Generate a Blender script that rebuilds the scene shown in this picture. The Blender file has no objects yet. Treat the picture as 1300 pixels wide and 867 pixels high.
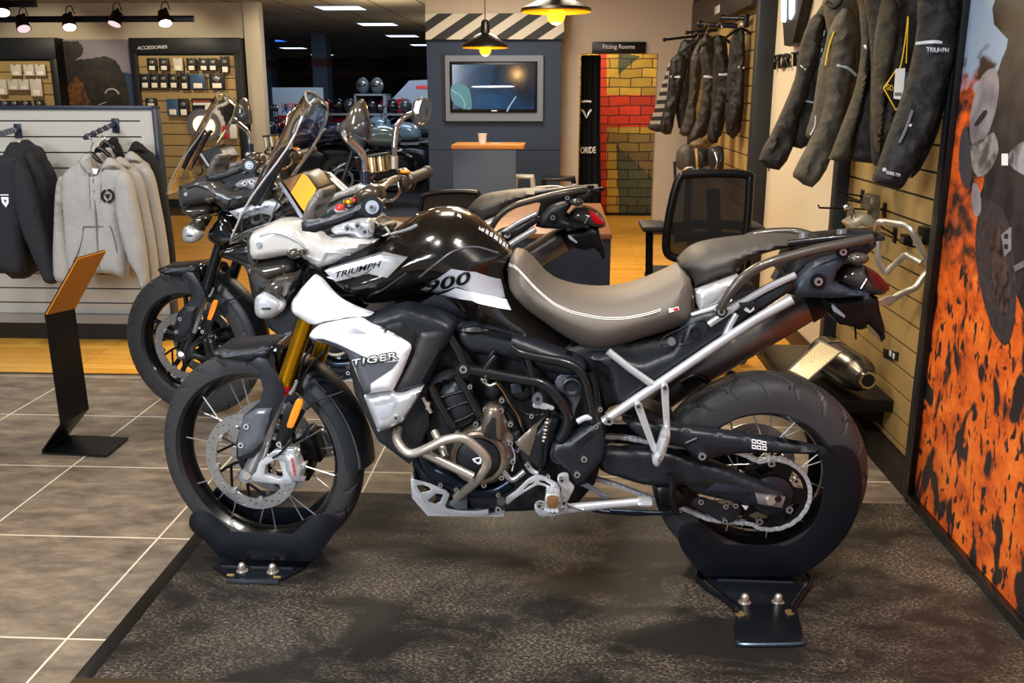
import bpy, bmesh, math, random
import numpy as np
from mathutils import Vector, Matrix
from mathutils.geometry import delaunay_2d_cdt
random.seed(7)
C = bpy.context.scene
COL = C.collection
# ------------------------------------------------------------------ camera
W_, H_, FOC = 1300.0, 867.0, 1200.0
CAMZ = 1.42
PITCH = math.atan(313.5 / 1200.0)
cam_d = bpy.data.cameras.new('camera'); cam = bpy.data.objects.new('camera', cam_d); COL.objects.link(cam)
cam.location = (0, 0, CAMZ); cam.rotation_euler = (math.pi/2 - PITCH, 0, 0)
cam_d.sensor_width = 36.0; cam_d.lens = 36.0 * FOC / W_; cam_d.clip_start = 0.05; cam_d.clip_end = 200
C.camera = cam
CP = Vector((0, 0, CAMZ))
_F = Vector((0, math.cos(PITCH), -math.sin(PITCH))); _U = Vector((0, math.sin(PITCH), math.cos(PITCH)))
def ray(px, py):
    return (_F + Vector((1, 0, 0)) * ((px - W_/2) / FOC) - _U * ((py - H_/2) / FOC))
def proj(p):
    d = Vector(p) - CP; z = d.dot(_F)
    return (W_/2 + FOC*d.x/z, H_/2 - FOC*d.dot(_U)/z)
REG = dict(a=(180,230,.2615), b=(400,130,.2769), c=(640,230,.2462), d=(930,230,.2846), e=(180,440,.2308), f=(350,340,.2308),
           g=(500,450,.2308), h=(730,440,.2923), i=(220,620,.2617), j=(820,600,.2617), k=(0,160,.2692), l=(0,380,.2692),
           m=(0,0,.2692), n=(320,0,.2923), o=(680,0,.2462), p=(940,0,.2769), q=(300,100,.2), r=(400,560,.1695),
           s=(620,560,.1695), t=(240,540,.1538), u=(830,60,.196),
           v=(0,150,.2654), w=(1040,230,.196), x=(160,40,.2112), y=(0,40,.1308), z=(560,60,.1385))
def Z(r, *pts):
    """coordinates read off an enlarged crop of the picture -> picture coordinates"""
    ox, oy, s = REG[r]
    return [(ox + s*q[0], oy + s*q[1]) + tuple(q[2:]) for q in pts]
class Frame:
    """a local frame standing in the room: x to the right, y away, z up"""
    def __init__(s, x, y, deg, z=0.0):
        s.M = Matrix.Translation((x, y, z)) @ Matrix.Rotation(math.radians(deg), 4, 'Z'); s.I = s.M.inverted()
        s.o = s.I @ CP; s.R = s.I.to_3x3()
    def on(s, px, py, axis, val):
        d = s.R @ ray(px, py); t = (val - s.o[axis]) / d[axis]
        return s.o + d*t
    def Y(s, px, py, y): return s.on(px, py, 1, y)
    def X(s, px, py, x): return s.on(px, py, 0, x)
    def G(s, px, py, z=0.0): return s.on(px, py, 2, z)
ROOM = Frame(0, 0, -2.87)
_kr = math.radians(4.0)
BR = Vector((.739, 2.65, 0)); BF = BR - 1.53*Vector((math.cos(_kr), -math.sin(_kr), 0))
BC = (BR + BF) / 2
K = Frame(BC.x, BC.y, -4.0)        # the motorcycle's own frame, front towards -x
# ------------------------------------------------------------------ materials
def lin(c):
    if isinstance(c, str):
        c = [int(c[i:i+2], 16)/255 for i in (0, 2, 4)]
    return tuple((v/12.92 if v <= .04045 else ((v+.055)/1.055)**2.4) for v in c) + (1.0,)
MATS = {}
def mat(name, col, rough=.5, metal=0, coat=0, emit=None, estr=0, spec=.5, noise=None, bump=None, trans=0, ior=1.45, alpha=1):
    """noise=(scale, colour2, contrast) blends a second colour; bump=(scale, strength, distance)"""
    if name in MATS: return MATS[name]
    m = bpy.data.materials.new(name); m.use_nodes = True; nt = m.node_tree; b = nt.nodes['Principled BSDF']
    b.inputs['Base Color'].default_value = lin(col); b.inputs['Roughness'].default_value = rough
    b.inputs['Metallic'].default_value = metal; b.inputs['Coat Weight'].default_value = coat
    b.inputs['Coat Roughness'].default_value = .03
    b.inputs['Specular IOR Level'].default_value = spec; b.inputs['Transmission Weight'].default_value = trans
    b.inputs['IOR'].default_value = ior; b.inputs['Alpha'].default_value = alpha
    if emit: b.inputs['Emission Color'].default_value = lin(emit); b.inputs['Emission Strength'].default_value = estr
    if noise or bump:
        tc = nt.nodes.new('ShaderNodeTexCoord')
    if noise:
        n = nt.nodes.new('ShaderNodeTexNoise'); n.inputs['Scale'].default_value = noise[0]; n.inputs['Detail'].default_value = 5
        r = nt.nodes.new('ShaderNodeValToRGB'); k = noise[2]
        r.color_ramp.elements[0].position = .5-k; r.color_ramp.elements[1].position = .5+k
        r.color_ramp.elements[0].color = lin(col); r.color_ramp.elements[1].color = lin(noise[1])
        nt.links.new(tc.outputs['Object'], n.inputs['Vector']); nt.links.new(n.outputs['Fac'], r.inputs[0]); nt.links.new(r.outputs[0], b.inputs['Base Color'])
    if bump:
        n2 = nt.nodes.new('ShaderNodeTexNoise'); n2.inputs['Scale'].default_value = bump[0]; n2.inputs['Detail'].default_value = 3
        bp = nt.nodes.new('ShaderNodeBump'); bp.inputs['Strength'].default_value = bump[1]; bp.inputs['Distance'].default_value = bump[2]
        nt.links.new(tc.outputs['Object'], n2.inputs['Vector']); nt.links.new(n2.outputs['Fac'], bp.inputs['Height']); nt.links.new(bp.outputs[0], b.inputs['Normal'])
    MATS[name] = m; return m
# ------------------------------------------------------------------ mesh buffer
class MB:
    def __init__(s): s.v = []; s.f = []; s.mi = []; s.mats = []
    def add(s, vs, fs, m=0):
        o = len(s.v); s.v += [tuple(v) for v in vs]; s.f += [tuple(o+i for i in f) for f in fs]; s.mi += [m]*len(fs); return s
    def box(s, x0, x1, y0, y1, z0, z1, m=0):
        v = [(x, y, z) for z in (z0, z1) for y in (y0, y1) for x in (x0, x1)]
        return s.add(v, [(0,2,3,1),(4,5,7,6),(0,1,5,4),(2,6,7,3),(0,4,6,2),(1,3,7,5)], m)
    def rbox(s, x0, x1, y0, y1, z0, z1, r=.01, m=0):
        bm = bmesh.new(); bmesh.ops.create_cube(bm, size=1)
        for v in bm.verts: v.co = ((x0+x1)/2+v.co.x*(x1-x0), (y0+y1)/2+v.co.y*(y1-y0), (z0+z1)/2+v.co.z*(z1-z0))
        bmesh.ops.bevel(bm, geom=bm.edges[:], offset=r, segments=2, affect='EDGES', profile=.5)
        s.add([v.co[:] for v in bm.verts], [[v.index for v in f.verts] for f in bm.faces], m); bm.free(); return s
    def xf(s, M, start=0):
        for i in range(start, len(s.v)): s.v[i] = tuple(M @ Vector(s.v[i]))
        return s
    def tube(s, pts, r, n=12, smooth=True, m=0, seg=6, caps=True):
        P = [Vector(p[:3]) for p in pts]
        R = [(r[i] if isinstance(r, (list, tuple)) else r) for i in range(len(P))]
        if smooth and len(P) > 2: P, R = crom(P, R, seg)
        if len(P) < 2: return s
        T = [(P[min(i+1, len(P)-1)] - P[max(i-1, 0)]).normalized() for i in range(len(P))]
        a = T[0].orthogonal().normalized(); vs = []; fs = []
        for i, p in enumerate(P):
            a = (a - T[i]*a.dot(T[i])); a = a.normalized() if a.length > 1e-6 else T[i].orthogonal().normalized()
            b = T[i].cross(a)
            for k in range(n):
                t = 2*math.pi*k/n; vs.append(p + (a*math.cos(t) + b*math.sin(t))*R[i])
        for i in range(len(P)-1):
            for k in range(n):
                fs.append((i*n+k, i*n+(k+1) % n, (i+1)*n+(k+1) % n, (i+1)*n+k))
        if caps: fs.append(tuple(range(n-1, -1, -1))); fs.append(tuple((len(P)-1)*n+k for k in range(n)))
        return s.add(vs, fs, m)
    def cyl(s, a, b, r, n=20, m=0, r2=None):
        return s.tube([a, b], [r, r if r2 is None else r2], n, False, m)
    def sphere(s, c, r, m=0, n=16, sc=(1, 1, 1)):
        vs = []; fs = []; h = n//2
        for i in range(h+1):
            ph = math.pi*i/h
            for k in range(n):
                t = 2*math.pi*k/n
                vs.append((c[0]+r*sc[0]*math.sin(ph)*math.cos(t), c[1]+r*sc[1]*math.sin(ph)*math.sin(t), c[2]+r*sc[2]*math.cos(ph)))
        for i in range(h):
            for k in range(n): fs.append((i*n+k, (i+1)*n+k, (i+1)*n+(k+1) % n, i*n+(k+1) % n))
        return s.add(vs, fs, m)
    def lathe(s, prof, n=64, m=0, closed=False, a0=0, a1=2*math.pi):
        """prof: list of (radius, y) turned about the y axis"""
        full = abs(a1-a0-2*math.pi) < 1e-6; k = len(prof); vs = []; fs = []; N = n if full else n+1
        for i in range(N):
            t = a0+(a1-a0)*i/n
            for (r, y) in prof: vs.append((r*math.cos(t), y, r*math.sin(t)))
        for i in range(n):
            j = (i+1) % N
            for q in range(k if closed else k-1):
                w = (q+1) % k; fs.append((i*k+q, j*k+q, j*k+w, i*k+w))
        return s.add(vs, fs, m)
    def plate(s, poly, y0, y1, holes=(), m=0, axis='y', lat=None, bev=0):
        """poly in (x,z) extruded from y0 to y1, holes are loops"""
        loops = [poly] + list(holes); pts = []; ed = []
        for L in loops:
            o = len(pts); pts += [Vector(p[:2]) for p in L]; ed += [(o+i, o+(i+1) % len(L)) for i in range(len(L))]
        R = delaunay_2d_cdt(pts, ed, [], 0, 1e-7); V = R[0]; F = R[2]
        keep = []
        for f in F:
            c = sum((V[i] for i in f), Vector((0, 0)))/len(f)
            if inside(c, poly) and not any(inside(c, h) for h in holes): keep.append(tuple(f))
        n = len(V); vs = [(v.x, y0, v.y) for v in V] + [(v.x, y1, v.y) for v in V]
        if lat: vs = [(x, y+lat(x, z), z) for (x, y, z) in vs]
        cnt = {}
        for f in keep:
            for i in range(len(f)):
                e = (f[i], f[(i+1) % len(f)]); cnt[e] = cnt.get(e, 0)+1
        fs = [f for f in keep] + [tuple(n+i for i in reversed(f)) for f in keep]
        for (a, b) in cnt:
            if (b, a) not in cnt: fs.append((b, a, n+a, n+b))
        return s.add(vs, fs, m)
    def build(s, name, mats, parent=None, frame=None, smooth=40, label=None, kind=None, bevel=0, sub=0):
        me = bpy.data.meshes.new(name)
        M = frame.M if frame else Matrix()
        if parent is not None: M = WM(parent).inverted() @ M
        vs = [tuple(M @ Vector(v)) for v in s.v]
        me.from_pydata(vs, [], s.f); me.update()
        for x in (mats if isinstance(mats, (list, tuple)) else [mats]): me.materials.append(x)
        if any(s.mi): me.polygons.foreach_set('material_index', s.mi)
        bm = bmesh.new(); bm.from_mesh(me); bmesh.ops.remove_doubles(bm, verts=bm.verts, dist=1e-6)
        bmesh.ops.recalc_face_normals(bm, faces=bm.faces)
        if bevel:
            ee = [e for e in bm.edges if len(e.link_faces) == 2 and e.calc_face_angle(0) > math.radians(50)]
            try: bmesh.ops.bevel(bm, geom=ee, offset=bevel, segments=2, affect='EDGES', profile=.5, clamp_overlap=True)
            except Exception: pass
        bm.to_mesh(me); bm.free()
        me.polygons.foreach_set('use_smooth', [True]*len(me.polygons))
        if smooth: me.set_sharp_from_angle(angle=math.radians(smooth))
        o = bpy.data.objects.new(name, me); COL.objects.link(o)
        if parent is not None: o.parent = parent
        if label: o['label'] = label
        if kind: o['kind'] = kind
        return o
def WM(o):
    M = Matrix(); ch = []
    while o is not None: ch.append(o.matrix_basis.copy()); o = o.parent
    for m in ch: M = m @ M
    return M
def crom(P, R, seg):
    Q = [P[0]*2-P[1]] + P + [P[-1]*2-P[-2]]; S = [R[0]] + list(R) + [R[-1]]; oP = []; oR = []
    for i in range(1, len(Q)-2):
        for k in range(seg):
            t = k/seg; t2 = t*t; t3 = t2*t
            oP.append(.5*((2*Q[i]) + (Q[i+1]-Q[i-1])*t + (2*Q[i-1]-5*Q[i]+4*Q[i+1]-Q[i+2])*t2 + (3*Q[i]-Q[i-1]-3*Q[i+1]+Q[i+2])*t3))
            oR.append(S[i]*(1-t)+S[i+1]*t)
    oP.append(P[-1]); oR.append(R[-1]); return oP, oR
def smooth_loop(pts, seg=4, sharp=()):
    """closed Catmull-Rom through the points; a point whose tuple ends in 's' stays sharp"""
    n = len(pts); out = []
    P = [Vector(p[:2]) for p in pts]
    sh = [len(p) > 2 and p[-1] == 's' for p in pts]
    for i in range(n):
        p0, p1, p2, p3 = P[i-1], P[i], P[(i+1) % n], P[(i+2) % n]
        if sh[i]: p0 = p1
        if sh[(i+1) % n]: p3 = p2
        if sh[i] and sh[(i+1) % n]: out.append(tuple(p1)); continue
        for k in range(seg):
            t = k/seg; t2 = t*t; t3 = t2*t
            out.append(tuple(.5*((2*p1)+(p2-p0)*t+(2*p0-5*p1+4*p2-p3)*t2+(3*p1-p0-3*p2+p3)*t3)))
    return out
def inside(p, poly):
    x, y = p[0], p[1]; c = False; n = len(poly); j = n-1
    for i in range(n):
        xi, yi = poly[i][0], poly[i][1]; xj, yj = poly[j][0], poly[j][1]
        if (yi > y) != (yj > y) and x < (xj-xi)*(y-yi)/(yj-yi)+xi: c = not c
        j = i
    return c
def np_inside(X, Y, poly):
    c = np.zeros(X.shape, bool); n = len(poly); j = n-1
    for i in range(n):
        xi, yi = poly[i][:2]; xj, yj = poly[j][:2]
        if yi != yj:
            c ^= ((yi > Y) != (yj > Y)) & (X < (xj-xi)*(Y-yi)/(yj-yi)+xi)
        j = i
    return c
def edge_dist(P, poly):
    A = np.array([q[:2] for q in poly], float); B = np.roll(A, -1, 0); D = B-A; L = (D**2).sum(1)+1e-18
    t = np.clip(((P[:, None, :]-A[None])*D[None]).sum(2)/L, 0, 1)
    return np.sqrt(((P[:, None, :]-(A[None]+t[..., None]*D[None]))**2).sum(2)).min(1)
def resample(poly, step):
    out = []
    for i in range(len(poly)):
        a = Vector(poly[i][:2]); b = Vector(poly[(i+1) % len(poly)][:2]); n = max(1, int(math.ceil((b-a).length/step)))
        for k in range(n): out.append(tuple(a.lerp(b, k/n)))
    return out
class Hf:
    """a domed surface over an outline in the (x,z) plane: y = y0 + lat(x,z) - dome*profile(distance to the edge)"""
    def __init__(s, poly, y0, dome, w, lat=None, p=.5): s.poly = poly; s.y0 = y0; s.dome = dome; s.w = w; s.lat = lat; s.p = p
    def y(s, x, z, lift=0):
        d = float(edge_dist(np.array([[x, z]]), s.poly)[0]) if inside((x, z), s.poly) else 0
        t = min(d/s.w, 1); h = s.dome*(max(0, 1-(1-t)**2))**s.p
        return s.y0 + (s.lat(x, z) if s.lat else 0) - h - lift
    def hit(s, fr, px, py, lift=.0015):
        y = s.y0
        for _ in range(5): q = fr.Y(px, py, y); y = .5*y + .5*s.y(q.x, q.z, lift)
        q = fr.Y(px, py, y); return Vector((q.x, s.y(q.x, q.z, lift), q.z))
def domed(poly, y0, y1, dome, w, back=0, lat=None, step=.012, p=.5, noise=None, holes=()):
    """closed body over the outline: domed front, flat or domed back. returns MB, Hf"""
    poly = [tuple(q[:2]) for q in poly]; B = resample(poly, step); n = len(B)
    xs = [q[0] for q in B]; zs = [q[1] for q in B]
    gx, gz = np.meshgrid(np.arange(min(xs), max(xs), step), np.arange(min(zs), max(zs), step*.9))
    gx = gx + (np.arange(gx.shape[0]) % 2)[:, None]*step*.5
    G = np.stack([gx.ravel(), gz.ravel()], 1); G = G[np_inside(G[:, 0], G[:, 1], poly)]
    if len(G): G = G[edge_dist(G, poly) > step*.45]
    # rings near the edge so the roundness reads
    pts = [Vector(q) for q in B] + [Vector(q) for q in G.tolist()]
    R = delaunay_2d_cdt(pts, [(i, (i+1) % n) for i in range(n)], [], 0, 1e-7); V = R[0]
    A = np.array([v[:] for v in V]); d = edge_dist(A, poly)
    hl = [[(0, 0)]] if False else []
    F = [tuple(f) for f in R[2] if inside(sum((V[i] for i in f), Vector((0, 0)))/len(f), poly) and not any(inside(sum((V[i] for i in f), Vector((0, 0)))/len(f), h) for h in holes)]
    t = np.clip(d/w, 0, 1); pr = np.maximum(0, 1-(1-t)**2)**p
    L = np.array([lat(x, z) for x, z in A]) if lat else np.zeros(len(A))
    nz = np.array([noise(x, z)*min(1, dd/w*3) for (x, z), dd in zip(A, d)]) if noise else 0
    yf = y0+L-dome*pr+nz; yb = y1+L+back*pr; m = MB(); N = len(A)
    vs = [(A[i, 0], yf[i], A[i, 1]) for i in range(N)] + [(A[i, 0], yb[i], A[i, 1]) for i in range(N)]
    fs = F + [tuple(N+i for i in reversed(f)) for f in F]; cnt = set()
    for f in F:
        for i in range(3): cnt.add((f[i], f[(i+1) % 3]))
    for (a, b) in cnt:
        if (b, a) not in cnt: fs.append((b, a, N+a, N+b))
    m.add(vs, fs); return m, Hf(poly, y0, dome, w, lat, p)
def px_loop(fr, pts, y): return [((q := fr.Y(p[0], p[1], y)).x, q.z) + (('s',) if len(p) > 2 and p[2] == 's' else ()) for p in pts]
def circ(cx, cy, r, n=16): return [(cx+r*math.cos(2*math.pi*k/n), cy+r*math.sin(2*math.pi*k/n)) for k in range(n)]
# ------------------------------------------------------------------ things
def tagit(o, label=None, cat=None, group=None, kind=None):
    if label: o['label'] = label
    if cat: o['category'] = cat
    if group: o['group'] = group
    if kind: o['kind'] = kind
    return o
def thing(name, label, cat, M=None, group=None):
    o = bpy.data.objects.new(name, None); COL.objects.link(o); o.empty_display_size = .1
    if M is not None: o.matrix_basis = M
    return tagit(o, label, cat, group)
def at(fr, x, y, z=0, deg=0): return fr.M @ Matrix.Translation((x, y, z)) @ Matrix.Rotation(math.radians(deg), 4, 'Z')
def noise3(x, y, z=0, s=1):
    from mathutils import noise
    return noise.noise(Vector((x*s, y*s, z*s)))
FONT = {}
def text_mb(body, depth=.002, bold=0, shear=0, space=1):
    """lettering as a mesh in its own x (right), z (up) plane, 0..w by 0..h, depth along y"""
    cu = bpy.data.curves.new('lettering', 'FONT'); cu.body = body; cu.size = 1; cu.extrude = .5; cu.offset = bold; cu.shear = shear; cu.space_character = space; cu.resolution_u = 4
    o = bpy.data.objects.new('lettering', cu); COL.objects.link(o)
    me = o.to_mesh(); V = [v.co.copy() for v in me.vertices]; F = [tuple(p.vertices) for p in me.polygons]; o.to_mesh_clear()
    bpy.data.objects.remove(o); bpy.data.curves.remove(cu)
    x0 = min(v.x for v in V); x1 = max(v.x for v in V); y0 = min(v.y for v in V); y1 = max(v.y for v in V)
    m = MB(); m.add([((v.x-x0)/(x1-x0), -v.z*depth, (v.y-y0)/(y1-y0)) for v in V], F); return m
def text_quad(body, quad, mapf, depth=.001, bold=0, shear=0, space=1, m=None):
    """quad = picture corners bl, br, tr, tl ; mapf(px,py) -> point on the surface"""
    t = text_mb(body, 1, bold, shear, space); bl, br, tr, tl = [Vector(q[:2]) for q in quad]; out = []
    for (u, d, v) in t.v:
        p = (bl*(1-u)+br*u)*(1-v)+(tl*(1-u)+tr*u)*v; q = mapf(p.x, p.y); out.append(Vector((q[0], q[1]+d*depth, q[2])))
    r = m or MB(); r.add(out, t.f); return r

class Frame0:
    """the frame of a thing itself, for parts given in its own coordinates"""
    def __init__(s, o): s.M = WM(o)
M_gloss = mat('gloss_black_paint', '0b0b0d', .12, 0, .8)
M_tank = mat('pearl_black_tank', '1e1a17', .2, .55, .8)
M_satin = mat('satin_black_plastic', '171b22', .4)
M_matte = mat('matte_black_plastic', '17181a', .6, bump=(600, .15, .0005))
M_white = mat('white_paint', 'e9ebef', .18, 0, .7)
M_grey = mat('graphite_decal', '4e525a', .3, 0, .4)
M_lgrey = mat('light_grey_decal', 'a8acb6', .25, 0, .5)
M_alu = mat('brushed_aluminium', 'b4b6ba', .32, .9)
M_silver = mat('silver_paint', 'c3c6cb', .28, .55, .3)
M_chrome = mat('polished_steel', 'd8d8d8', .12, 1)
M_steel = mat('stainless_steel', 'c4bcb0', .36, .8)
M_frame = mat('black_frame_paint', '16171a', .3, .2, .3)
M_engine = mat('engine_dark_paint', '26282c', .38, .4, bump=(220, .2, .001))
M_magn = mat('magnesium_cover', '7a7064', .34, .65)
M_gold = mat('gold_anodised', 'd69a14', .22, .9)
M_rubber = mat('tyre_rubber', '2d2d2f', .55, bump=(160, .15, .001))
M_rim = mat('black_rim', '101114', .25, .4, .3)
M_spoke = mat('bright_spoke', 'c9c9cc', .3, .8)
M_seat = mat('brown_grey_seat_vinyl', '5b534b', .5, bump=(700, .25, .0006))
M_seatb = mat('dark_seat_vinyl', '3a3733', .55, bump=(700, .25, .0006))
M_stitch = mat('white_stitching', 'd8d4cc', .6)
M_orange = mat('amber_reflector', 'ff8a10', .2, 0, .5)
M_red = mat('red_lens', 'b80d14', .15, 0, .5)
M_redtxt = mat('red_lettering', 'd01818', .4)
M_black = mat('black_metal', '0d0e10', .35, .3)
M_bluepipe = mat('heat_blued_pipe', '2b3440', .25, .85)
M_bronze = mat('warm_pipe', 'b98a45', .25, .9)
M_bolt = mat('bolt_steel', 'c8cad0', .25, .9)
M_dark = mat('deep_black', '060607', .5)
M_screenor = mat('orange_reflection_film', 'f09a10', .35, 0, .2)  # orange reflection on the clear film, put into its colour
M_smoke = mat('smoked_lens', '3a3632', .15, 0, .6)
M_chain = mat('chain_steel', 'd0d3d8', .35, .6)
M_glass = mat('clear_screen', 'f4f6f8', .03, 0, 0, trans=1, ior=1.3)
M_silencer = mat('brushed_silencer', '8f8c8a', .34, .8, noise=(8, '6a6664', .2))
M_rail = mat('grey_brown_rail', '45413c', .32, .3, .3)
# ------------------------------------------------------------------ the room shell
def floor_tiles():
    m = bpy.data.materials.new('stone_tile_floor'); m.use_nodes = True; nt = m.node_tree; N = nt.nodes; L = nt.links; b = N['Principled BSDF']
    tc = N.new('ShaderNodeTexCoord'); br = N.new('ShaderNodeTexBrick'); br.offset = 0; br.squash = 1
    br.inputs['Scale'].default_value = 1; br.inputs['Mortar Size'].default_value = .0035; br.inputs['Mortar Smooth'].default_value = 0
    br.inputs['Brick Width'].default_value = .60; br.inputs['Row Height'].default_value = .60
    L.new(tc.outputs['Object'], br.inputs['Vector'])
    n1 = N.new('ShaderNodeTexNoise'); n1.inputs['Scale'].default_value = 5; n1.inputs['Detail'].default_value = 12; n1.inputs['Roughness'].default_value = .72; n1.inputs['Distortion'].default_value = .25
    mp = N.new('ShaderNodeMapping'); mp.inputs['Scale'].default_value = (1, 2.2, 1); L.new(tc.outputs['Object'], mp.inputs[0]); L.new(mp.outputs[0], n1.inputs['Vector'])
    r = N.new('ShaderNodeValToRGB'); e = r.color_ramp.elements; e[0].position = .28; e[0].color = lin('453d35'); e[1].position = .74; e[1].color = lin('a09078')
    x = e.new(.5); x.color = lin('766a5c'); L.new(n1.outputs['Fac'], r.inputs[0])
    mx = N.new('ShaderNodeMix'); mx.data_type = 'RGBA'; L.new(br.outputs['Fac'], mx.inputs[0]); L.new(r.outputs[0], mx.inputs[6]); mx.inputs[7].default_value = lin('d6cbb6')
    L.new(mx.outputs[2], b.inputs['Base Color']); b.inputs['Roughness'].default_value = .42
    bp = N.new('ShaderNodeBump'); bp.inputs['Strength'].default_value = .12; bp.inputs['Distance'].default_value = .003; L.new(n1.outputs['Fac'], bp.inputs['Height']); L.new(bp.outputs[0], b.inputs['Normal'])
    return m
def wood_floor():
    m = bpy.data.materials.new('oak_plank_floor'); m.use_nodes = True; nt = m.node_tree; N = nt.nodes; L = nt.links; b = N['Principled BSDF']
    tc = N.new('ShaderNodeTexCoord'); br = N.new('ShaderNodeTexBrick'); br.offset = .37
    br.inputs['Scale'].default_value = 1; br.inputs['Mortar Size'].default_value = .0018; br.inputs['Brick Width'].default_value = 1.1; br.inputs['Row Height'].default_value = .10
    br.inputs['Color1'].default_value = lin('dc9c2e'); br.inputs['Color2'].default_value = lin('ecb24a'); br.inputs['Mortar'].default_value = lin('7d5218')
    mp = N.new('ShaderNodeMapping'); mp.inputs['Rotation'].default_value = (0, 0, 0); L.new(tc.outputs['Object'], mp.inputs[0]); L.new(mp.outputs[0], br.inputs['Vector'])
    n = N.new('ShaderNodeTexNoise'); n.inputs['Scale'].default_value = 5; n.inputs['Detail'].default_value = 6; mp2 = N.new('ShaderNodeMapping'); mp2.inputs['Scale'].default_value = (1, 14, 1)
    L.new(tc.outputs['Object'], mp2.inputs[0]); L.new(mp2.outputs[0], n.inputs['Vector'])
    mx = N.new('ShaderNodeMix'); mx.data_type = 'RGBA'; mx.blend_type = 'MULTIPLY'; mx.inputs[0].default_value = .45
    r = N.new('ShaderNodeValToRGB'); r.color_ramp.elements[0].color = lin('8a5a20'); r.color_ramp.elements[1].color = (1, 1, 1, 1); r.color_ramp.elements[1].position = .6; L.new(n.outputs['Fac'], r.inputs[0])
    L.new(br.outputs['Color'], mx.inputs[6]); L.new(r.outputs[0], mx.inputs[7]); L.new(mx.outputs[2], b.inputs['Base Color']); b.inputs['Roughness'].default_value = .38
    return m
def platform_mat():
    m = bpy.data.materials.new('dark_slate_platform'); m.use_nodes = True; nt = m.node_tree; N = nt.nodes; L = nt.links; b = N['Principled BSDF']
    tc = N.new('ShaderNodeTexCoord')
    n1 = N.new('ShaderNodeTexNoise'); n1.inputs['Scale'].default_value = 2.4; n1.inputs['Detail'].default_value = 9; n1.inputs['Roughness'].default_value = .7; n1.inputs['Distortion'].default_value = .5
    n2 = N.new('ShaderNodeTexNoise'); n2.inputs['Scale'].default_value = 85; n2.inputs['Detail'].default_value = 3; n2.inputs['Roughness'].default_value = .9
    mp = N.new('ShaderNodeMapping'); mp.inputs['Rotation'].default_value = (0, 0, .5); mp.inputs['Scale'].default_value = (1, 1.8, 1)
    L.new(tc.outputs['Object'], mp.inputs[0]); L.new(mp.outputs[0], n1.inputs['Vector']); L.new(mp.outputs[0], n2.inputs['Vector'])
    r1 = N.new('ShaderNodeValToRGB'); r1.color_ramp.elements[0].position = .44; r1.color_ramp.elements[1].position = .60; L.new(n1.outputs['Fac'], r1.inputs[0])
    r2 = N.new('ShaderNodeValToRGB'); r2.color_ramp.elements[0].position = .50; r2.color_ramp.elements[1].position = .62; L.new(n2.outputs['Fac'], r2.inputs[0])
    mu = N.new('ShaderNodeMath'); mu.operation = 'MULTIPLY'; L.new(r1.outputs[0], mu.inputs[0]); L.new(r2.outputs[0], mu.inputs[1])
    base = N.new('ShaderNodeMix'); base.data_type = 'RGBA'; L.new(r1.outputs[0], base.inputs[0]); base.inputs[6].default_value = lin('141210'); base.inputs[7].default_value = lin('26211b')
    mx = N.new('ShaderNodeMix'); mx.data_type = 'RGBA'; L.new(mu.outputs[0], mx.inputs[0]); L.new(base.outputs[2], mx.inputs[6]); mx.inputs[7].default_value = lin('85796a')
    L.new(mx.outputs[2], b.inputs['Base Color']); b.inputs['Roughness'].default_value = .5
    bp = N.new('ShaderNodeBump'); bp.inputs['Strength'].default_value = .1; bp.inputs['Distance'].default_value = .002; L.new(n2.outputs['Fac'], bp.inputs['Height']); L.new(bp.outputs[0], b.inputs['Normal'])
    return m
ZF = -.006
R = ROOM
def st(name, m, mats, fr=ROOM, **k):
    o = m.build(name, mats, None, fr, **k); o['kind'] = 'structure'; return o
M_tile = floor_tiles(); M_wood = wood_floor(); M_plat = platform_mat()
def floor_obj(name, x0, x1, y0, y1, m, org=(0, 0)):
    """a floor slab whose own origin sits on a grout crossing"""
    b = MB().box(x0, x1, y0, y1, ZF-.05, ZF); r = thing('tmp', '', 'x', at(R, org[0], org[1], 0)); o = b.build(name, m, r, R)
    o.parent = None; o.matrix_basis = r.matrix_basis.copy(); bpy.data.objects.remove(r); o['kind'] = 'structure'; return o
floor_obj('floor', -7, 1.42, -1.5, 4.66, M_tile, (-1.318, 2.21))
floor_obj('floor', -9, 1.42, 4.66, 11.3, M_wood, (0, 4.66))
M_dfloor = mat('showroom_carpet', '23262b', .5)
floor_obj('floor', -14, 8, 11.7, 46, M_dfloor)
st('floor_strip', MB().box(-9, R.Y(543, 200, 10).x, 11.3, 11.7, ZF-.05, ZF), M_dfloor)
st('floor_strip', MB().box(R.Y(543, 200, 10).x, 1.42, 11.3, 11.7, ZF-.05, ZF), M_wood)
st('floor_platform', MB().box(-1.16, 1.27, 2.03, 3.2, ZF, 0), M_plat)
st('trim_4', MB().rbox(-1.205, 1.27, 1.985, 2.03, ZF, .002, .002), mat('bronze_strip', '6b5a3c', .35, .7))
M_edge = mat('dark_edge_strip', '1d1c1a', .35, .4)
st('trim_1', MB().rbox(-1.205, -1.16, 2.03, 3.2, ZF, .002, .002), M_edge)
st('trim_2', MB().box(-2.9*2, 1.3, 4.65, 4.67, ZF, ZF+.003), mat('floor_joint', '3b2a14', .5))
M_wall = mat('cream_wall', 'c9bda6', .75, bump=(90, .05, .001))
M_wallp = mat('beige_wall', 'b8aa9a', .75)
M_ceil = bpy.data.materials.new('ceiling_tiles'); M_ceil.use_nodes = True
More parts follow.
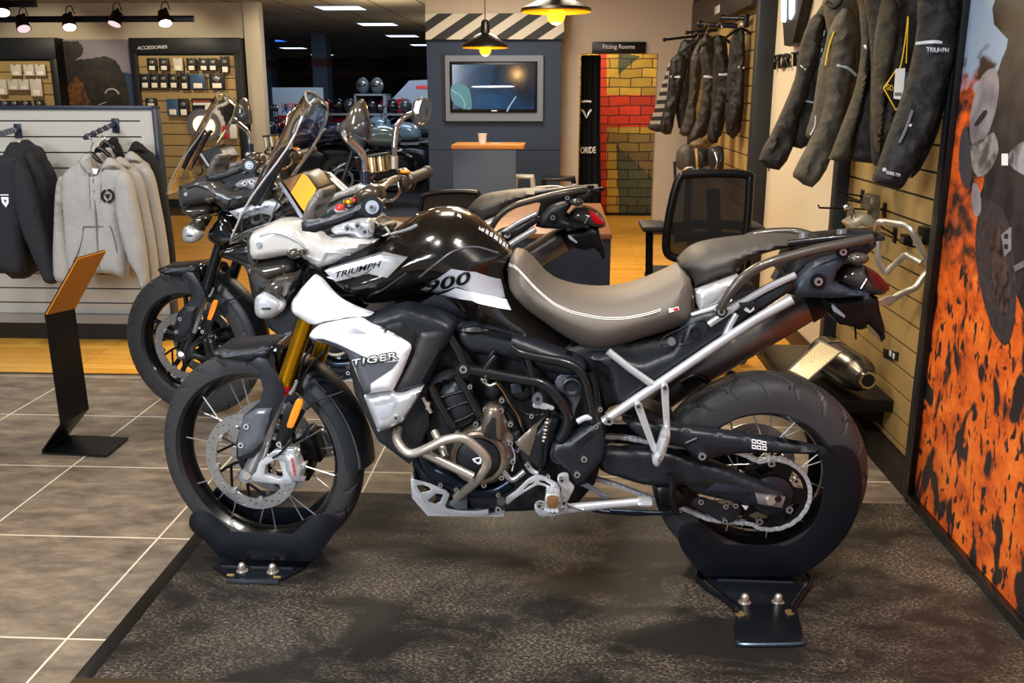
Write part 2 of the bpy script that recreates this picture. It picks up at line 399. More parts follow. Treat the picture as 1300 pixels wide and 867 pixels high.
def _ceil():
    nt = M_ceil.node_tree; N = nt.nodes; L = nt.links; b = N['Principled BSDF']; tc = N.new('ShaderNodeTexCoord'); br = N.new('ShaderNodeTexBrick'); br.offset = 0
    br.inputs['Scale'].default_value = 1; br.inputs['Mortar Size'].default_value = .014; br.inputs['Brick Width'].default_value = 1.2; br.inputs['Row Height'].default_value = .6
    br.inputs['Color1'].default_value = lin('b3a68f'); br.inputs['Color2'].default_value = lin('ab9e88'); br.inputs['Mortar'].default_value = lin('4d463b')
    mp = N.new('ShaderNodeMapping'); mp.inputs['Rotation'].default_value = (0, 0, math.radians(90+2.87)); L.new(tc.outputs['Object'], mp.inputs[0]); L.new(mp.outputs[0], br.inputs['Vector'])
    L.new(br.outputs['Color'], b.inputs['Base Color']); b.inputs['Roughness'].default_value = .8
_ceil()
ZC = 2.55
st('ceiling', MB().box(-14, 8, .2, 46, ZC, ZC+.1), M_ceil)
# right wall (main plane at u=1.385)
UW = 1.385
st('wall_right', MB().box(UW, UW+.15, -.5, 10.1, ZF, ZC), M_wall)
M_base = mat('dark_brown_baseboard', '2c1c12', .5)
st('baseboard_right', MB().rbox(UW-.015, UW, 5.05, 6.9, ZF, .10, .004), M_base)
# back wall with the fitting room opening
ub0 = R.Y(735, 150, 10.0).x; ub1 = R.Y(833, 150, 10.0).x; uk1 = R.Y(712, 150, 9.75).x; uk0 = R.Y(543.5, 150, 9.75).x
ztop = R.Y(784, 68, 10.0).z
w = MB().box(uk1-.3, ub0, 10.0, 10.15, ZF, ZC).box(ub0, ub1, 10.0, 10.15, ztop, ZC).box(ub1, UW, 10.0, 10.15, ZF, ZC)
st('wall_back', w, M_wallp)
st('wall_fitting_room', MB().box(ub0-.5, ub1+.4, 11.62, 11.7, ZF, ZC), M_wallp)
st('baseboard_back', MB().rbox(ub1, UW, 9.985, 10.0, ZF, .12, .004), M_base)
# blue media wall
M_blue = mat('slate_blue_wall', '26344a', .7); M_blue2 = mat('slate_blue_joint', '232b36', .7)
zs0 = R.Y(620, 50, 9.7).z; zs1 = R.Y(620, 17, 9.7).z; zj = R.Y(620, 190.5, 9.75).z
bw = MB().box(uk0, uk1, 9.75, 10.3, ZF, zj-.004).box(uk0, uk1, 9.76, 10.3, zj-.004, zj+.004, 1).box(uk0, uk1, 9.75, 10.3, zj+.004, zs0)
st('wall_media', bw, [M_blue, M_blue2])
st('wall_bulkhead', MB().box(uk0, uk1+.02, 9.72, 10.3, zs1, ZC), M_wallp)
# striped fascia: diagonal bars are separate strips on a dark board
def stripes():
    m = MB().box(uk0, uk1+.02, 9.70, 9.75, zs0, zs1, 0); h = zs1-zs0; p = .30; wd = .15; x = uk0-.4
    while x < uk1+.1:
        q = [(x, zs0), (x+wd, zs0), (x+wd+h*1.55, zs1), (x+h*1.55, zs1)]
        q = clip_x(q, uk0, uk1+.02)
        if len(q) > 2: m.plate(q, 9.699, 9.70, m=1)
        x += p
    return m
def clip_x(q, a, b):
    for side, v in ((1, a), (-1, b)):
        o = []
        for i in range(len(q)):
            p1, p2 = q[i-1], q[i]; i1 = side*(p1[0]-v) >= 0; i2 = side*(p2[0]-v) >= 0
            if i1 != i2: t = (v-p1[0])/(p2[0]-p1[0]); o.append((v, p1[1]+t*(p2[1]-p1[1])))
            if i2: o.append(p2)
        q = o
        if not q: return []
    return q
st('trim_3', stripes(), [mat('stripe_black', '1c1d20', .6), mat('stripe_white', 'c2bcae', .6)])
# accessories wall, far left
VA = 12.5
ua = R.Y(331, 100, VA).x; uc = R.Y(345, 100, VA-.05).x
st('wall_left', MB().box(-9, ua+.02, VA, VA+.2, ZF, ZC), M_wall)
M_pil = mat('pale_pillar', 'd3c9b4', .7)
st('trim_5', MB().rbox(ua-.14, uc-.10, VA-.12, VA+.06, ZF, ZC, .01), M_pil)
# far showroom: back wall, side pieces and its fittings
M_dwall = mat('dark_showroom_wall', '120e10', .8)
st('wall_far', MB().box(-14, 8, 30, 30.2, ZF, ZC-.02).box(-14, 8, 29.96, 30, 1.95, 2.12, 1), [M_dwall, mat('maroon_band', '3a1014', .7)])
# ceiling luminaires
for (x0, x1, y, on) in [(403, 462, 9, 1), (456, 503, 30, 1), (491, 531, 45, 1), (517, 560, 56.5, 1), (354, 391, 60.5, 1), (394, 424, 69, 1), (427, 452, 75.5, 1), (462, 474, 81, 1), (336, 349, 51, 2)]:
    c = R.on((x0+x1)/2, y, 2, ZC); a = R.on(x0, y, 2, ZC); wd = .6
    t = thing('ceiling_light', 'x', 'ceiling light', at(R, c.x, c.y, ZC), 'recessed panels in the showroom ceiling')
    MB().box(-.3, .3, -.3, .3, -.012, -.004).build('diffuser', mat('lit_panel' if on == 1 else 'blue_lit_panel', 'dfe8ff' if on == 1 else '3050ff', .5, emit='cfe0ff' if on == 1 else '2f62ff', estr=3.2 if on == 1 else 2.5), t, Frame0(t))
    f = MB()
    for (a0, a1, b0, b1) in ((-.32, .32, -.32, -.295), (-.32, .32, .295, .32), (-.32, -.295, -.295, .295), (.295, .32, -.295, .295)): f.box(a0, a1, b0, b1, -.016, -.001)
    f.build('frame', mat('light_frame', '8f8f8c', .5), t, Frame0(t))
    t['pxpos'] = (x0+x1)/2
# ------------------------------------------------------------------ wheels
def wheel(root, Wf, R0, sec, rimr, spoked, front, tread=1):
    """Wf: matrix with its origin at the wheel centre, y = axle. R0 tyre radius, sec tyre width, rimr rim radius"""
    fr = Frame.__new__(Frame); fr.M = Wf
    w = sec/2; sh = R0-rimr
    # tyre with a cut tread
    prof = []; n = 40
    for i in range(n+1):
        t = math.pi*(i/n); c = math.cos(t); s = math.sin(t)
        y = -w*math.copysign(abs(c)**.9, c); r = rimr-.004+(sh+.004)*abs(s)**.62
        prof.append((r, y))
    prof += [(rimr-.012, w*.72), (rimr-.012, -w*.72)]
    NS = 480 if tread else 64; m = MB(); vs = []; k = len(prof)
    for i in range(NS):
        th = 2*math.pi*i/NS
        for j, (r, y) in enumerate(prof):
            u = y/w; d = 0
            if tread and r > rimr+sh*(.35 if front else .5) and j <= n:
                ph = (th*(24 if front else 20)/(2*math.pi)+abs(u)*1.15) % 1.0
                if .10 < abs(u) < .96 and ph < (.16 if front else .10): d = .009
                ph2 = (th*(12 if front else 10)/(2*math.pi)-abs(u)*.55+.3) % 1.0
                if .30 < abs(u) < .8 and ph2 < .05: d = .0075
            rr = r-d
            vs.append((rr*math.cos(th), y, rr*math.sin(th)))
    fs = []
    for i in range(NS):
        a = i*k; b = ((i+1) % NS)*k
        for j in range(k): fs.append((a+j, b+j, b+(j+1) % k, a+(j+1) % k))
    m.add(vs, fs)
    # rim
    rw = w*.80; rp = [(rimr+.006, -rw), (rimr+.006, -rw+.006), (rimr-.006, -rw+.012), (rimr-.022, -rw*.45), (rimr-.026, 0), (rimr-.022, rw*.45), (rimr-.006, rw-.012), (rimr+.006, rw-.006), (rimr+.006, rw), (rimr-.008, rw), (rimr-.026, rw*.5), (rimr-.034, .2*rw), (rimr-.034, -.2*rw), (rimr-.026, -rw*.5), (rimr-.008, -rw)]
    rim = MB().lathe(rp, 96, closed=True).build('front_wheel' if front else 'rear_wheel', M_rim, root, fr)
    m.build('tyre', M_rubber, rim, fr, smooth=28)
    hb = MB().lathe([(.012, -.055), (.030, -.055), (.030, -.045), (.020, -.03), (.020, .03), (.030, .045), (.030, .055), (.012, .055)], 32)
    if not front: hb = MB().lathe([(.012, -.06), (.055, -.06), (.060, -.045), (.030, -.03), (.030, .03), (.045, .045), (.045, .055), (.012, .055)], 32)
    hb.build('hub', M_black, rim, fr)
    if spoked:
        for i in range(20):
            a0 = 2*math.pi*(i+.5)/20; side = -1 if i % 2 else 1; lean = (1 if (i//2) % 2 else -1)*.62
            rh = .030 if front else .052
            p0 = (rh*math.cos(a0+lean*1.6), side*.045, rh*math.sin(a0+lean*1.6)); p1 = ((rimr-.026)*math.cos(a0), side*-.0+side*rw*.55, (rimr-.026)*math.sin(a0))
            MB().tube([p0, p1], .0022, 6, False).build('spoke', M_spoke, rim, fr)
    else:
        for i in range(5):
            for dv in (-.16, .16):
                a0 = 2*math.pi*i/5+.3
                MB().tube([(.03*math.cos(a0+dv*2), 0, .03*math.sin(a0+dv*2)), (.12*math.cos(a0+dv), 0, .12*math.sin(a0+dv)), ((rimr-.028)*math.cos(a0+dv*.8), 0, (rimr-.028)*math.sin(a0+dv*.8))], [.017, .012, .011], 8, False).build('spoke', M_rim, rim, fr)
    return rim, fr
def brake_disc(root, Wf, ro, ri, y, nh, name='brake_disc'):
    fr = Frame.__new__(Frame); fr.M = Wf
    holes = [circ(0, 0, ri, 72)]
    for k in range(nh):
        a = 2*math.pi*k/nh; rr = ri+(ro-ri)*(.28, .52, .76)[k % 3]; holes.append(circ(rr*math.cos(a), rr*math.sin(a), .0035, 8))
    d = MB().plate(circ(0, 0, ro, 96), y-.0025, y+.0025, holes).build(name, M_alu, root, fr)
    c = MB()
    for k in range(6):
        a = 2*math.pi*k/6+.25; b = a+.35
        P = lambda r, t: (r*math.cos(t), y, r*math.sin(t))
        c.tube([P(.036, a-.2), P(ri*.62, a), P(ri-.004, a+.12)], .0052, 6)
        c.tube([P(ri*.62, a), P(ri-.004, a+.62)], .0045, 6, False)
    c.lathe([(.02, y-.006), (.042, y-.006), (.042, y+.006), (.02, y+.006)], 32, closed=True)
    c.build('disc_carrier', M_black, d, fr)
    for k in range(8):
        a = 2*math.pi*k/8+.2; x, z = (ri+.001)*math.cos(a), (ri+.001)*math.sin(a)
        b = MB().cyl((x, y-.006, z), (x, y+.006, z), .0095, 14)
        b.cyl((x, y-.008, z), (x, y-.0055, z), .0045, 10)
        b.build('disc_button', M_bolt, d, fr)
    return d
def bolt(root, fr, px, py, y, r=.007, m=None, out=.006):
    q = fr.Y(px, py, y); b = MB().cyl((q.x, y+.004, q.z), (q.x, y-out, q.z), r, 14); b.cyl((q.x, y-out-.0001, q.z), (q.x, y-out-.0006, q.z), r*.5, 6, 1)
    return b.build('bolt', [m or M_bolt, M_dark], root, fr)
def pt(px, py, y, fr=K): q = fr.Y(px, py, y); return (q.x, y, q.z)
def pipe(root, name, m, r, pts, n=12, smooth=True, fr=K):
    return MB().tube([pt(*p, fr=fr) for p in pts], r, n, smooth).build(name, m, root, fr, smooth=60)
def plate(root, name, m, pts, y0, y1, holes=(), rnd=0, bev=.002, fr=K, lat=None):
    P = px_loop(fr, pts, y0)
    if rnd: P = smooth_loop(P, rnd)
    P = [q[:2] for q in P]
    Hs = [[q[:2] for q in px_loop(fr, h, y0)] for h in holes]
    return MB().plate(P, y0, y1, Hs, lat=lat).build(name, m, root, fr, bevel=bev, smooth=35)
def shell(root, name, m, pts, y0, y1, dome, w, rnd=3, back=0, fr=K, lat=None, step=.012, p=.5, ymap=None, noise=None):
    P = px_loop(fr, pts, y0-dome*.5 if ymap is None else ymap)
    P = smooth_loop(P, rnd) if rnd else P
    b, hf = domed([q[:2] for q in P], y0, y1, dome, w, back, lat, step, p, noise)
    return b.build(name, m, root, fr, smooth=50), hf
def mirror(o):
    """the same part on the machine's other side"""
    me = o.data.copy(); c = o.copy(); c.data = me; COL.objects.link(c)
    for v in me.vertices: v.co.y = -v.co.y
    me.flip_normals(); return c
def decal(root, name, m, pts, hf, fr=K, th=.0012, rnd=0, step=.01):
    """a thin sheet lying on a domed surface"""
    P = [tuple(q) for q in pts]
    if rnd: P = [q for q in smooth_loop(P, rnd)]
    W = [hf.hit(fr, q[0], q[1]) for q in P]; loop = [(q.x, q.z) for q in W]
    B = resample(loop, step); xs = [q[0] for q in B]; zs = [q[1] for q in B]
    gx, gz = np.meshgrid(np.arange(min(xs), max(xs), step), np.arange(min(zs), max(zs), step))
    G = np.stack([gx.ravel(), gz.ravel()], 1); G = G[np_inside(G[:, 0], G[:, 1], loop)]
    if len(G): G = G[edge_dist(G, loop) > step*.3]
    n = len(B); R_ = delaunay_2d_cdt([Vector(q) for q in B]+[Vector(q) for q in G.tolist()], [(i, (i+1) % n) for i in range(n)], [], 0, 1e-7); V = R_[0]
    F = [tuple(f) for f in R_[2] if inside(sum((V[i] for i in f), Vector((0, 0)))/len(f), loop)]
    Y = [hf.y(v.x, v.y) for v in V]; N = len(V)
    vs = [(V[i].x, Y[i]-th-.001, V[i].y) for i in range(N)]+[(V[i].x, Y[i]+.001, V[i].y) for i in range(N)]
    fs = F+[tuple(N+i for i in reversed(f)) for f in F]; cnt = {(f[i], f[(i+1) % 3]) for f in F for i in range(3)}
    for (a, b) in cnt:
        if (b, a) not in cnt: fs.append((b, a, N+a, N+b))
    return MB().add(vs, fs).build(name, m, root, fr, smooth=60)
def lettering(root, name, m, body, quad, hf, fr=K, bold=.01, shear=0, lift=.0035, space=1):
    f = (lambda px, py: hf.hit(fr, px, py, lift)) if isinstance(hf, Hf) else (lambda px, py: pt(px, py, hf, fr))
    return text_quad(body, quad, f, .0008, bold, shear, space).build(name, m, root, fr, smooth=0)
# ------------------------------------------------------------------ the machine
bike = thing('motorcycle', 'white and black adventure motorcycle on the dark platform, nearest the camera, with silver crash bars', 'motorcycle', K.M.copy())
def seat_and_tank():
    T = [(415,352),(440,330),(470,312),(505,288),(533,272),(555,266,),(577,267),(600,277),(622,296),(644,316),(648,330),(642,345),(646,365),(660,385),(690,410),(728,440),(738,452),(700,455),(660,440),(620,425),(590,408),(572,385),(545,374),(500,385),(450,388),(420,372)]
    o, hf = shell(bike, 'fuel_tank', M_tank, T, -.03, .03, .135, .15, 3, back=.135, ymap=-.06, p=.6, step=.011)
    # decals on the flank
    decal(o, 'flank_decal', M_lgrey, Z('f', (805,118), (968,4), (1100,22), (1238,62), (1262,163), (1005,103), (985,104), (885,136), (870,128), (800,122)), hf)
    decal(o, 'flank_stripe', M_white, Z('f', (905,145), (992,108), (1140,138), (1270,172), (1296,232), (1235,222), (1080,178)), hf)
    lettering(o, 'model_number', M_black, '900', [(541,372), (598,359), (597,343), (541,357)], hf, bold=.02, shear=.15, space=1.05, lift=.005)
    decal(o, 'grey_flank_patch', mat('faded_grey_decal', '3f4145', .2, 0, .6), Z('f', (775,205), (870,150), (905,150), (990,200), (1045,260), (1050,310), (985,315), (970,285), (900,245), (800,222)), hf)
    # upper badge panel with the maker's name
    bad, bh = shell(o, 'badge_panel', M_silver, Z('a', (885,435,'s'), (1150,360,'s'), (1285,375,'s'), (1190,470,'s'), (1100,450,'s'), (940,488,'s')), -.172, -.10, .004, .008, 1)
    lettering(bad, 'maker_name', M_black, 'TRIUMPH', Z('a', (940,470), (1160,414), (1162,386), (938,442)), -.1775, bold=.012, shear=.25, space=1.02)
    MB().tube([pt(*Z('a', q)[0], -.1775) for q in ((995,462), (1040,466), (1085,448), (1115,424))], .0011, 6).build('name_flourish', M_black, bad, K)
    q = [Z('a', (1000,462))[0], Z('a', (1060,455))[0], Z('a', (1110,425))[0]]
    # tank side shoulder blue-black edge line
    for pts in ([Z('a', (965,578), (1130,545), (1290,440))]):
        MB().tube([tuple(hf.hit(K, p[0], p[1], .001)) for p in pts], .004, 8).build('tank_trim', M_gloss, o, K)
    # lighter shoulder crease running back to the filler cap
    MB().tube([tuple(hf.hit(K, *q, .001)) for q in Z('b', (225,640), (300,615), (400,590), (470,562))], .0045, 8).build('shoulder_crease', M_silver, o, K)
    MB().tube([tuple(hf.hit(K, *q, .001)) for q in Z('b', (480,800), (560,735), (640,680), (735,662), (840,690))], .003, 8).build('flank_crease', M_grey, o, K)
    # filler cap
    MB().tube([pt(*Z('b', (470,522))[0], 0), pt(*Z('b', (640,500))[0], 0)], .012, 10, False).build('filler_cap', M_chrome, o, K)
    # white lettering band along the top ridge
    line = Z('b', (660,503), (770,570), (835,610), (890,655))
    band = MB()
    for i in range(3):
        a, b = line[i], line[i+1]
        A = hf.hit(K, a[0]-2, a[1]+3, .002); B_ = hf.hit(K, b[0]-2, b[1]+3, .002)
        dx = (B_-A); up = Vector((0, .028, .006)); q4 = [A-up*.2, B_-up*.2, B_+up*.8, A+up*.8]
        nn = 10
        for k in range(nn):
            if k % 3 == 2: continue
            s0, s1 = k/nn, (k+.8)/nn
            for (v0, v1) in ((0, .2), (.4, .6), (.8, 1)) if k % 2 else ((0, .9),):
                c = [A.lerp(B_, s)+up*(v-.2) for s, v in ((s0, v0), (s1, v0), (s1, v1), (s0, v1))]
                band.add(c+[x+Vector((0, 0, -.002)) for x in c], [(0,1,2,3),(7,6,5,4),(0,4,5,1),(1,5,6,2),(2,6,7,3),(3,7,4,0)])
    band.build('tank_top_sticker', M_white, o, K)
    # rider seat
    S = Z('c', (25,415), (48,382), (75,385), (105,397), (160,450), (210,505), (280,548), (400,578), (550,583), (700,552), (860,485), (915,458), (955,480), (975,520), (982,590), (978,722), (900,760), (700,822), (560,868), (470,872), (400,855), (300,800), (200,730), (110,665), (40,590), (18,520))
    so, sh = shell(bike, 'seat', M_seat, S, -.055, .055, .105, .10, 3, back=.105, ymap=-.075, p=.6, step=.011)
    for dz in (0, 9):
        MB().tube([tuple(sh.hit(K, *Z('c', (x, y+dz))[0], .001)) for (x, y) in ((25,425), (60,440), (110,490), (160,545), (250,622), (330,662), (400,682), (500,700), (600,702), (700,688), (800,660), (975,592))], .0014, 6).build('stitching', M_stitch, so, K)
    tagq = Z('c', (848,655), (900,645), (903,662), (850,675))
    decal(so, 'seat_tag', [M_white][0], tagq, sh, step=.006)
    decal(so, 'seat_tag_mark', M_redtxt, Z('c', (872,655), (896,650), (897,662), (874,667)), sh, step=.004, th=.002)
    # passenger seat
    P = Z('c', (915,450), (935,420), (985,375), (1060,345), (1180,325), (1300,312)) + [(985,305),(1022,306),(1036,313),(1000,318),(965,328),(940,342)] + Z('c', (1205,488), (1100,520), (990,566), (975,520), (955,478))
    po, ph = shell(bike, 'passenger_seat', M_seatb, P, -.05, .05, .085, .08, 3, back=.085, ymap=-.09, p=.6)
    MB().tube([tuple(ph.hit(K, *Z('c', q)[0], .001)) for q in ((990,560), (1080,528), (1160,503), (1215,490))], .0014, 6).build('stitching', M_stitch, po, K)
    shell(bike, 'seat_side_panel', M_silver, Z('c', (992,570,'s'), (1212,490,'s'), (1180,540), (1150,580), (1100,640,'s'), (1015,678,'s'), (1000,640)), -.135, -.10, .012, .02)
seat_and_tank()
def front_bodywork():
    # windscreen: centre line and near edge
    cl = [(391,116), (375,142), (356,178), (336,218), (322,255), (313,300)]
    ed = [(419,132), (411,160), (397,186), (375,216), (352,250), (334,292)]
    n = 16; m = MB(); vs = []; rows = len(cl); Pc, _ = crom([Vector(pt(*c, 0)) for c in cl], [1]*rows, 5); Pe, _ = crom([Vector(pt(*c, .13)) for c in ed], [1]*rows, 5)
    NR = len(Pc)
    for i in range(NR):
        c, e = Pc[i], Pe[i]; f = i/(NR-1)
        for k in range(-n, n+1):
            t = k/n; a = abs(t)
            x = c.x+(e.x-c.x)*(a**2.2); z = c.z+(e.z-c.z)*(a**2.2); y = .15*t
            if i < 5: wd = (.72+.28*math.sqrt(max(0, 1-(1-i/5)**2))); y *= wd
            vs.append((x, y*(.88+.22*f), z))
    K2 = 2*n+1; fs = [(i*K2+k, i*K2+k+1, (i+1)*K2+k+1, (i+1)*K2+k) for i in range(NR-1) for k in range(2*n)]
    N = len(vs); off = Vector((.0035, 0, .002)); vs2 = vs+[(v[0]+off.x, v[1], v[2]+off.z) for v in vs]
    f2 = fs+[tuple(N+i for i in reversed(f)) for f in fs]
    ring = [k for k in range(K2)]+[i*K2+K2-1 for i in range(1, NR)]+[(NR-1)*K2+k for k in range(K2-2, -1, -1)]+[i*K2 for i in range(NR-2, 0, -1)]
    for i in range(len(ring)): a, b = ring[i], ring[(i+1) % len(ring)]; f2.append((a, b, N+b, N+a))
    ws = m.add(vs2, f2).build('windscreen', M_glass, bike, K, smooth=60)
    rp = [vs[i] for i in ring[:len(ring)]]
    MB().tube(rp[::3]+[rp[0]], .0032, 6, False).build('screen_edge', mat('screen_edge_plastic', '8d8a88', .2, 0, .5), ws, K)
    # screen brackets
    for y, dx in ((-.09, 0), (.09, 26)):
        MB().tube([pt(*Z('q', (110+dx, 800))[0], y), pt(*Z('q', (215+dx, 600))[0], y), pt(*Z('q', (290+dx, 470))[0], y), pt(*Z('q', (335+dx, 440))[0], y)], [.009, .013, .012, .007], 8).build('screen_bracket', M_satin, bike, K)
    # white cowl at the nose
    Cw = Z('a', (512,272), (535,245), (585,222), (640,193), (700,190), (768,205), (792,240), (850,262), (905,290), (975,280), (1128,297,'s'), (1085,325), (1000,365), (925,405), (850,432,'s'), (800,398), (760,372), (700,368), (620,382), (545,392), (520,380), (512,330))
    co, ch = shell(bike, 'nose_cowl', mat('pearl_white', 'c9c6c2', .2, .25, .8), Cw, -.115, .115, .045, .03, 2, back=.045, ymap=-.14, p=.55)
    MB().tube([tuple(ch.hit(K, *q)) for q in Z('a', (575,265), (640,250), (700,262), (770,300), (800,330))], .004, 8).build('cowl_crease', M_silver, co, K)
    MB().tube([tuple(ch.hit(K, *q)) for q in Z('a', (800,360), (870,385), (900,345), (960,350), (1010,355))], .004, 8).build('cowl_crease', M_silver, co, K)
    for q in Z('a', (570,307), (796,338)): c = ch.hit(K, *q); MB().cyl((c.x, c.y+.004, c.z), (c.x, c.y-.004, c.z), .008, 14).build('bolt', M_bolt, co, K)
    shell(co, 'cowl_edge', M_satin, Z('a', (508,262), (520,255), (524,330), (536,384), (545,392), (530,395), (512,375)), -.13, -.02, .01, .01)
    # headlamp unit, black, under the cowl
    shell(bike, 'headlamp', M_smoke, Z('a', (515,395,'s'), (600,385), (700,372), (745,400), (740,450), (690,465), (610,490), (575,468), (530,440)), -.08, .08, .05, .03, 3, back=.05, ymap=-.1)
    # gloss black panel between lamp and tank
    shell(bike, 'side_infill', M_gloss, Z('a', (745,400), (850,435), (1290,330), (1290,440), (1130,545), (960,580), (830,470), (770,440)), -.10, -.06, .03, .05, 2)
    # amber indicator pod
    MB().sphere(pt(*Z('a', (742,350))[0], -.2), .02, sc=(1.15, 1, .72)).build('indicator', M_smoke, bike, K)
    MB().tube([pt(*Z('a', (760,350))[0], -.2), pt(*Z('a', (805,338))[0], -.13)], .008, 8, False).build('indicator_stalk', M_matte, bike, K)
    # fog lamp: silver body with a brown cap
    fo, _ = shell(bike, 'fog_lamp', M_silver, Z('a', (545,575), (570,550), (605,545), (655,580), (672,605), (665,640), (625,668), (570,668), (545,640)), -.235, -.19, .015, .02, 3)
    MB().rbox(*sum([[min(a, b), max(a, b)] for a, b in zip(pt(*Z('a', (580,624))[0], -.262), pt(*Z('a', (625,612))[0], -.25))], []), r=.001).build('lamp_slot', M_dark, fo, K)
    shell(bike, 'fog_lamp_cap', M_smoke, Z('a', (585,535), (610,500), (655,478), (700,470), (728,490), (705,515), (690,560), (660,575), (630,552), (595,552)), -.22, -.17, .02, .025, 3)
    pipe(bike, 'lamp_bracket', M_black, .007, [(352,390,-.19), (362,375,-.17), (375,352,-.14)])
    # white upper wing
    Wg = Z('f', (70,228), (85,180), (140,110), (195,50,'s'), (232,72), (262,105), (300,150), (350,192), (430,232), (522,265,'s'), (440,288), (320,305), (215,326,'s'), (170,315), (130,290), (90,262))
    wo, wh = shell(bike, 'upper_wing', M_white, Wg, -.18, -.15, .035, .045, 3, p=.6); mirror(wo)
    # black shroud ring round the air outlet
    fr_o = Z('f', (440,292), (560,262), (660,226), (720,222), (765,234), (860,262), (955,300), (978,330), (965,380), (900,500), (820,655), (770,672), (690,697), (640,680), (655,640), (700,560), (738,470), (720,425), (640,385), (520,325), (470,305))
    sr, _ = shell(bike, 'air_outlet_shroud', M_satin, fr_o, -.20, -.12, .02, .018, 2, p=.6); mirror(sr)
    shell(sr, 'air_outlet_recess', M_dark, Z('f', (560,335,'s'), (640,300,'s'), (700,292,'s'), (790,360,'s'), (770,440,'s'), (735,520), (700,560,'s'), (735,470,'s'), (715,420,'s')), -.219, -.21, .004, .01, 1)
    shell(sr, 'air_outlet_vane', mat('dark_grey_plastic', '2e2c2c', .4), Z('f', (795,355,'s'), (905,345,'s'), (925,360,'s'), (880,450), (810,560), (770,640,'s'), (690,672,'s'), (665,668), (700,600), (760,480,'s'), (790,380)), -.219, -.205, .006, .02, 2)
    # white radiator panel
    Rp = Z('f', (180,382), (195,352), (225,332), (320,310), (430,291), (460,296), (600,350), (720,420), (738,445), (734,470), (690,580), (640,682,'s'), (560,692), (487,703,'s'), (450,620), (410,520), (385,478), (350,455), (290,432), (210,405))
    rp_, rh = shell(bike, 'radiator_panel', M_white, Rp, -.235, -.20, .022, .035, 3, p=.6); mirror(rp_)
    decal(rp_, 'dark_arrow_decal', M_grey, Z('f', (215,390), (262,390), (330,415), (420,455), (490,490), (600,520), (675,512), (640,555), (520,635), (522,690), (490,694), (455,600), (432,530), (400,480), (350,450)), rh)
    decal(rp_, 'grey_shade_decal', M_lgrey, Z('f', (225,352), (330,330), (430,330), (500,360), (400,352), (280,372)), rh)
    lettering(rp_, 'model_name_edge', M_black, 'TIGER', Z('f', (414,548), (680,502), (670,456), (412,500)), rh, bold=.045, shear=.1, lift=.0045, space=1.06)
    lettering(rp_, 'model_name', M_white, 'TIGER', Z('f', (421,542), (670,499), (661,463), (419,506)), rh, bold=.004, shear=.1, lift=.0065, space=1.1)
    # silver lower radiator guard
    lo, _ = shell(bike, 'lower_radiator_guard', M_silver, Z('f', (482,706,'s'), (640,682,'s'), (660,695), (700,694,'s'), (812,655,'s'), (760,750), (695,850,'s'), (625,885), (560,905,'s'), (530,830), (505,770)), -.225, -.20, .012, .02, 2); mirror(lo)
    shell(lo, 'guard_recess', M_lgrey, Z('f', (545,768,'s'), (652,740,'s'), (655,752,'s'), (630,815,'s'), (568,835,'s')), -.238, -.232, .002, .004, 1)
    c = Z('f', (664, 824))[0]; bolt(lo, K, c[0], c[1], -.236, .008)
front_bodywork()
STEER = -10.0
WFm = K.M @ Matrix.Translation((-.757, .012, .335)) @ Matrix.Rotation(math.radians(STEER), 4, 'Z')
WRm = K.M @ Matrix.Translation((.765, 0, .318))
AX = (K.I @ WFm).to_3x3() @ Vector((0, 1, 0))      # direction of the front axle in the machine's frame
def other(o, dist=.21):
    """the twin part on the far fork leg"""
    c = o.copy(); c.data = o.data; COL.objects.link(c); c.parent = o.parent; c.matrix_basis = Matrix.Translation(AX*dist) @ o.matrix_basis; return c
fw, fwf = wheel(bike, WFm, .335, .096, .279, True, True)
rw, rwf = wheel(bike, WRm, .318, .150, .222, True, False)
brake_disc(bike, WFm, .155, .120, -.068, 45); brake_disc(bike, WFm, .155, .120, .068, 0)
brake_disc(bike, WRm, .128, .095, .09, 0, 'rear_brake_disc')
def rim_marks():
    # white rim lettering strips
    m = MB(); 
    for k in range(26):
        a = math.radians(128+k*1.15)
        if k % 3 == 2: continue
        P = lambda r, t: (r*math.cos(t), -.0395, r*math.sin(t))
        m.add([P(.281, a), P(.281, a+.014), P(.2845, a+.014), P(.2845, a)]+[(q[0], q[1]+.002, q[2]) for q in (P(.281, a), P(.281, a+.014), P(.2845, a+.014), P(.2845, a))], [(0,1,2,3),(7,6,5,4),(0,4,5,1),(1,5,6,2),(2,6,7,3),(3,7,4,0)])
    m.build('rim_sticker', M_white, fw, fwf)
    m = MB()
    for k in range(26):
        a = math.radians(28+k*1.2)
        if k % 3 == 2: continue
        P = lambda r, t: (r*math.cos(t), -.062, r*math.sin(t))
        m.add([P(.224, a), P(.224, a+.014), P(.228, a+.014), P(.228, a)]+[(q[0], q[1]+.002, q[2]) for q in (P(.224, a), P(.224, a+.014), P(.228, a+.014), P(.228, a))], [(0,1,2,3),(7,6,5,4),(0,4,5,1),(1,5,6,2),(2,6,7,3),(3,7,4,0)])
    m.build('rim_sticker', M_white, rw, rwf)
rim_marks()
MB().cyl((-.145, -.0, .215), (-.185, 0, .19), .005, 8).build('valve', M_white, fw, fwf)
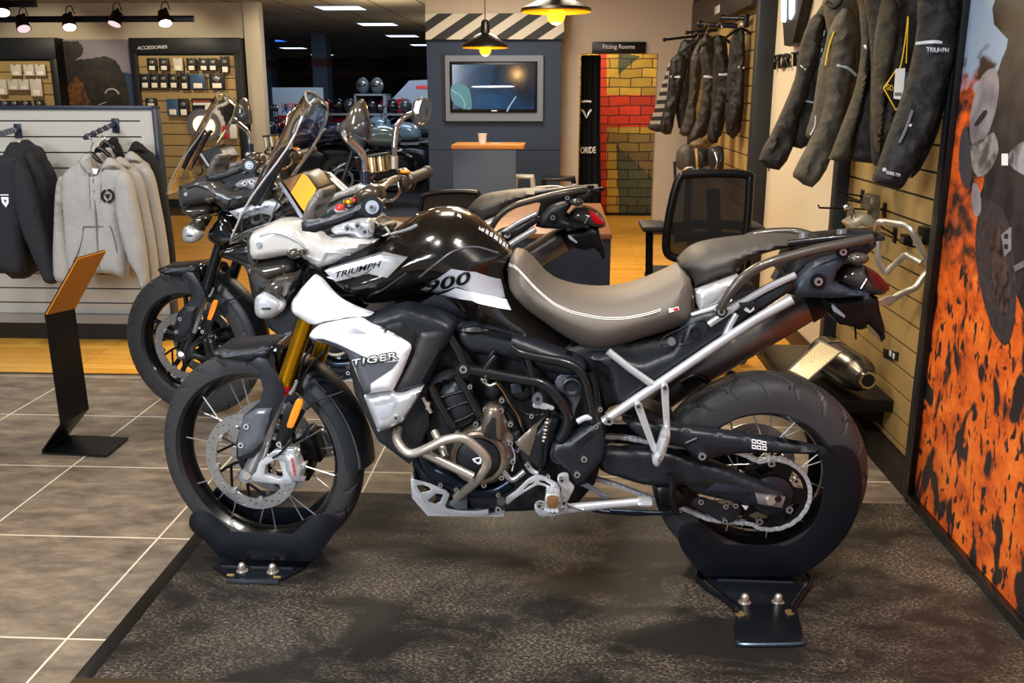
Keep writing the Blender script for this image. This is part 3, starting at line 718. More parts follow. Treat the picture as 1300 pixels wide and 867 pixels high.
def fork():
    y = -.115
    g = pipe(bike, 'fork_tube', M_gold, .0235, [(392,398,y), (360,491,y)], 24, False); other(g)
    s = pipe(bike, 'fork_slider', M_silver, .0165, [(361,488,y), (333,570,y)], 20, False); other(s)
    c = pipe(bike, 'fork_seal', M_redtxt, .0245, [(361.5,487,y), (358.5,497,y)], 20, False); other(c)
    # axle lug and caliper bracket
    lug = MB().tube([pt(335,562,y), pt(322,592,y), pt(313,604,y)], [.021, .026, .02], 16).cyl(pt(313,604,y+.02), pt(313,604,y-.022), .021, 20)
    L = lug.build('axle_lug', M_alu, bike, K); other(L)
    cc = MB().cyl(pt(313,604,y-.022), pt(313,604,y-.028), .013, 6); cc.build('axle_bolt', M_steel, L, K)
    hole = [Z('t', (620,410), (635,330), (735,275), (775,420), (740,445))]
    br = plate(bike, 'caliper_bracket', M_silver, Z('t', (440,400), (500,345), (600,290), (700,210), (860,195), (885,205), (875,225), (760,245), (900,240), (905,330), (960,310), (965,330), (930,385), (925,440), (950,440), (950,462), (860,480), (770,493), (640,478), (520,462), (450,440)), y-.02, y+.005, hole, bev=.003)
    other(br)
    cal, hf = shell(bike, 'brake_caliper', M_silver, Z('t', (780,250), (850,235), (900,300), (925,380), (922,440), (900,475), (850,470), (835,440), (800,380), (790,310)), y-.028, y+.01, .01, .012, 2); other(cal)
    lettering(cal, 'caliper_lettering', M_redtxt, 'brembo', Z('t', (838,275), (862,420), (890,412), (862,268)), y-.042, bold=.02)
    sh_, _ = shell(bike, 'brake_hose_bundle', M_engine, Z('t', (900,150), (960,40), (1020,60), (1070,180), (1095,290), (1060,315), (1010,300), (1000,440), (960,470), (940,420), (965,330), (930,300)), .0, .05, .02, .02, 2)
    # fork guard, black, with grey plate
    gd = plate(bike, 'fork_guard', M_satin, Z('e', (590,92), (640,130), (668,240), (650,300), (560,380), (520,520), (520,620), (600,615), (650,575), (690,470), (775,290), (785,235), (690,72), (640,60)), y-.032, y-.028, bev=.001); other(gd, .27)
    g2, _ = shell(bike, 'fork_guard_plate', M_grey, Z('e', (565,382), (625,345,'s'), (714,342,'s'), (700,400), (670,520), (600,585), (532,607,'s'), (522,540), (545,420)), y-.036, y-.032, .007, .01, 1)
    for q in Z('e', (577,437), (547,540)): bolt(g2, K, q[0], q[1], y-.043, .0085)
    rg = Z('e', (600,360), (710,342), (690,372), (590,395))
    r = plate(bike, 'reflector', M_orange, smooth_loop(Z('e', (845,300), (868,292), (887,308), (835,440), (812,447), (796,432)), 2), y-.036, y-.026, bev=.002)
    pl = plate(bike, 'reflector_bracket', M_black, Z('e', (800,300), (900,360), (790,545), (745,560), (735,520), (760,430)), y-.024, y-.018, bev=.001)
    b = Z('e', (757,535))[0]; bolt(pl, K, b[0], b[1], y-.026, .008)
    # guard / springs clutter between
    for k in range(5):
        q = Z('e', (775-k*12, 350+k*38))[0]; MB().sphere(pt(*q, y+.005), .009, sc=(1, .6, .8), n=10).build('hose_clip', M_black if k % 2 else M_steel, bike, K)
    # hoses
    for a in ([(940,0), (895,60), (870,140), (860,200), (830,260)], [(1010,20), (930,100), (885,180), (868,240)]):
        pipe(bike, 'brake_hose', M_black, .0042, [q+(y-.02,) for q in Z('e', *a)], 8)
    pipe(bike, 'hose_fitting', M_alu, .0065, [q+(y-.025,) for q in Z('e', (855,190), (835,235), (815,260))], 8)
    pipe(bike, 'speed_sensor_cable', M_black, .0035, [q+(y-.03,) for q in Z('e', (905,345), (960,300), (1030,275), (1110,245))], 8)
    pipe(bike, 'speed_sensor_cable', M_black, .0035, [q+(y-.03,) for q in Z('t', (860,110), (800,180), (740,240), (690,270))], 8)
    # front mudguard as a real arch over the tyre
    fr = fwf; m = MB(); r = .353
    prof = [(r-.042, -.068), (r-.012, -.064), (r+.002, -.05), (r+.008, -.02), (r+.009, 0), (r+.008, .02), (r+.002, .05), (r-.012, .064), (r-.042, .068)]
    prof += [(a-.004, b*.94) for a, b in prof[::-1]]
    m.lathe(prof, 48, closed=True, a0=math.radians(0), a1=math.radians(66))
    o = m.build('front_mudguard', M_satin, bike, fr, smooth=50)
    MB().lathe([(.352, -.071), (.358, -.071), (.358, -.064), (.352, -.064)], 20, closed=True, a0=math.radians(2), a1=math.radians(50)).build('mudguard_edge', M_gloss, o, fr)
    n_, _ = shell(o, 'mudguard_side', M_satin, Z('e', (378,38), (430,20), (540,15), (690,0), (735,5), (700,45), (695,80), (640,75), (590,88), (500,80), (430,74)), -.075, .075, .012, .015, 2, back=.012, ymap=-.085)
    shell(n_, 'mudguard_rib', M_grey, Z('e', (440,52), (640,20), (720,8), (600,38), (450,62)), -.092, -.086, .004, .006, 1)
    shell(bike, 'inner_fairing', M_gloss, Z('e', (700,0), (790,0), (760,120), (740,170), (700,80)), -.08, .08, .01, .02, 2)
    # yokes / steering head behind the wing
    shell(bike, 'steering_head', M_black, [(395,300), (470,290), (480,330), (455,400), (420,420), (385,400), (385,340)], -.07, .07, .02, .03, 2, back=.02)
    shell(bike, 'radiator', M_engine, [(440,440), (480,430), (540,460), (545,540), (520,590), (480,560), (450,500)], -.17, .17, .004, .02, 1, back=.004)
fork()
def engine():
    shell(bike, 'engine_block', M_engine, [(560,428), (600,412), (700,448), (745,470), (768,520), (765,585), (735,640), (640,652), (575,640), (530,615), (520,560), (530,480)], -.10, .10, .03, .04, 2, back=.03)
    # airbox and lower tank cover
    shell(bike, 'lower_side_cover', M_satin, Z('f', (985,345), (1090,318), (1300,372))+[(690,440), (735,458), (745,470), (730,480), (690,472), (640,455), (600,450), (585,440)], -.155, -.10, .02, .03, 2)
    shell(bike, 'side_cover_rib', M_black, Z('f', (1000,340), (1095,325), (1300,375), (1300,395), (1120,365), (1060,372)), -.18, -.165, .006, .01, 1)
    # cylinder block
    shell(bike, 'cylinder_block', M_engine, Z('g', (235,215), (300,150), (340,135), (410,170), (440,230), (470,330), (400,400), (340,420), (270,320)), -.17, -.05, .03, .06, 2)
    for a in ([(262,235), (330,215), (400,195)], [(290,305), (360,275), (430,255)], [(325,375), (390,350), (445,320)]):
        pipe(bike, 'cylinder_band', M_black, .005, [q+(-.195,) for q in Z('g', *a)], 8)
    shell(bike, 'cam_cover', M_engine, Z('g', (190,160), (250,110), (340,90), (380,120), (330,145), (250,170), (210,190)), -.18, -.1, .02, .03, 2)
    for a in ([(345,115), (400,200), (430,260), (470,340)], [(205,170), (235,240), (280,320), (330,400)]):
        pipe(bike, 'coolant_pipe', M_frame, .011, [q+(-.20,) for q in Z('g', *a)], 12)
    # covers in warm grey magnesium
    o1, _ = shell(bike, 'clutch_cover', M_magn, Z('g', (350,430), (420,400), (470,360), (495,300), (540,280), (592,300), (640,360), (645,430), (690,470), (655,500), (660,590), (610,670), (540,712), (470,700), (400,650), (355,580), (340,500)), -.165, -.10, .022, .03, 2)
    shell(o1, 'cover_ridge', M_magn, Z('g', (500,300), (545,285), (585,305), (600,380), (600,470), (560,480), (490,460), (480,400)), -.196, -.185, .016, .025, 2)
    shell(o1, 'ridge_recess', M_engine, Z('g', (540,350), (560,352), (560,470), (492,450), (505,400)), -.215, -.21, .002, .006, 1)
    cx, cz = Z('g', (465,575))[0]
    c = pt(cx, cz, -.20); rd = MB()
    rd.v = []
    q = MB().lathe([(0, 0), (.052, 0), (.060, .004), (.063, .012), (.063, .03)], 40); q.v = [(a[0]+c[0], a[1]+c[1]-.006, a[2]+c[2]) for a in q.v]
    rc = q.build('round_cover', M_engine, bike, K)
    q = MB().lathe([(.064, .0), (.074, -.002), (.080, .004), (.080, .03), (.064, .03)], 40, closed=True); q.v = [(a[0]+c[0], a[1]+c[1], a[2]+c[2]) for a in q.v]
    q.build('cover_ring', M_magn, rc, K)
    plate(rc, 'cover_emblem', M_white, Z('g', (430,575), (485,562), (480,600), (465,605), (440,590)), -.2085, -.206, [Z('g', (445,578), (474,571), (471,590), (458,595))], bev=0)
    for (x, y) in ((505,297), (592,303), (595,247), (643,378), (643,482), (656,582), (594,671), (497,712), (351,428), (452,377)):
        q = Z('g', (x, y))[0]; bolt(bike, K, q[0], q[1], -.185, .0075, out=.012)
    o2, _ = shell(bike, 'sprocket_cover', M_engine, Z('g', (668,485), (720,440), (780,400), (830,350), (885,318), (925,345), (900,430), (870,500), (850,600), (830,645), (760,640), (700,600), (672,540)), -.16, -.10, .018, .02, 1)
    shell(o2, 'cover_ridge', M_magn, Z('g', (670,483), (760,400), (835,340), (790,400), (775,470), (745,560), (690,520)), -.182, -.174, .004, .01, 1)
    pipe(bike, 'gear_linkage', M_black, .0045, [q+(-.20,) for q in Z('g', (850,300), (840,380), (825,480), (805,640), (795,690))], 8)
    sp = MB()
    for k in range(7):
        q = Z('g', (845-k*3.5, 355+k*20))[0]; a = pt(*q, -.20); sp.sphere(a, .0075 if k % 2 else .0055, n=10, sc=(1, 1, .8))
    sp.build('linkage_joint', M_steel, bike, K)
    plate(bike, 'throttle_bracket', M_silver, smooth_loop(Z('g', (765,270), (800,262), (880,290), (870,308), (800,298), (768,292)), 2), -.20, -.19)
    plate(bike, 'frame_gusset', M_grey, smooth_loop(Z('g', (885,150), (920,110), (960,95), (1010,115), (1035,170), (1030,230), (1000,300), (985,355), (975,280), (940,220), (900,190)), 2), -.165, -.15)
    for (x, y, R_) in ((978,180,.027), (915,548,.029)):
        q = pt(*Z('g', (x, y))[0], -.19); m = MB().lathe([(0, .004), (R_*.55, .004), (R_*.7, .0), (R_*.82, -.006), (R_, -.004), (R_, .02)], 32); m.v = [(a[0]+q[0], a[1]+q[1], a[2]+q[2]) for a in m.v]
        m.build('pivot_cap', M_satin, bike, K)
    cv, _ = shell(bike, 'pivot_cover', M_satin, Z('g', (868,505), (900,490), (950,480,'s'), (1040,415), (1125,365,'s'), (1150,385), (1165,490,'s'), (1160,560), (1105,640), (1050,695), (1000,722,'s'), (975,690), (945,640), (895,605), (862,570)), -.19, -.15, .012, .018, 2)
    shell(cv, 'cover_slot', M_dark, Z('g', (1010,480), (1080,425), (1105,430), (1095,450), (1030,500), (1005,502)), -.206, -.20, .001, .005, 1)
    for x, y in ((1047,574), (1008,659)): q = Z('g', (x, y))[0]; bolt(cv, K, q[0], q[1], -.202, .009)
    # frame tubes
    F = [([(385,80), (480,95), (600,118), (700,137), (800,155), (870,200), (925,270), (955,340), (945,410), (912,470)], .0155),
         ([(640,-40), (700,-5), (840,25), (940,45), (1010,80), (1055,150), (1075,230), (1092,320), (1097,370)], .014),
         ([(560,5), (530,40), (505,78)], .011), ([(735,20), (748,70), (762,125)], .010)]
    for P, r in F: pipe(bike, 'frame_tube', M_frame, r, [q+(-.185,) for q in Z('g', *P)], 14)
    pipe(bike, 'frame_tube', M_frame, .013, [q+(-.185,) for q in Z('f', (955,375), (1000,450), (1040,540))], 14)
    pipe(bike, 'frame_tube', M_frame, .009, [q+(-.175,) for q in Z('f', (1205,450), (1180,490), (1160,545))], 12)
    m = MB(); q = pt(*Z('g', (383,80))[0], -.19); m.cyl((q[0], q[1]+.02, q[2]), (q[0], q[1]-.012, q[2]), .022, 24); e = m.build('engine_mount', M_frame, bike, K); bolt(e, K, *Z('g', (383,80))[0], -.203, .011)
    # intake boots, wiring, regulator and small hardware
    shell(bike, 'intake_boot', M_matte, Z('g', (500,140), (560,120), (600,170), (590,235), (540,255), (495,215)), -.15, -.08, .025, .03, 2)
    shell(bike, 'intake_boot', M_matte, Z('g', (625,170), (690,150), (760,175), (770,235), (700,260), (640,240)), -.15, -.08, .02, .025, 2)
    plate(bike, 'wiring_box', mat('dark_box', '2b3038', .35, .2), Z('g', (640,165), (700,158), (705,210), (648,218)), -.185, -.165)
    for a, mm, rr in (([(560,150), (600,200), (640,270), (680,330), (705,400)], M_bronze, .0035), ([(575,150), (615,210), (655,280), (700,350), (712,420)], M_black, .005), ([(700,40), (760,150), (770,240), (800,330)], M_black, .006), ([(480,130), (520,170), (560,160)], M_steel, .004),
                      ([(690,300), (730,330), (780,335), (830,330)], M_black, .005), ([(600,640), (650,690), (720,640)], M_alu, .009), ([(730,600), (760,640), (800,660)], M_silver, .008), ([(1085,100), (1110,180), (1120,300)], M_black, .010), ([(1010,370), (1050,350), (1090,345)], M_lgrey, .009)):
        pipe(bike, 'hose' if mm is M_black else 'pipe_fitting', mm, rr, [q+(-.19,) for q in Z('g', *a)], 10)
    for (x, y) in ((500,143), (420,175), (758,337), (793,240), (740,610), (848,670), (1135,300), (1113,395), (235,575), (345,740), (258,715), (575,770)):
        q = Z('g', (x, y))[0]; bolt(bike, K, q[0], q[1], -.20, .0065, out=.008)
    q = pt(*Z('g', (790,243))[0], -.20); MB().cyl((q[0], q[1]+.02, q[2]), (q[0], q[1]-.008, q[2]), .015, 20).build('throttle_pulley', M_grey, bike, K)
    pipe(bike, 'fin_edge', M_silver, .0025, [q+(-.19,) for q in Z('g', (640,485), (665,560), (650,640))], 6)
    shell(bike, 'generator_cover', M_engine, Z('g', (600,300), (650,330), (690,420), (700,480), (690,560), (665,600), (660,480), (640,380)), -.175, -.12, .012, .015, 2)
    # header pipes
    pipe(bike, 'exhaust_header', M_bluepipe, .021, [q+(-.13,) for q in Z('g', (120,340), (145,440), (160,560), (210,640), (300,680), (380,715), (450,750), (560,745), (640,700))], 16)
    pipe(bike, 'exhaust_header', M_bronze, .016, [q+(-.06,) for q in Z('g', (175,290), (140,350), (130,450), (150,580), (190,700))], 14)
    pipe(bike, 'exhaust_header', M_bronze, .015, [q+(-.09,) for q in Z('g', (400,800), (520,808), (650,795), (760,780))], 14)
    for (a, b) in (((160,235), (205,320)), ((195,262), (185,300))): pipe(bike, 'hose_clamp', M_steel, .006, [q+(-.19,) for q in Z('g', a, b)], 8, False)
    # skid plate
    sk = plate(bike, 'skid_plate', M_silver, Z('r', (715,290), (740,285), (860,320), (980,370), (1008,400), (995,440), (975,480), (985,505), (1075,522), (1220,525), (1298,510), (1298,558), (1080,556), (860,532), (800,480), (735,395), (718,350)), -.15, -.144, [Z('r', (762,335), (800,328), (850,345), (866,365), (850,375), (790,388)), Z('r', (850,440), (905,395), (960,400), (935,455), (900,470), (850,455))], bev=.0015)
    plate(bike, 'skid_plate_floor', M_silver, [(521.5,606,), (524,600), (529,628), (546,650), (620,655), (640,652), (640,656), (543,655), (523,632)], -.148, .14, bev=0)
    plate(bike, 'skid_plate_bracket', M_grey, Z('r', (1010,450), (1060,425), (1140,405), (1140,512), (1065,515), (1000,480)), -.142, -.13)
    # crash bars
    yb = -.245
    cb = MB()
    cb.tube([pt(*q, y) for q, y in zip(Z('g', (70,375), (25,410), (18,470), (60,530), (110,543), (190,512), (280,470), (370,458), (430,490), (490,545), (512,590), (490,650), (440,710), (345,785)), (-.12, -.17, -.22, -.25, -.26, -.27, -.275, -.275, -.27, -.265, -.26, -.25, -.22, -.15))], .0128, 16)
    cb.tube([pt(*q, -.25) for q in Z('g', (165,540), (435,672))], .0125, 16, False)
    cb.tube([pt(*q, y) for q, y in zip(Z('g', (222,425), (250,480), (285,560)), (-.20, -.225, -.25))], .011, 14)
    cbo = cb.build('crash_bar', M_steel, bike, K, smooth=60); mirror(cbo)
    # gear lever, footpeg, side stand
    gl = plate(bike, 'gear_lever', M_silver, smooth_loop(Z('s', (130,430), (200,380), (250,330), (300,285), (350,262), (400,262), (460,290), (510,318), (535,350), (520,372), (480,368), (420,340), (370,330), (320,355), (270,385), (200,430), (140,478)), 2), -.215, -.205, [Z('s', (262,365), (300,325), (345,305), (340,318), (300,345), (270,368)), Z('s', (380,295), (420,300), (470,330), (465,342), (420,322), (382,310))])
    MB().cyl(pt(*Z('s', (95,452))[0], -.26), pt(*Z('s', (95,452))[0], -.20), .012, 16).build('lever_tip', M_matte, gl, K)
    for x, y in ((75,508), (503,353), (550,290), (383,480), (567,460)):
        q = Z('s', (x, y))[0]; bolt(bike, K, q[0], q[1], -.222, .009)
    ph = plate(bike, 'footpeg_hanger', M_silver, smooth_loop(Z('s', (520,260), (560,240), (600,250), (605,300), (645,345), (620,400), (590,460), (550,480), (530,520), (480,560), (400,565), (355,530), (345,480), (380,450), (430,455), (520,420), (545,360), (520,310)), 2), -.205, -.195)
    fp, _ = shell(bike, 'footpeg', M_silver, Z('s', (425,420), (450,400), (510,400), (535,430), (530,510), (500,550), (450,550), (425,510)), -.27, -.21, .006, .008, 2)
    shell(fp, 'peg_rubber', mat('brown_peg_rubber', '6a4a2a', .7, bump=(150, .5, .002)), Z('s', (440,425), (465,412), (515,418), (525,440), (520,490), (490,515), (450,505), (438,480)), -.277, -.268, .004, .006, 2)
    for x in (450, 480, 510): q = Z('s', (x, 520))[0]; MB().cyl(pt(*q, -.285), pt(*q, -.262), .006, 8, r2=.008).build('peg_tooth', M_silver, fp, K)
    MB().cyl(pt(*Z('s', (480,560))[0], -.22), pt(*Z('s', (480,608))[0], -.22), .009, 12, r2=.004).build('peg_feeler', M_alu, fp, K)
    ss = pipe(bike, 'side_stand', M_silver, [.018, .014, .012, .0125], [q+(-.20,) for q in Z('s', (400,530), (700,495), (900,475), (1140,455))], 14, False)
    MB().rbox(*sum([[min(a, b), max(a, b)] for a, b in zip(pt(*Z('s', (1115,500))[0], -.225), pt(*Z('s', (1228,405))[0], -.175))], []), r=.009).build('stand_foot', M_silver, ss, K)
    pipe(bike, 'stand_spring', M_alu, .0045, [q+(-.215,) for q in Z('s', (590,470), (640,492), (715,518))], 8)
    pipe(bike, 'brake_line_pipe', M_bluepipe, .0065, [q+(-.12,) for q in Z('s', (700,500), (900,532), (1100,545), (1240,540))], 10)
    plate(bike, 'rear_set_arm', M_grey, Z('s', (680,330), (740,315), (860,395), (915,410), (900,440), (870,445), (800,385)), -.17, -.16)
engine()
def chain_run(pts, y, mname='drive_chain', root=bike):
    """links along a path, outer and inner side plates with rollers"""
    P, _ = crom([Vector(pt(p[0], p[1], y)) for p in pts], [1]*len(pts), 12)
    D = [0]
    for i in range(1, len(P)): D.append(D[-1]+(P[i]-P[i-1]).length)
    pitch = .0158; n = int(D[-1]/pitch); m = MB()
    def at_(d):
        for i in range(1, len(D)):
            if D[i] >= d: t = (d-D[i-1])/(D[i]-D[i-1]+1e-9); return P[i-1].lerp(P[i], t)
        return P[-1]
    for k in range(n):
        a = at_(k*pitch); b = at_((k+1)*pitch); t = (b-a).normalized(); u = Vector((-t.z, 0, t.x)); off = .008 if k % 2 else .0055
        for sgn in (-1, 1):
            loop = []
            for s, c in ((-1, a), (1, b)):
                for q in range(5):
                    an = (q/4-.5)*math.pi*.9; loop.append(c+t*s*.0062*math.cos(an)+u*s*.0062*math.sin(an)*1)
            yy = y+sgn*off
            m.plate([(q.x, q.z) for q in loop], yy-.0012, yy+.0012)
        m.cyl((a.x, y-.0105, a.z), (a.x, y+.0105, a.z), .0036, 8)
    return m.build(mname, M_chain, root, K)
def rear():
    # swing arm
    sw, _ = shell(bike, 'swingarm', M_satin, Z('h', (110,455), (200,448), (330,450), (430,462), (500,490), (600,515), (720,560), (830,605), (910,640,'s'), (912,690,'s'), (850,710), (790,700), (640,668), (520,640), (470,612), (400,612), (300,605), (200,575), (110,540)), -.125, -.085, .018, .02, 2)
    mirror(sw)
    shell(sw, 'swingarm_window', M_dark, Z('h', (500,570), (560,563), (680,590), (760,625), (750,645), (600,622), (480,600)), -.146, -.138, .002, .006, 1)
    plate(sw, 'swingarm_recess', mat('blue_black', '20262f', .35, .2), Z('h', (610,592), (700,605), (770,628), (745,645), (570,625)), -.149, -.145)
    # chain guard
    cg, ch = shell(bike, 'chain_guard', M_satin, Z('h', (205,320), (300,330), (430,350), (560,368), (700,388), (850,410), (1000,435), (1095,458), (1085,472), (950,468), (780,462), (680,470), (600,490), (545,505), (510,475), (470,440), (340,420), (280,395)), -.15, -.11, .01, .012, 1)
    shell(cg, 'guard_slot', M_dark, Z('h', (560,430), (640,435), (760,452), (640,462), (585,470), (565,455)), -.163, -.158, .001, .004, 1)
    for k, (x, y) in enumerate(((768,402), (790,405), (812,410), (768,426), (790,429), (814,432))):
        q = Z('h', (x, y), (x+19, y+3), (x+19, y+20), (x, y+17)); d = plate(cg, 'warning_sticker', M_white, q, -.1625, -.160, bev=0)
        q = Z('h', (x+4, y+5), (x+15, y+7), (x+15, y+14), (x+4, y+12)); plate(d, 'sticker_mark', M_black, q, -.163, -.1625, bev=0)
    MB().tube([tuple(ch.hit(K, *q)) for q in Z('h', (480,420), (530,398))], .004, 6, False).build('guard_highlight_rib', M_satin, cg, K)
    q = Z('h', (552,475))[0]; bolt(cg, K, q[0], q[1], -.160, .011)
    # chain
    cx, cz = Z('h', (852,640))[0]; cc = pt(cx, cz, -.085); rs = .110
    def onc(a): return (cc[0]+rs*math.cos(math.radians(a)), -.085, cc[2]+rs*math.sin(math.radians(a)))
    arc = [proj(K.M @ Vector(onc(a))) for a in range(112, -126, -9)]
    chain_run(Z('h', (125,390), (200,392), (320,412), (420,428), (560,442), (700,456))+arc+Z('h', (590,748), (480,705), (300,645), (180,600), (60,565)), -.085)
    # sprocket
    teeth = []; NT = 48
    for k in range(NT*2): a = 2*math.pi*k/(NT*2); r = rs-.001+(.004 if k % 2 == 0 else -.003); teeth.append((cc[0]+r*math.cos(a), cc[2]+r*math.sin(a)))
    wins = []
    for k in range(5):
        a0 = 2*math.pi*k/5+.2; L = []
        for t in (0, .2, .4, .6, .75): L.append((cc[0]+.093*math.cos(a0+t), cc[2]+.093*math.sin(a0+t)))
        for t in (.6, .15): L.append((cc[0]+.068*math.cos(a0+t), cc[2]+.068*math.sin(a0+t)))
        wins.append(L)
    spk = MB().plate(teeth, -.088, -.082, wins).build('rear_sprocket', M_black, bike, K)
    dr = MB().lathe([(0, -.02), (.04, -.02), (.06, -.01), (.062, .02)], 32); dr.v = [(a[0]+cc[0], a[1]-.088, a[2]+cc[2]) for a in dr.v]; dr.build('sprocket_carrier', M_satin, spk, K)
    for x, y in ((721,552), (851,504), (958,580), (929,704), (799,756)): q = Z('h', (x, y))[0]; bolt(spk, K, q[0], q[1], -.092, .0105, out=.01)
    ad = plate(bike, 'axle_block', M_alu, Z('h', (783,640), (820,645), (915,655), (900,703), (795,684)), -.158, -.145)
    q = pt(*Z('h', (846,662))[0], -.155); MB().cyl((q[0], -.15, q[2]), (q[0], -.172, q[2]), .013, 6).build('axle_nut', M_steel, ad, K)
    q = pt(*Z('h', (882,660))[0], -.155); MB().cyl((q[0], -.15, q[2]), (q[0], -.160, q[2]), .0095, 16).build('axle_hole', M_dark, ad, K)
    # lower chain guide
    plate(bike, 'chain_guide', M_engine, smooth_loop(Z('h', (520,660), (560,655), (650,690), (700,690), (725,710), (690,760), (640,765), (560,720), (505,690)), 2), -.112, -.106)
    for x, y in ((547,673), (655,692), (697,689), (650,758)): q = Z('h', (x, y))[0]; bolt(bike, K, q[0], q[1], -.114, .008)
    plate(bike, 'chain_guide_marker', M_white, Z('h', (722,688), (756,693), (742,713)), -.125, -.12)
    # suspension strut, hose loop by the swing arm
    pipe(bike, 'rear_stand_hook', M_black, [.010, .012, .012, .010], [q+(-.18,) for q in Z('h', (415,552), (425,600), (420,650), (440,722))], 12)
    pipe(bike, 'brake_line_pipe', M_bluepipe, .007, [q+(-.15,) for q in Z('h', (150,712), (330,722), (460,722))], 10)
    shell(bike, 'swingarm_skirt', M_black, Z('h', (350,612), (420,610), (470,640), (480,690), (420,712), (360,700)), -.13, -.10, .01, .02, 2)
    shell(bike, 'rear_shock', M_engine, Z('h', (80,100), (140,100), (165,130), (160,240), (120,300), (85,290)), -.05, .03, .01, .02, 2)
    shell(bike, 'inner_mudguard', M_matte, Z('h', (200,300), (330,290), (440,340), (430,370), (330,350), (250,340)), -.07, .07, .01, .02, 2)
    # rear hugger under the seat
    # subframe tubes
    ys = -.175
    pipe(bike, 'subframe_tube', M_silver, .0135, [(766,535,ys), (800,512,ys), (846,481,ys), (905,441,ys), (960,405,ys), (1006,380,ys)], 16, False)
    pipe(bike, 'subframe_tube', M_silver, .0105, [(772,446,ys), (800,468,ys), (830,489,ys)], 14, False)
    pipe(bike, 'subframe_tube', M_silver, .0095, [(900,412,ys+.01), (930,392,ys+.01), (970,368,ys+.01), (1010,349,ys+.01)], 12)
    pipe(bike, 'subframe_tube', M_silver, .009, [(916,436,ys+.01), (927,412,ys+.01), (935,398,ys+.01)], 12, False)
    pipe(bike, 'subframe_tube', M_silver, .009, [(878,401,-.14), (905,392,-.14), (930,383,-.14)], 12, False)
    q = Z('h', (148,322))[0]; bolt(bike, K, q[0], q[1], ys-.012, .012)
    for a, b, w_ in (((275,258), (345,450), .0), ((390,178), (400,362), 0), ((398,375), (355,505), 0)):
        A, B_ = Z('h', a, b); pa, pb = Vector((A[0], A[1])), Vector((B_[0], B_[1])); d = (pb-pa).normalized(); nrm = Vector((-d.y, d.x)); wa, wb = 5.0, 3.9
        L = [pa-d*5+nrm*wa*.6, pa-d*7, pa-d*5-nrm*wa*.6, pa-nrm*wa, pb-nrm*wb, pb+d*4, pb+nrm*wb, pa+nrm*wa]
        plate(bike, 'passenger_peg_hanger', M_silver, [tuple(x) for x in L], ys-.024, ys-.015)
        bolt(bike, K, A[0], A[1], ys-.026, .0085)
    fp, _ = shell(bike, 'passenger_footpeg', M_silver, Z('h', (388,362), (412,362), (410,420), (384,490), (362,524), (342,514), (336,490), (356,450), (370,400)), ys-.045, ys-.015, .008, .01, 2)
    # side panel behind the seat
    P = [(745,453), (775,452), (815,462), (850,448), (878,402), (905,395), (935,380), (965,372), (1005,352), (1012,365), (960,400), (905,438), (850,476), (815,500), (790,523), (778,500), (772,470)]
    sp_, sh = shell(bike, 'side_panel', M_satin, P, -.15, -.10, .012, .02, 1)
    MB().tube([tuple(sh.hit(K, *q)) for q in Z('c', (808,830), (830,800), (900,765), (1000,720), (1045,722), (1060,740), (1030,800), (980,825), (900,850), (830,855), (805,840))], .0016, 6).build('panel_line', M_dark, sp_, K)
    lk = pt(*Z('c', (863,826))[0], -.166); MB().cyl((lk[0], -.16, lk[2]), (lk[0], -.172, lk[2]), .011, 20).build('seat_lock', M_alu, sp_, K)
    q = MB().lathe([(.012, -.002), (.0155, -.002), (.0155, .004), (.012, .004)], 24, closed=True); c = pt(*Z('c', (985,780))[0], -.166); q.v = [(a[0]+c[0], a[1]+c[1], a[2]+c[2]) for a in q.v]; q.build('panel_emblem', M_dark, sp_, K)
    plate(sp_, 'panel_mark', M_dark, Z('c', (905,835), (930,770), (940,770), (918,835)), -.1665, -.164, bev=0)
    plate(bike, 'power_socket', M_dark, Z('d', (30,545), (100,540), (115,580), (50,600)), -.185, -.17)
    plate(bike, 'switch_marks', M_lgrey, Z('d', (50,575), (60,562), (80,578), (95,560), (98,572), (78,588), (58,580)), -.1865, -.185, bev=0)
    # silencer on the far side
    a, b = pt(865,478,.14), pt(1022,386,.14)
    MB().tube([pt(846,500,.14), pt(880,470,.14), pt(1022,386,.14), pt(1030,382,.14)], [.045, .058, .056, .050], 32, False).build('silencer', M_silencer, bike, K, smooth=40)
    MB().tube([pt(1022,388,.14), pt(1050,374,.14), pt(1062,367,.14)], [.058, .050, .034], 32, False).build('silencer_end_cap', M_matte, bike, K)
    MB().tube([pt(770,560,.10), pt(800,540,.12), pt(846,500,.14)], [.022, .025, .045], 20).build('link_pipe', M_silencer, bike, K)
    pipe(bike, 'silencer_bracket', M_black, .010, [(865,487,.08), (885,478,.08), (900,486,.08)], 10)
    # grab rail near and far
    def rail(pts, ys_, r, name='grab_rail'):
        return MB().tube([pt(p[0], p[1], y) for p, y in zip(pts, ys_)], r, 14).build(name, M_rail, bike, K, smooth=60)
    gp = [(913,396), (920,382), (934,362), (952,346), (975,334), (1005,325), (1040,316), (1075,309), (1106,302)]
    rail(gp, [-.185, -.195, -.20, -.20, -.195, -.18, -.165, -.15, -.12], [.011, .012, .013, .013, .013, .0135, .014, .014, .012])
    bq = Z('c', (1120,672))[0]; m = MB(); q = pt(*bq, -.185); m.cyl((q[0], q[1]+.02, q[2]), (q[0], q[1]-.006, q[2]), .016, 20); e = m.build('grab_rail_mount', M_frame, bike, K); bolt(e, K, *bq, -.192, .0105)
    rail([(935,309), (945,303), (962,297), (985,294), (1010,294), (1030,299), (1045,305)], [.19, .20, .20, .20, .19, .16, .12], [.010, .011, .012, .012, .012, .012, .012])
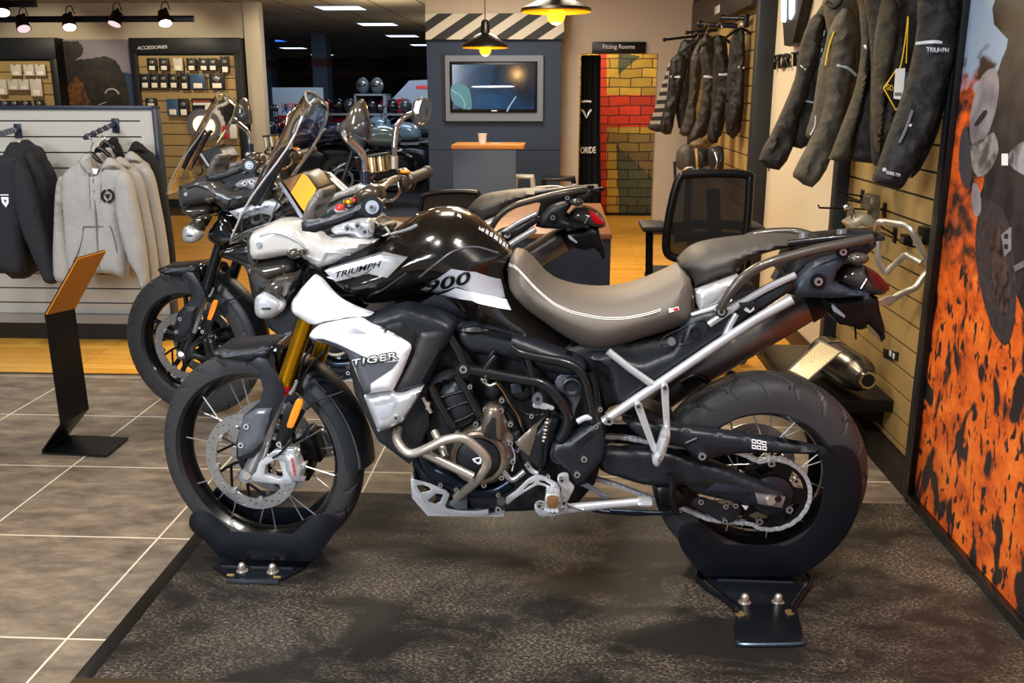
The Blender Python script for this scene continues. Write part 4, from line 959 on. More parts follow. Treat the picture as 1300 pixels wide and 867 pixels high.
    # rear rack plate
    def deck(name, m, pts, y0, y1, th, par, ym=0):
        C_ = [pt(*q, ym) for q in pts]; up = [(p[0], p[2]+th/2) for p in C_]; dn = [(p[0], p[2]-th/2) for p in C_][::-1]
        return MB().plate(up+dn, y0, y1).build(name, m, par, K, bevel=.003)
    rk = deck('luggage_rack', M_satin, [(1000,308), (1030,303), (1065,300), (1090,298), (1112,297)], -.085, .085, .014, bike, 0)
    deck('rack_pad', M_black, [(1035,300), (1060,297), (1085,296)], -.045, .045, .008, rk, 0)
    for sg in (-1, 1): MB().tube([pt(x, y, sg*w_) for x, y, w_ in ((1000,309,.10), (1040,304,.11), (1085,300,.11), (1112,298,.075))], .009, 10).build('rack_rail', M_frame, rk, K)
    for q in ((1069,294), (1021,298)): c = pt(*q, -.03); MB().cyl((c[0], c[1], c[2]-.015), (c[0], c[1], c[2]+.006), .014, 18).build('rack_bolt', M_bolt, rk, K)
    # dark frame panel under the seat
    shell(bike, 'seat_base', M_matte, [(700,448), (745,436), (800,438), (855,428), (880,408), (905,412), (880,460), (835,490), (790,512), (768,520), (758,480), (735,462)], -.09, .09, .01, .02, 1, back=.01)
    # tail unit
    tu, th = shell(bike, 'tail_panel', mat('slate_plastic', '29313c', .42), Z('d', (248,505), (290,430), (340,375), (400,345), (470,330), (530,330), (500,375), (470,410), (455,450), (540,490), (620,508), (600,520), (430,524), (300,518)), -.12, -.06, .02, .03, 1)
    mirror(tu)
    for x, y, rr in ((382,447,.013), (492,315,.011)):
        q = Z('d', (x, y))[0]; c = pt(*q, -.145); e = MB().cyl((c[0], c[1]+.01, c[2]), (c[0], c[1]-.004, c[2]), rr*1.6, 20).build('mount_washer', M_black, bike, K); bolt(e, K, *q, -.150, rr*.85)
    shell(bike, 'under_tray', M_matte, Z('d', (300,300), (440,290), (640,255), (645,290), (600,330), (500,340), (400,360), (300,420), (250,440)), -.10, .10, .01, .02, 1, back=.01)
    tl, _ = shell(bike, 'tail_light', M_smoke, Z('d', (455,445), (475,410), (510,385), (580,380), (650,410), (700,470), (695,505), (660,515), (560,495)), -.05, .05, .035, .05, 2, back=.035)
    shell(tl, 'red_lens', mat('dark_red_lens', '4a0c0c', .12, 0, .6), Z('d', (600,395), (650,412), (700,468), (700,490), (640,480), (615,440)), -.088, -.03, .004, .02, 1)
    pipe(tl, 'lens_glint', M_bolt, .003, [q+(-.092,) for q in Z('d', (572,478), (598,435))], 6, False)
    # number plate hanger and indicators
    ph_, _ = shell(bike, 'plate_hanger', M_black, Z('d', (560,520), (600,505), (650,520), (660,580), (680,650), (685,700), (668,720), (650,680), (610,640), (560,655), (480,640), (440,600), (430,540), (500,525)), -.06, .06, .01, .02, 1, back=.01)
    plate(ph_, 'plate_ribs', M_lgrey, Z('d', (440,555), (455,555), (505,600), (500,612), (450,580)), -.075, -.07)
    pipe(bike, 'indicator_stalk', M_matte, .008, [q+(-.12,) for q in Z('d', (480,330), (530,335), (560,345))], 8)
    MB().sphere(pt(*Z('d', (560,345))[0], -.16), .022, sc=(1.3, 1, .75)).build('indicator', M_smoke, bike, K)
rear()
def cockpit():
    # handlebar
    hb = MB().tube([pt(472,262,-.41), pt(473,256,-.30), pt(466,262,-.14), pt(468,263,0), pt(481,245,.11), pt(492,232,.2), pt(506,226,.27), pt(522,226,.30)], .011, 14).build('handlebar', M_steel, bike, K, smooth=60)
    MB().tube([pt(472,263,-.42), pt(474,256,-.29)], .017, 18, False).build('grip', M_matte, hb, K)
    gp = MB().tube([pt(520,227,.30), pt(541,219,.43)], .0175, 18, False); 
    gp.tube([pt(540,219.5,.425), pt(543.5,218,.44)], .021, 18, False); gp.build('grip', mat('grey_brown_grip_rubber', '4a443c', .5), hb, K)  # far grip in a lighter grey-brown than the near one
    be = MB().cyl(pt(472.4,263,-.42), pt(472.4,263,-.492), .026, 28).build('bar_end_weight', M_satin, hb, K)
    MB().cyl(pt(472.4,263,-.492), pt(472.4,263,-.496), .016, 24).build('bar_end_cap', mat('pale_cap', 'b9c2cf', .3, .5), be, K); bolt(be, K, 472.4, 263, -.496, .007)
    # near hand guard
    hg, hh = shell(bike, 'hand_guard', M_satin, Z('a', (772,205,'s'), (790,190), (830,186,'s'), (930,166), (1020,128), (1085,98), (1125,85), (1160,108), (1162,140), (1140,165), (1070,172,'s'), (960,210), (870,242), (835,252,'s'), (776,242,'s')), -.475, -.44, .007, .007, 3)
    shell(hg, 'guard_inset', mat('dark_inset', '0e0f12', .35), Z('a', (880,215,'s'), (960,175,'s'), (1040,150), (1020,170,'s'), (950,200,'s')), -.485, -.478, .001, .004, 1)
    MB().tube([tuple(hh.hit(K, *q)) for q in Z('a', (800,220), (930,185), (1060,135))], .0025, 6).build('guard_crease', M_grey, hg, K)
    shell(bike, 'hand_shield', mat('grey_shield_plastic', '59544e', .35), Z('a', (778,192), (790,140), (810,95), (845,50), (868,40), (882,70), (862,110), (838,150), (834,184,'s')), -.46, -.34, .006, .008, 2)
    shell(bike, 'hand_guard_stay', mat('grey_stay_plastic', '6b665e', .35, .2), Z('a', (845,70), (890,75), (960,50), (1045,16), (1062,30), (1055,60), (960,90), (900,105), (850,130)), -.02, .02, .005, .008, 2)
    far, _ = shell(bike, 'far_hand_guard', M_satin, Z('q', (1030,600), (1110,600), (1130,660), (1110,715), (1060,730), (1040,690)), .38, .42, .01, .02, 2)
    # mirrors
    m1, _ = shell(bike, 'mirror', mat('mirror_back', '4c463d', .16, .35, .6), Z('q', (676,330), (672,290), (690,240), (720,185), (775,133), (792,142), (815,190), (830,245), (840,330), (838,397), (800,392), (740,366), (690,346)), -.37, -.35, .03, .035, 3)
    shell(m1, 'mirror_lower_shell', mat('mirror_lower', '3b3c3f', .25, .2, .3), Z('q', (680,320), (682,305), (740,262), (820,232), (832,250), (840,330), (838,396), (800,392), (740,366), (690,346)), -.374, -.36, .0285, .035, 2)
    MB().tube([pt(*Z('q', q)[0], y) for q, y in (((690,345), -.36), ((705,375), -.345), ((745,415), -.33), ((790,460), -.315), ((812,510), -.31), ((818,590), -.31))], [.010, .009, .009, .009, .0085, .0085], 12).build('mirror_stem', M_chrome, m1, K)
    MB().cyl(pt(*Z('q', (820,585))[0], -.31), pt(*Z('q', (822,662))[0], -.31), .0125, 16).build('stem_sleeve', mat('blue_steel', '4b5563', .2, .9), m1, K)
    oval = []
    for k in range(28): t = 2*math.pi*k/28; oval.append((1183+62*math.cos(t)+10*math.sin(t), 210+95*math.sin(t)*(-1)))
    m2, _ = shell(bike, 'mirror', mat('mirror_back2', '4c463d', .16, .35, .6), Z('q', *[(x-14, y) for x, y in oval]), .36, .375, .004, .012, 0, back=.03)
    m3 = shell(m2, 'mirror_glass', mat('mirror_glass', 'c8b8a4', .03, 1), Z('q', *[(1188+(x-1183)*.86, 210+(y-210)*.88) for x, y in oval]), .352, .356, .002, .004, 0)
    MB().tube([pt(*Z('q', q)[0], y) for q, y in (((1110,222), .35), ((1070,240), .33), ((1030,280), .32), ((1012,340), .315), ((1005,420), .31), ((1003,500), .31))], .0085, 12).build('mirror_stem', M_chrome, m2, K)
    MB().cyl(pt(*Z('q', (1003,492))[0], .31), pt(*Z('q', (1003,570))[0], .31), .0125, 16).build('stem_sleeve', M_steel, m2, K)
    # brake master cylinder and switches
    rs_, _ = shell(bike, 'switch_housing', mat('warm_dark_housing', '4b4138', .25, .5), Z('q', (1010,580), (1050,575), (1085,610), (1098,660), (1080,710), (1045,725), (1020,690), (1040,650), (1030,620)), .27, .33, .012, .02, 2)
    MB().sphere(pt(*Z('q', (1072,590))[0], .26), .008, sc=(2, 1, .8)).build('orange_switch', M_orange, rs_, K)
    sh2, _ = shell(bike, 'switch_housing', mat('warm_dark_housing', '4b4138', .25, .5), Z('q', (770,720), (820,680), (890,690), (915,750), (905,800), (850,770), (780,790), (745,780)), -.32, -.25, .015, .03, 2)
    MB().sphere(pt(*Z('q', (822,690))[0], -.30), .02, sc=(1.2, 1, .7)).build('switch_cap', M_silver, sh2, K)
    for q in ((735,765), (925,775), (928,830)): MB().rbox(*sum([[min(a, b), max(a, b)] for a, b in zip(pt(*Z('q', q)[0], -.34), pt(*Z('q', (q[0]+22, q[1]-18))[0], -.31))], []), r=.002).build('switch_button', M_redtxt if q[0] < 800 else M_silver, sh2, K)
    # fluid reservoir: ribbed box in gold and white
    rv = plate(bike, 'fluid_reservoir', mat('gold_reservoir', '9c7a3a', .5, .5), Z('q', (832,492), (945,475), (958,585), (850,602)), .10, .15)
    for k in range(4): x = 850+k*27; plate(rv, 'reservoir_rib', M_white if k % 2 == 0 else M_black, Z('q', (x, 495-k*4), (x+9, 494-k*4), (x+20, 590-k*4), (x+11, 592-k*4)), .094, .10, bev=0)
    plate(rv, 'reservoir_lid', M_black, Z('q', (830,500), (828,485), (948,470), (950,485)), .09, .16)
    for pts in ([(1030,650,.28), (1035,720,.25), (990,770,.2), (930,775,.1)], [(1005,640,.25), (960,655,.2), (925,700,.12), (890,740,0)], [(880,610,.1), (860,640,.05), (900,660,.05), (950,640,.15)]):
        pipe(bike, 'control_cable', M_chrome if pts[0][0] == 1030 else M_black, .0045, [Z('q', (a, b))[0]+(c,) for a, b, c in pts], 8)
    # instrument screen
    tf = plate(bike, 'instrument_screen', M_black, Z('q', (272,660), (292,638), (425,592), (460,618), (515,700), (438,866), (415,880)), -.07, .09, bev=.004)
    plate(tf, 'screen_film', M_screenor, Z('q', (345,720), (420,600), (452,620), (508,700), (436,845), (420,830)), -.0735, -.071, bev=0)  # the film's orange reflection painted as a flat sheet
    plate(tf, 'screen_film_shade', mat('brown_reflection_film', '7a4f18', .35), Z('q', (292,648), (412,602), (345,715)), -.0735, -.071, bev=0)  # darker part of the reflection, painted brown
    pipe(tf, 'screen_bezel', mat('bezel_blue_grey', '8e98a6', .3, .4), .006, [Z('q', (277,662))[0]+(-.08,), Z('q', (418,880))[0]+(-.08,)], 8, False)
    # top clamp, cables and small hardware between screen and tank
    tc = shell(bike, 'top_clamp', M_silver, Z('a', (915,235), (960,205), (1010,195), (1060,185), (1110,205), (1112,270), (1060,285), (1000,260), (940,262)), -.10, .10, .015, .02, 2, back=.01)[0]
    for q in ((1000,228), (1050,215), (1085,245)): bolt(tc, K, *Z('a', q)[0], -.125, .010)
    shell(bike, 'instrument_surround', M_black, Z('a', (640,180), (760,160), (880,120), (1040,60), (1100,180), (1180,220), (1190,250), (1130,290), (980,275), (900,285), (790,235)), -.06, .08, .01, .02, 2)
    rnd = random.Random(3)
    for k in range(12):
        x = 930+rnd.random()*110; y = 150-(x-930)*.55+rnd.random()*28-10; p = pt(*Z('a', (x, y))[0], -.08-.04*rnd.random())
        MB().sphere(p, .006+.006*rnd.random(), n=8, sc=(1.5, 1, .8)).build('wiring_connector', [M_silver, M_gold, M_redtxt, M_black][k % 4], bike, K)
    for pts in ([(1120,190), (1150,215), (1140,245), (1165,240)], [(1180,220), (1200,250), (1180,262), (1140,262)], [(1050,190), (1030,215), (1040,250)]):
        pipe(bike, 'control_cable', M_steel, .004, [Z('a', q)[0]+(-.06,) for q in pts], 8)
    pipe(bike, 'control_cable', M_black, .004, [Z('a', q)[0]+(-.1,) for q in ((640,80), (680,115), (680,150), (655,165), (640,150))], 8)
cockpit()
# ------------------------------------------------------------------ wheel chocks
def chock(label, plate_px, base_px, bolts, yfix):
    ys = [K.G(p[0], p[1]).y for p in base_px[:2]]; y0 = min(sum(ys)/2, yfix); print('chock y', sum(ys)/2, yfix)
    a = K.G(*base_px[0]); b = K.G(*base_px[1])
    t = thing('wheel_chock', label, 'wheel chock', K.M @ Matrix.Translation(((a.x+b.x)/2, y0, 0)))
    M_c = mat('chock_black', '12161d', .3, .35)
    P = [q[:2] for q in smooth_loop(px_loop(K, plate_px, y0), 3)]
    P = [(x, max(z, .004)) for x, z in P]
    MB().plate(P, y0, y0+.005).build('side_plate', M_c, t, K, bevel=.0015)
    back = [(x, min(z, 99)) for x, z in P]; MB().plate(back, y0+.19, y0+.195).build('side_plate', M_c, t, K, bevel=.0015)
    B = [K.G(*p) for p in base_px]; loop = [(q.x, q.y) for q in B]
    loop = [(B[0].x, y0+.18)]+[(B[0].x, y0)]+[(q.x, q.y) for q in B[2:]][::-1]+[(B[1].x, y0), (B[1].x, y0+.18)]
    m = MB().plate(loop, 0.001, .007); m.v = [(x, z, y) for x, y, z in m.v]; m.build('base_plate', M_c, t, K, bevel=.001)
    MB().box(min(q[0] for q in loop)+.03, max(q[0] for q in loop)-.03, y0-.002, y0+.002, .006, .012).build('fold', mat('chock_edge', '3b4048', .3, .5), t, K)
    for px, py in bolts:
        q = K.G(px, py); m = MB().cyl((q.x, q.y, .006), (q.x, q.y, .022), .012, 20).sphere((q.x, q.y, .024), .0115, n=14).cyl((q.x, q.y, .006), (q.x, q.y, .009), .018, 20); m.build('chock_bolt', M_steel, t, K)
    return t, y0, M_c
t, y0, M_c = chock('black folded steel chock holding the front wheel of the nearest motorcycle',
    Z('i', (75,165), (85,130), (110,112), (150,108), (190,128), (235,170), (285,210,'s'), (575,225,'s'), (630,175), (680,135), (720,125), (765,145), (787,190), (760,250), (720,300), (660,355,'s'), (230,340,'s'), (160,265), (90,205)),
    Z('i', (230,340), (655,355), (520,450), (265,440)), Z('i', (335,410), (483,415)), -.112)
f = MB()
a, b = K.G(*Z('i', (262,458))[0]), K.G(*Z('i', (515,466))[0]); f.rbox(a.x, b.x, a.y-.006, a.y+.006, .001, .014, .002); f.build('front_lip', mat('chock_edge', '3b4048', .3, .5), t, K)
for p in ((280,434), (505,444)): q = K.G(*Z('i', p)[0]); MB().rbox(q.x-.012, q.x+.012, q.y-.004, q.y+.004, .006, .013, .002).build('pad', mat('brass_pad', 'a8905a', .4, .6), t, K)
t, y0, M_c = chock('large black steel chock with two brass rivets holding the rear wheel',
    [(861,678), (866,668), (883,665), (896,675), (919,692,'s'), (995,693,'s'), (1019,682), (1038,655), (1046,620), (1044,590), (1040,575), (1052,567), (1070,566), (1086,576), (1094,600), (1092,640), (1075,680), (1045,712), (1016,732,'s'), (896,732,'s'), (878,715), (864,695)],
    [(896,733), (1015,733), (1000,771), (938,771)], Z('j', (478,640), (640,640)), -.092)
c = [K.G(*q) for q in ((936,772), (932,800), (934,815), (945,821), (1016,820), (1019,808), (1012,778), (1002,770))]
m = MB().plate([(q.x, q.y) for q in c], .001, .010); m.v = [(x, z, y) for x, y, z in m.v]; m.build('foot_plate', M_c, t, K, bevel=.002)
m = MB().tube([tuple(K.G(*q)+Vector((0, 0, .006))) for q in ((936,817), (945,821), (1014,820), (1019,815))], .006, 8); m.build('foot_edge', mat('chock_blue_edge', '3a4654', .25, .6), t, K)
for p in ((455,702), (697,694)): q = K.G(*Z('j', p)[0]); MB().cyl((q.x, q.y, .008), (q.x, q.y, .0125), .014, 24).build('rivet', mat('brass_rivet', 'b59a68', .35, .8), t, K)
for pts in ([(255,490), (250,530), (300,575), (370,620), (430,670), (440,700)], [(775,500), (800,545), (760,600), (725,660), (715,700)]):
    MB().tube([tuple(K.G(*q)+Vector((0, 0, .010))) for q in Z('j', *pts)], .007, 10).build('frame_arm', M_c, t, K)
# ------------------------------------------------------------------ second motorcycle
MAP2 = {}
def other_mats():
    b2 = mat('black_cowl_paint', '17181b', .2, 0, .6); g2 = mat('grey_cowl_paint', '3b3c3e', .3, 0, .3)
    return {'nose_cowl': g2, 'upper_wing': M_gloss, 'radiator_panel': M_gloss, 'lower_radiator_guard': M_satin, 'fork_tube': M_frame, 'screen_film': M_dark, 'screen_film_shade': M_smoke,
            'dark_arrow_decal': g2, 'grey_shade_decal': b2, 'model_name': mat('outline_grey_lettering', '9a9a9c', .4), 'axle_lug': M_frame, 'caliper_bracket': M_frame, 'brake_caliper': M_frame,
            'cowl_crease': b2, 'fork_guard_plate': M_satin, 'flank_decal': M_gloss, 'flank_stripe': M_gloss, 'model_number': M_gloss, 'rim_sticker': M_rim, 'fork_seal': M_frame, 'grey_flank_patch': M_gloss,
            'tail_panel': M_satin, 'skid_plate': M_satin, 'red_lens': M_red}
SKIP = {'front_wheel', 'rear_wheel', 'crash_bar', 'caliper_lettering', 'tank_top_sticker', 'footpeg_hanger', 'mirror_glass'}
def copy_tree(o, parent, mp, skip):
    base = o.name.split('.')[0]
    if base in skip: return None
    c = o.copy(); COL.objects.link(c); c.parent = parent
    if base in mp and o.type == 'MESH':
        if c.material_slots:
            c.material_slots[0].link = 'OBJECT'; c.material_slots[0].material = mp[base]
    for ch in list(o.children): copy_tree(ch, c, mp, skip)
    return c
K2 = Frame(BC.x-.655, BC.y+1.36, -4.0)
OFF2 = Matrix.Translation((-.655, 1.36, 0))
bike2 = bike.copy(); COL.objects.link(bike2); bike2.matrix_basis = K2.M.copy()
tagit(bike2, 'all-black adventure motorcycle with cast wheels parked behind the nearest one', 'motorcycle')
for ch in list(bike.children): copy_tree(ch, bike2, other_mats(), SKIP)
K2F = K2
W2 = OFF2 @ WFm; W2r = OFF2 @ WRm
_fr = K2
wheel(bike2, W2, .335, .100, .245, False, True); wheel(bike2, W2r, .318, .150, .222, False, False)
for ob in [o for o in bike2.children if o.name.startswith('tail_light')]: pass
# ------------------------------------------------------------------ sign stand: one folded black sheet
def sign_stand():
    A = R.G(54,575); B = R.G(88,553); D = R.G(164,556); yn, yf = A.y, B.y
    t = thing('display_stand', 'black folded metal sign stand with an orange floor reflection painted on its underside, on the grey tiles', 'stand', at(R, A.x+.1, (yn+yf)/2))
    near = [R.Y(54,575,yn), R.Y(78,539,yn), R.Y(58,399,yn), R.Y(98,328,yn)]; far = [R.Y(88,553,yf), R.Y(113,519,yf), R.Y(95,391,yf), R.Y(134,318,yf)]
    prof = [(near[i].x*.5+far[i].x*.5, near[i].z*.5+far[i].z*.5) for i in range(4)]
    def sheet(i, j, th=.006):
        n1, n2, f2, f1 = near[i], near[j], far[j], far[i]; nn = (n2-n1).cross(f1-n1).normalized()*th
        vs = [n1, n2, f2, f1, n1+nn, n2+nn, f2+nn, f1+nn]
        return MB().add(vs, [(0,1,2,3),(7,6,5,4),(0,4,5,1),(1,5,6,2),(2,6,7,3),(3,7,4,0)])
    n0 = near[0]; n0.z = .006; far[0].z = .006
    M_b = mat('black_sheet_metal', '0e0e10', .35, .3)
    C_ = R.G(136,579); m = MB().plate([(n0.x, yn), (C_.x, C_.y), (D.x, D.y), (far[0].x, yf)], 0, .006); m.v = [(x, z+ZF, y) for x, y, z in m.v]
    m.build('foot_plate', M_b, t, R); sheet(0, 1).build('sloping_web', M_b, t, R); sheet(1, 2).build('upright', M_b, t, R)
    sheet(2, 3, .005).build('reading_board', M_b, t, R)
    # underside of the board, the wood floor's orange reflection put into its colour
    n1, n2, f2, f1 = near[2], near[3], far[3], far[2]; nn = (n2-n1).cross(f1-n1).normalized()*-.004
    MB().add([n1, n2, f2, f1, n1+nn, n2+nn, f2+nn, f1+nn], [(0,1,2,3),(7,6,5,4),(0,4,5,1),(1,5,6,2),(2,6,7,3),(3,7,4,0)]).build('board_underside', mat('orange_floor_reflection', 'e08c1c', .35, .1), t, R)
sign_stand()
# ------------------------------------------------------------------ left: slat display with hoodies
M_slat = mat('grey_slat_board', 'b9b5ab', .6); M_groove = mat('groove_black', '15161a', .5); M_bframe = mat('blue_black_frame', '202a3c', .4)
VG = 5.41
def gondola():
    yb = VG; xr = R.Y(204, 250, yb).x; xe = R.Y(214, 250, yb+.05).x; xl = R.Y(-60, 250, yb).x
    zt = R.Y(100, 134, yb).z; zc = R.Y(100, 139, yb).z; zb = R.Y(60, 398, yb).z
    t = thing('slatwall_display', 'grey slatted display wall unit with dark blue frame behind the hoodies', 'display unit', at(R, (xl+xe)/2, yb+.1))
    MB().box(xl, xr, yb+.006, yb+.045, zb, zc).build('backing', M_groove, t, R)
    zs = [R.Y(60, y, yb).z for y in (153.5, 173.6, 194.5, 214.8)]; d = zs[0]-zs[1]; z = zs[0]; gs = []
    while z > zb+.03: gs.append(z); z -= d
    edges = [zc]+gs+[zb]; xg0, xg1 = R.Y(12, 250, yb).x, R.Y(187, 250, yb).x
    for i in range(len(edges)-1):
        MB().box(xl, xr, yb, yb+.007, edges[i+1]+(.004 if i < len(edges)-2 else 0), edges[i]-(.004 if i else 0)).box(xg1, xr, yb, yb+.007, edges[i+1]-.004, edges[i+1]+.004).build('slat', M_slat, t, R)
    MB().rbox(xr, xe, yb-.02, yb+.05, ZF, zt, .004).build('side_post', M_bframe, t, R)
    MB().rbox(xl, xe, yb-.02, yb+.05, zc, zt, .004).build('top_rail', M_bframe, t, R)
    zk = R.Y(60, 411, yb-.06).z
    MB().box(xl, xe, yb-.04, yb+.05, zk, zb+.005).build('plinth_ledge', mat('ledge_grey', '8d8a84', .6), t, R)
    MB().box(xl, xe, yb-.03, yb+.05, ZF, zk).build('kick_board', mat('kick_black', '17130f', .5), t, R)
gondola()
def arm(px0, px1, v0, name='hanger_arm', lab='', fr=R):
    a = R.Y(px0[0], px0[1], VG-.01); b = R.Y(px1[0], px1[1], v0)
    t = thing(name, lab, 'hanger arm', R.M @ Matrix.Translation(a), None)
    MB().rbox(a.x-.02, a.x+.02, VG-.012, VG, a.z-.05, a.z+.03, .002).build('bracket', M_bframe, t, R)
    MB().tube([(a.x, VG-.01, a.z), (b.x, v0, b.z)], .013, 10, False).build('tube', M_bframe, t, R)
    for k in range(4):
        f = .3+.2*k; x = a.x+(b.x-a.x)*f; y = VG-.01+(v0-VG)*f; z = a.z+(b.z-a.z)*f
        MB().lathe([(.014, y-.003), (.017, y-.003), (.017, y+.003), (.014, y+.003)], 12, closed=True).xf(Matrix.Translation((x, 0, z))).build('stop_ring', M_chrome, t, R)
arm((146,157), (108,175), 5.02, lab='short dark arm holding the grey hoodies, on the slatted display')
arm((22,164), (2,170), 5.02, lab='short dark arm holding the black sweatshirts at the left edge')
M_hood = mat('grey_marl_fleece', '8d8b88', .9, noise=(260, 'a5a29e', .18), bump=(120, .4, .003))
M_hoodd = mat('dark_fleece', '1a1b20', .9, noise=(200, '24252b', .2), bump=(90, .4, .003))
M_hb = mat('black_fleece', '0f0f12', .9, bump=(90, .4, .003))
def wrinkle(seed, amp=.008, s=9):
    return lambda x, z: amp*noise3(x*2.2+seed, z*.8, seed, s)+amp*.5*noise3(x*3+seed, z*2+seed, seed, s*2)
def hoodie(name, label, v, m, dx, dy, group, logo=None, full=True, sc=1):
    def S(*pts): return [(p[0]+dx, p[1]+dy) for p in Z('v', *pts)]
    b = R.Y(*S((440, 200))[0], v)
    t = thing(name, label, name if name != 'hoodie' else 'hoodie', R.M @ Matrix.Translation((b.x, v, b.z)), group)
    body, hf = shell(t, 'body', m, S((285,285), (330,232), (372,200), (405,195), (425,225), (440,268), (462,262), (485,225), (512,200), (550,232), (588,265), (575,330), (560,450), (572,560), (590,640), (590,765), (540,752), (440,745), (350,762), (310,700), (300,600), (292,450), (285,360)), v-.03, v+.03, .04, .05, 3, back=.03, fr=R, step=.02, noise=wrinkle(dx+1))
    for pts in (((545,285), (590,262), (622,315), (645,420), (672,560), (690,690), (697,808), (662,816), (648,755), (610,690), (580,600), (556,500), (543,400)), ((270,292), (295,285), (302,380), (292,455), (300,540), (318,640), (332,720), (325,788), (262,782), (245,700), (250,500), (256,360))):
        s, _ = shell(t, 'sleeve', m, S(*pts), v-.045, v-.01, .03, .04, 3, fr=R, step=.02, back=.02, noise=wrinkle(dx+pts[0][0]))
    shell(t, 'hood', m, S((372,205), (400,172), (420,178), (424,205), (430,240), (438,275), (415,262), (385,235)), v-.06, v-.03, .025, .03, 3, fr=R, step=.015)
    shell(t, 'hood', m, S((470,262), (485,225), (510,190), (548,218), (560,240), (520,245), (488,262), (462,275)), v-.06, v-.03, .025, .03, 3, fr=R, step=.015)
    if full:
        MB().tube([tuple(hf.hit(R, *q)) for q in S((447,290), (455,400), (462,520), (470,640), (480,735))], .0045, 6).build('zip', mat('zip_grey', '6d6b68', .5), t, R)
        MB().tube([tuple(hf.hit(R, *q, .006)) for q in S((420,262), (424,330), (428,430))], .0035, 6).build('drawstring', M_hood, t, R)
        MB().tube([tuple(hf.hit(R, *q, .006)) for q in S((482,262), (480,330), (478,400))], .0035, 6).build('drawstring', M_hood, t, R)
        for pts in (((400,520), (395,570), (375,640), (350,690)), ((530,520), (545,570), (560,640)), ((400,518), (530,518))):
            MB().tube([tuple(hf.hit(R, *q)) for q in S(*pts)], .003, 6).build('pocket_seam', mat('seam_grey', '5e5c5a', .8), t, R)
        decal(t, 'neck_label', M_white, S((425,240), (470,242), (462,268), (438,268)), Hf([(-99, -99), (99, -99), (99, 99), (-99, 99)], v-.05, .0, 1), R)
    if logo:
        lx, ly, r = logo; ring = MB()
        for k in range(18):
            if k in (5, 13): continue
            a = 2*math.pi*k/18; c = Z('v', (lx+r*math.cos(a), ly+r*1.05*math.sin(a)))[0]; p = hf.hit(R, c[0]+dx, c[1]+dy, .004)
            ring.box(p.x-.006, p.x+.006, p.y-.001, p.y+.002, p.z-.006, p.z+.006)
        ring.build('round_logo', M_hb if m is M_hood else M_white, t, R)
        tri = [hf.hit(R, *Z('v', q)[0], .004) for q in ((lx-14, ly-8), (lx+14, ly-10), (lx, ly+16))]
        MB().plate([(q.x, q.z) for q in tri], tri[0].y-.002, tri[0].y+.002).build('logo_shield', M_hb if m is M_hood else M_white, t, R)
    return t
hoodie('hoodie', 'front grey zip hoodie with round black chest logo on the slatted display', 4.92, M_hood, 0, 0, 'hoodies on the left display', (515, 372, 27))
hoodie('hoodie', 'grey hoodie directly behind the front one with the round logo', 5.05, M_hood, 13, -1, 'hoodies on the left display', None, False)
hoodie('hoodie', 'rearmost grey hoodie of the three, in front of the black one', 5.17, M_hood, 27, -8, 'hoodies on the left display', None, False)
hoodie('hoodie', 'black hoodie hanging behind the three grey ones', 5.29, M_hb, 34, -21, 'hoodies on the left display', None, False)
def hanger(label, v, pts, hook):
    a = R.Y(*pts[1], v); t = thing('clothes_hanger', label, 'hanger', R.M @ Matrix.Translation(a), 'coat hangers on the left display')
    MB().tube([tuple(R.Y(*q, v)) for q in pts], [.006]+[.013]*(len(pts)-2)+[.006], 8).build('shoulder_bar', M_black, t, R)
    MB().tube([tuple(R.Y(*q, v)) for q in hook], .003, 8).build('hook', M_chrome, t, R)
hanger('black hanger inside the front grey hoodie', 4.90, Z('v', (402,225), (415,180), (440,172), (470,200), (488,215)), Z('v', (440,172), (436,140), (445,118), (425,90), (415,85)))
hanger('black hanger of the second grey hoodie', 5.03, Z('v', (450,190), (465,152), (485,148), (520,175), (540,195)), Z('v', (478,148), (490,110), (480,88), (465,92)))
hanger('black hanger of the third grey hoodie', 5.14, Z('v', (478,150), (490,122), (512,118), (535,140), (548,165)), Z('v', (505,120), (500,95), (488,82)))
def sweat(label, v, outline, sleeve, logo):
    b = R.Y(*outline[0], v); t = thing('sweatshirt', label, 'sweatshirt', R.M @ Matrix.Translation(b), 'black tops on the left display')
    _, hf = shell(t, 'body', M_hoodd, outline, v-.03, v+.03, .04, .06, 3, back=.03, fr=R, step=.02, noise=wrinkle(v))
    shell(t, 'sleeve', M_hoodd, sleeve, v-.06, v-.02, .03, .04, 3, back=.02, fr=R, step=.02, noise=wrinkle(v+3))
    if logo:
        p = hf.hit(R, *Z('v', (27, 395))[0], .004); m = MB()
        m.plate([(p.x-.02, p.z+.02), (p.x+.02, p.z+.02), (p.x+.018, p.z-.01), (p.x, p.z-.035), (p.x-.018, p.z-.01)], p.y-.004, p.y, [[(p.x-.008, p.z+.006), (p.x+.008, p.z+.006), (p.x, p.z-.016)]])
        m.box(p.x-.022, p.x+.022, p.y-.004, p.y, p.z+.028, p.z+.034).build('chest_emblem', M_white, t, R)
sweat('nearest black sweatshirt with a white chest emblem, at the left edge', 4.95, Z('v', (-140,200), (-60,185), (0,180), (60,190), (95,230), (110,330), (90,560), (90,745), (0,740), (-120,742), (-150,500)), Z('v', (60,200), (100,235), (130,300), (170,420), (205,560), (240,700), (262,785), (212,790), (180,735), (130,620), (90,520), (60,380)), True)
sweat('middle black sweatshirt behind the one with the white emblem', 5.08, Z('v', (20,140), (70,130), (120,160), (150,240), (160,400), (150,735), (0,735), (-60,400)), Z('v', (110,150), (160,200), (200,300), (225,430), (242,600), (240,720), (200,735), (180,560), (150,400)), False)
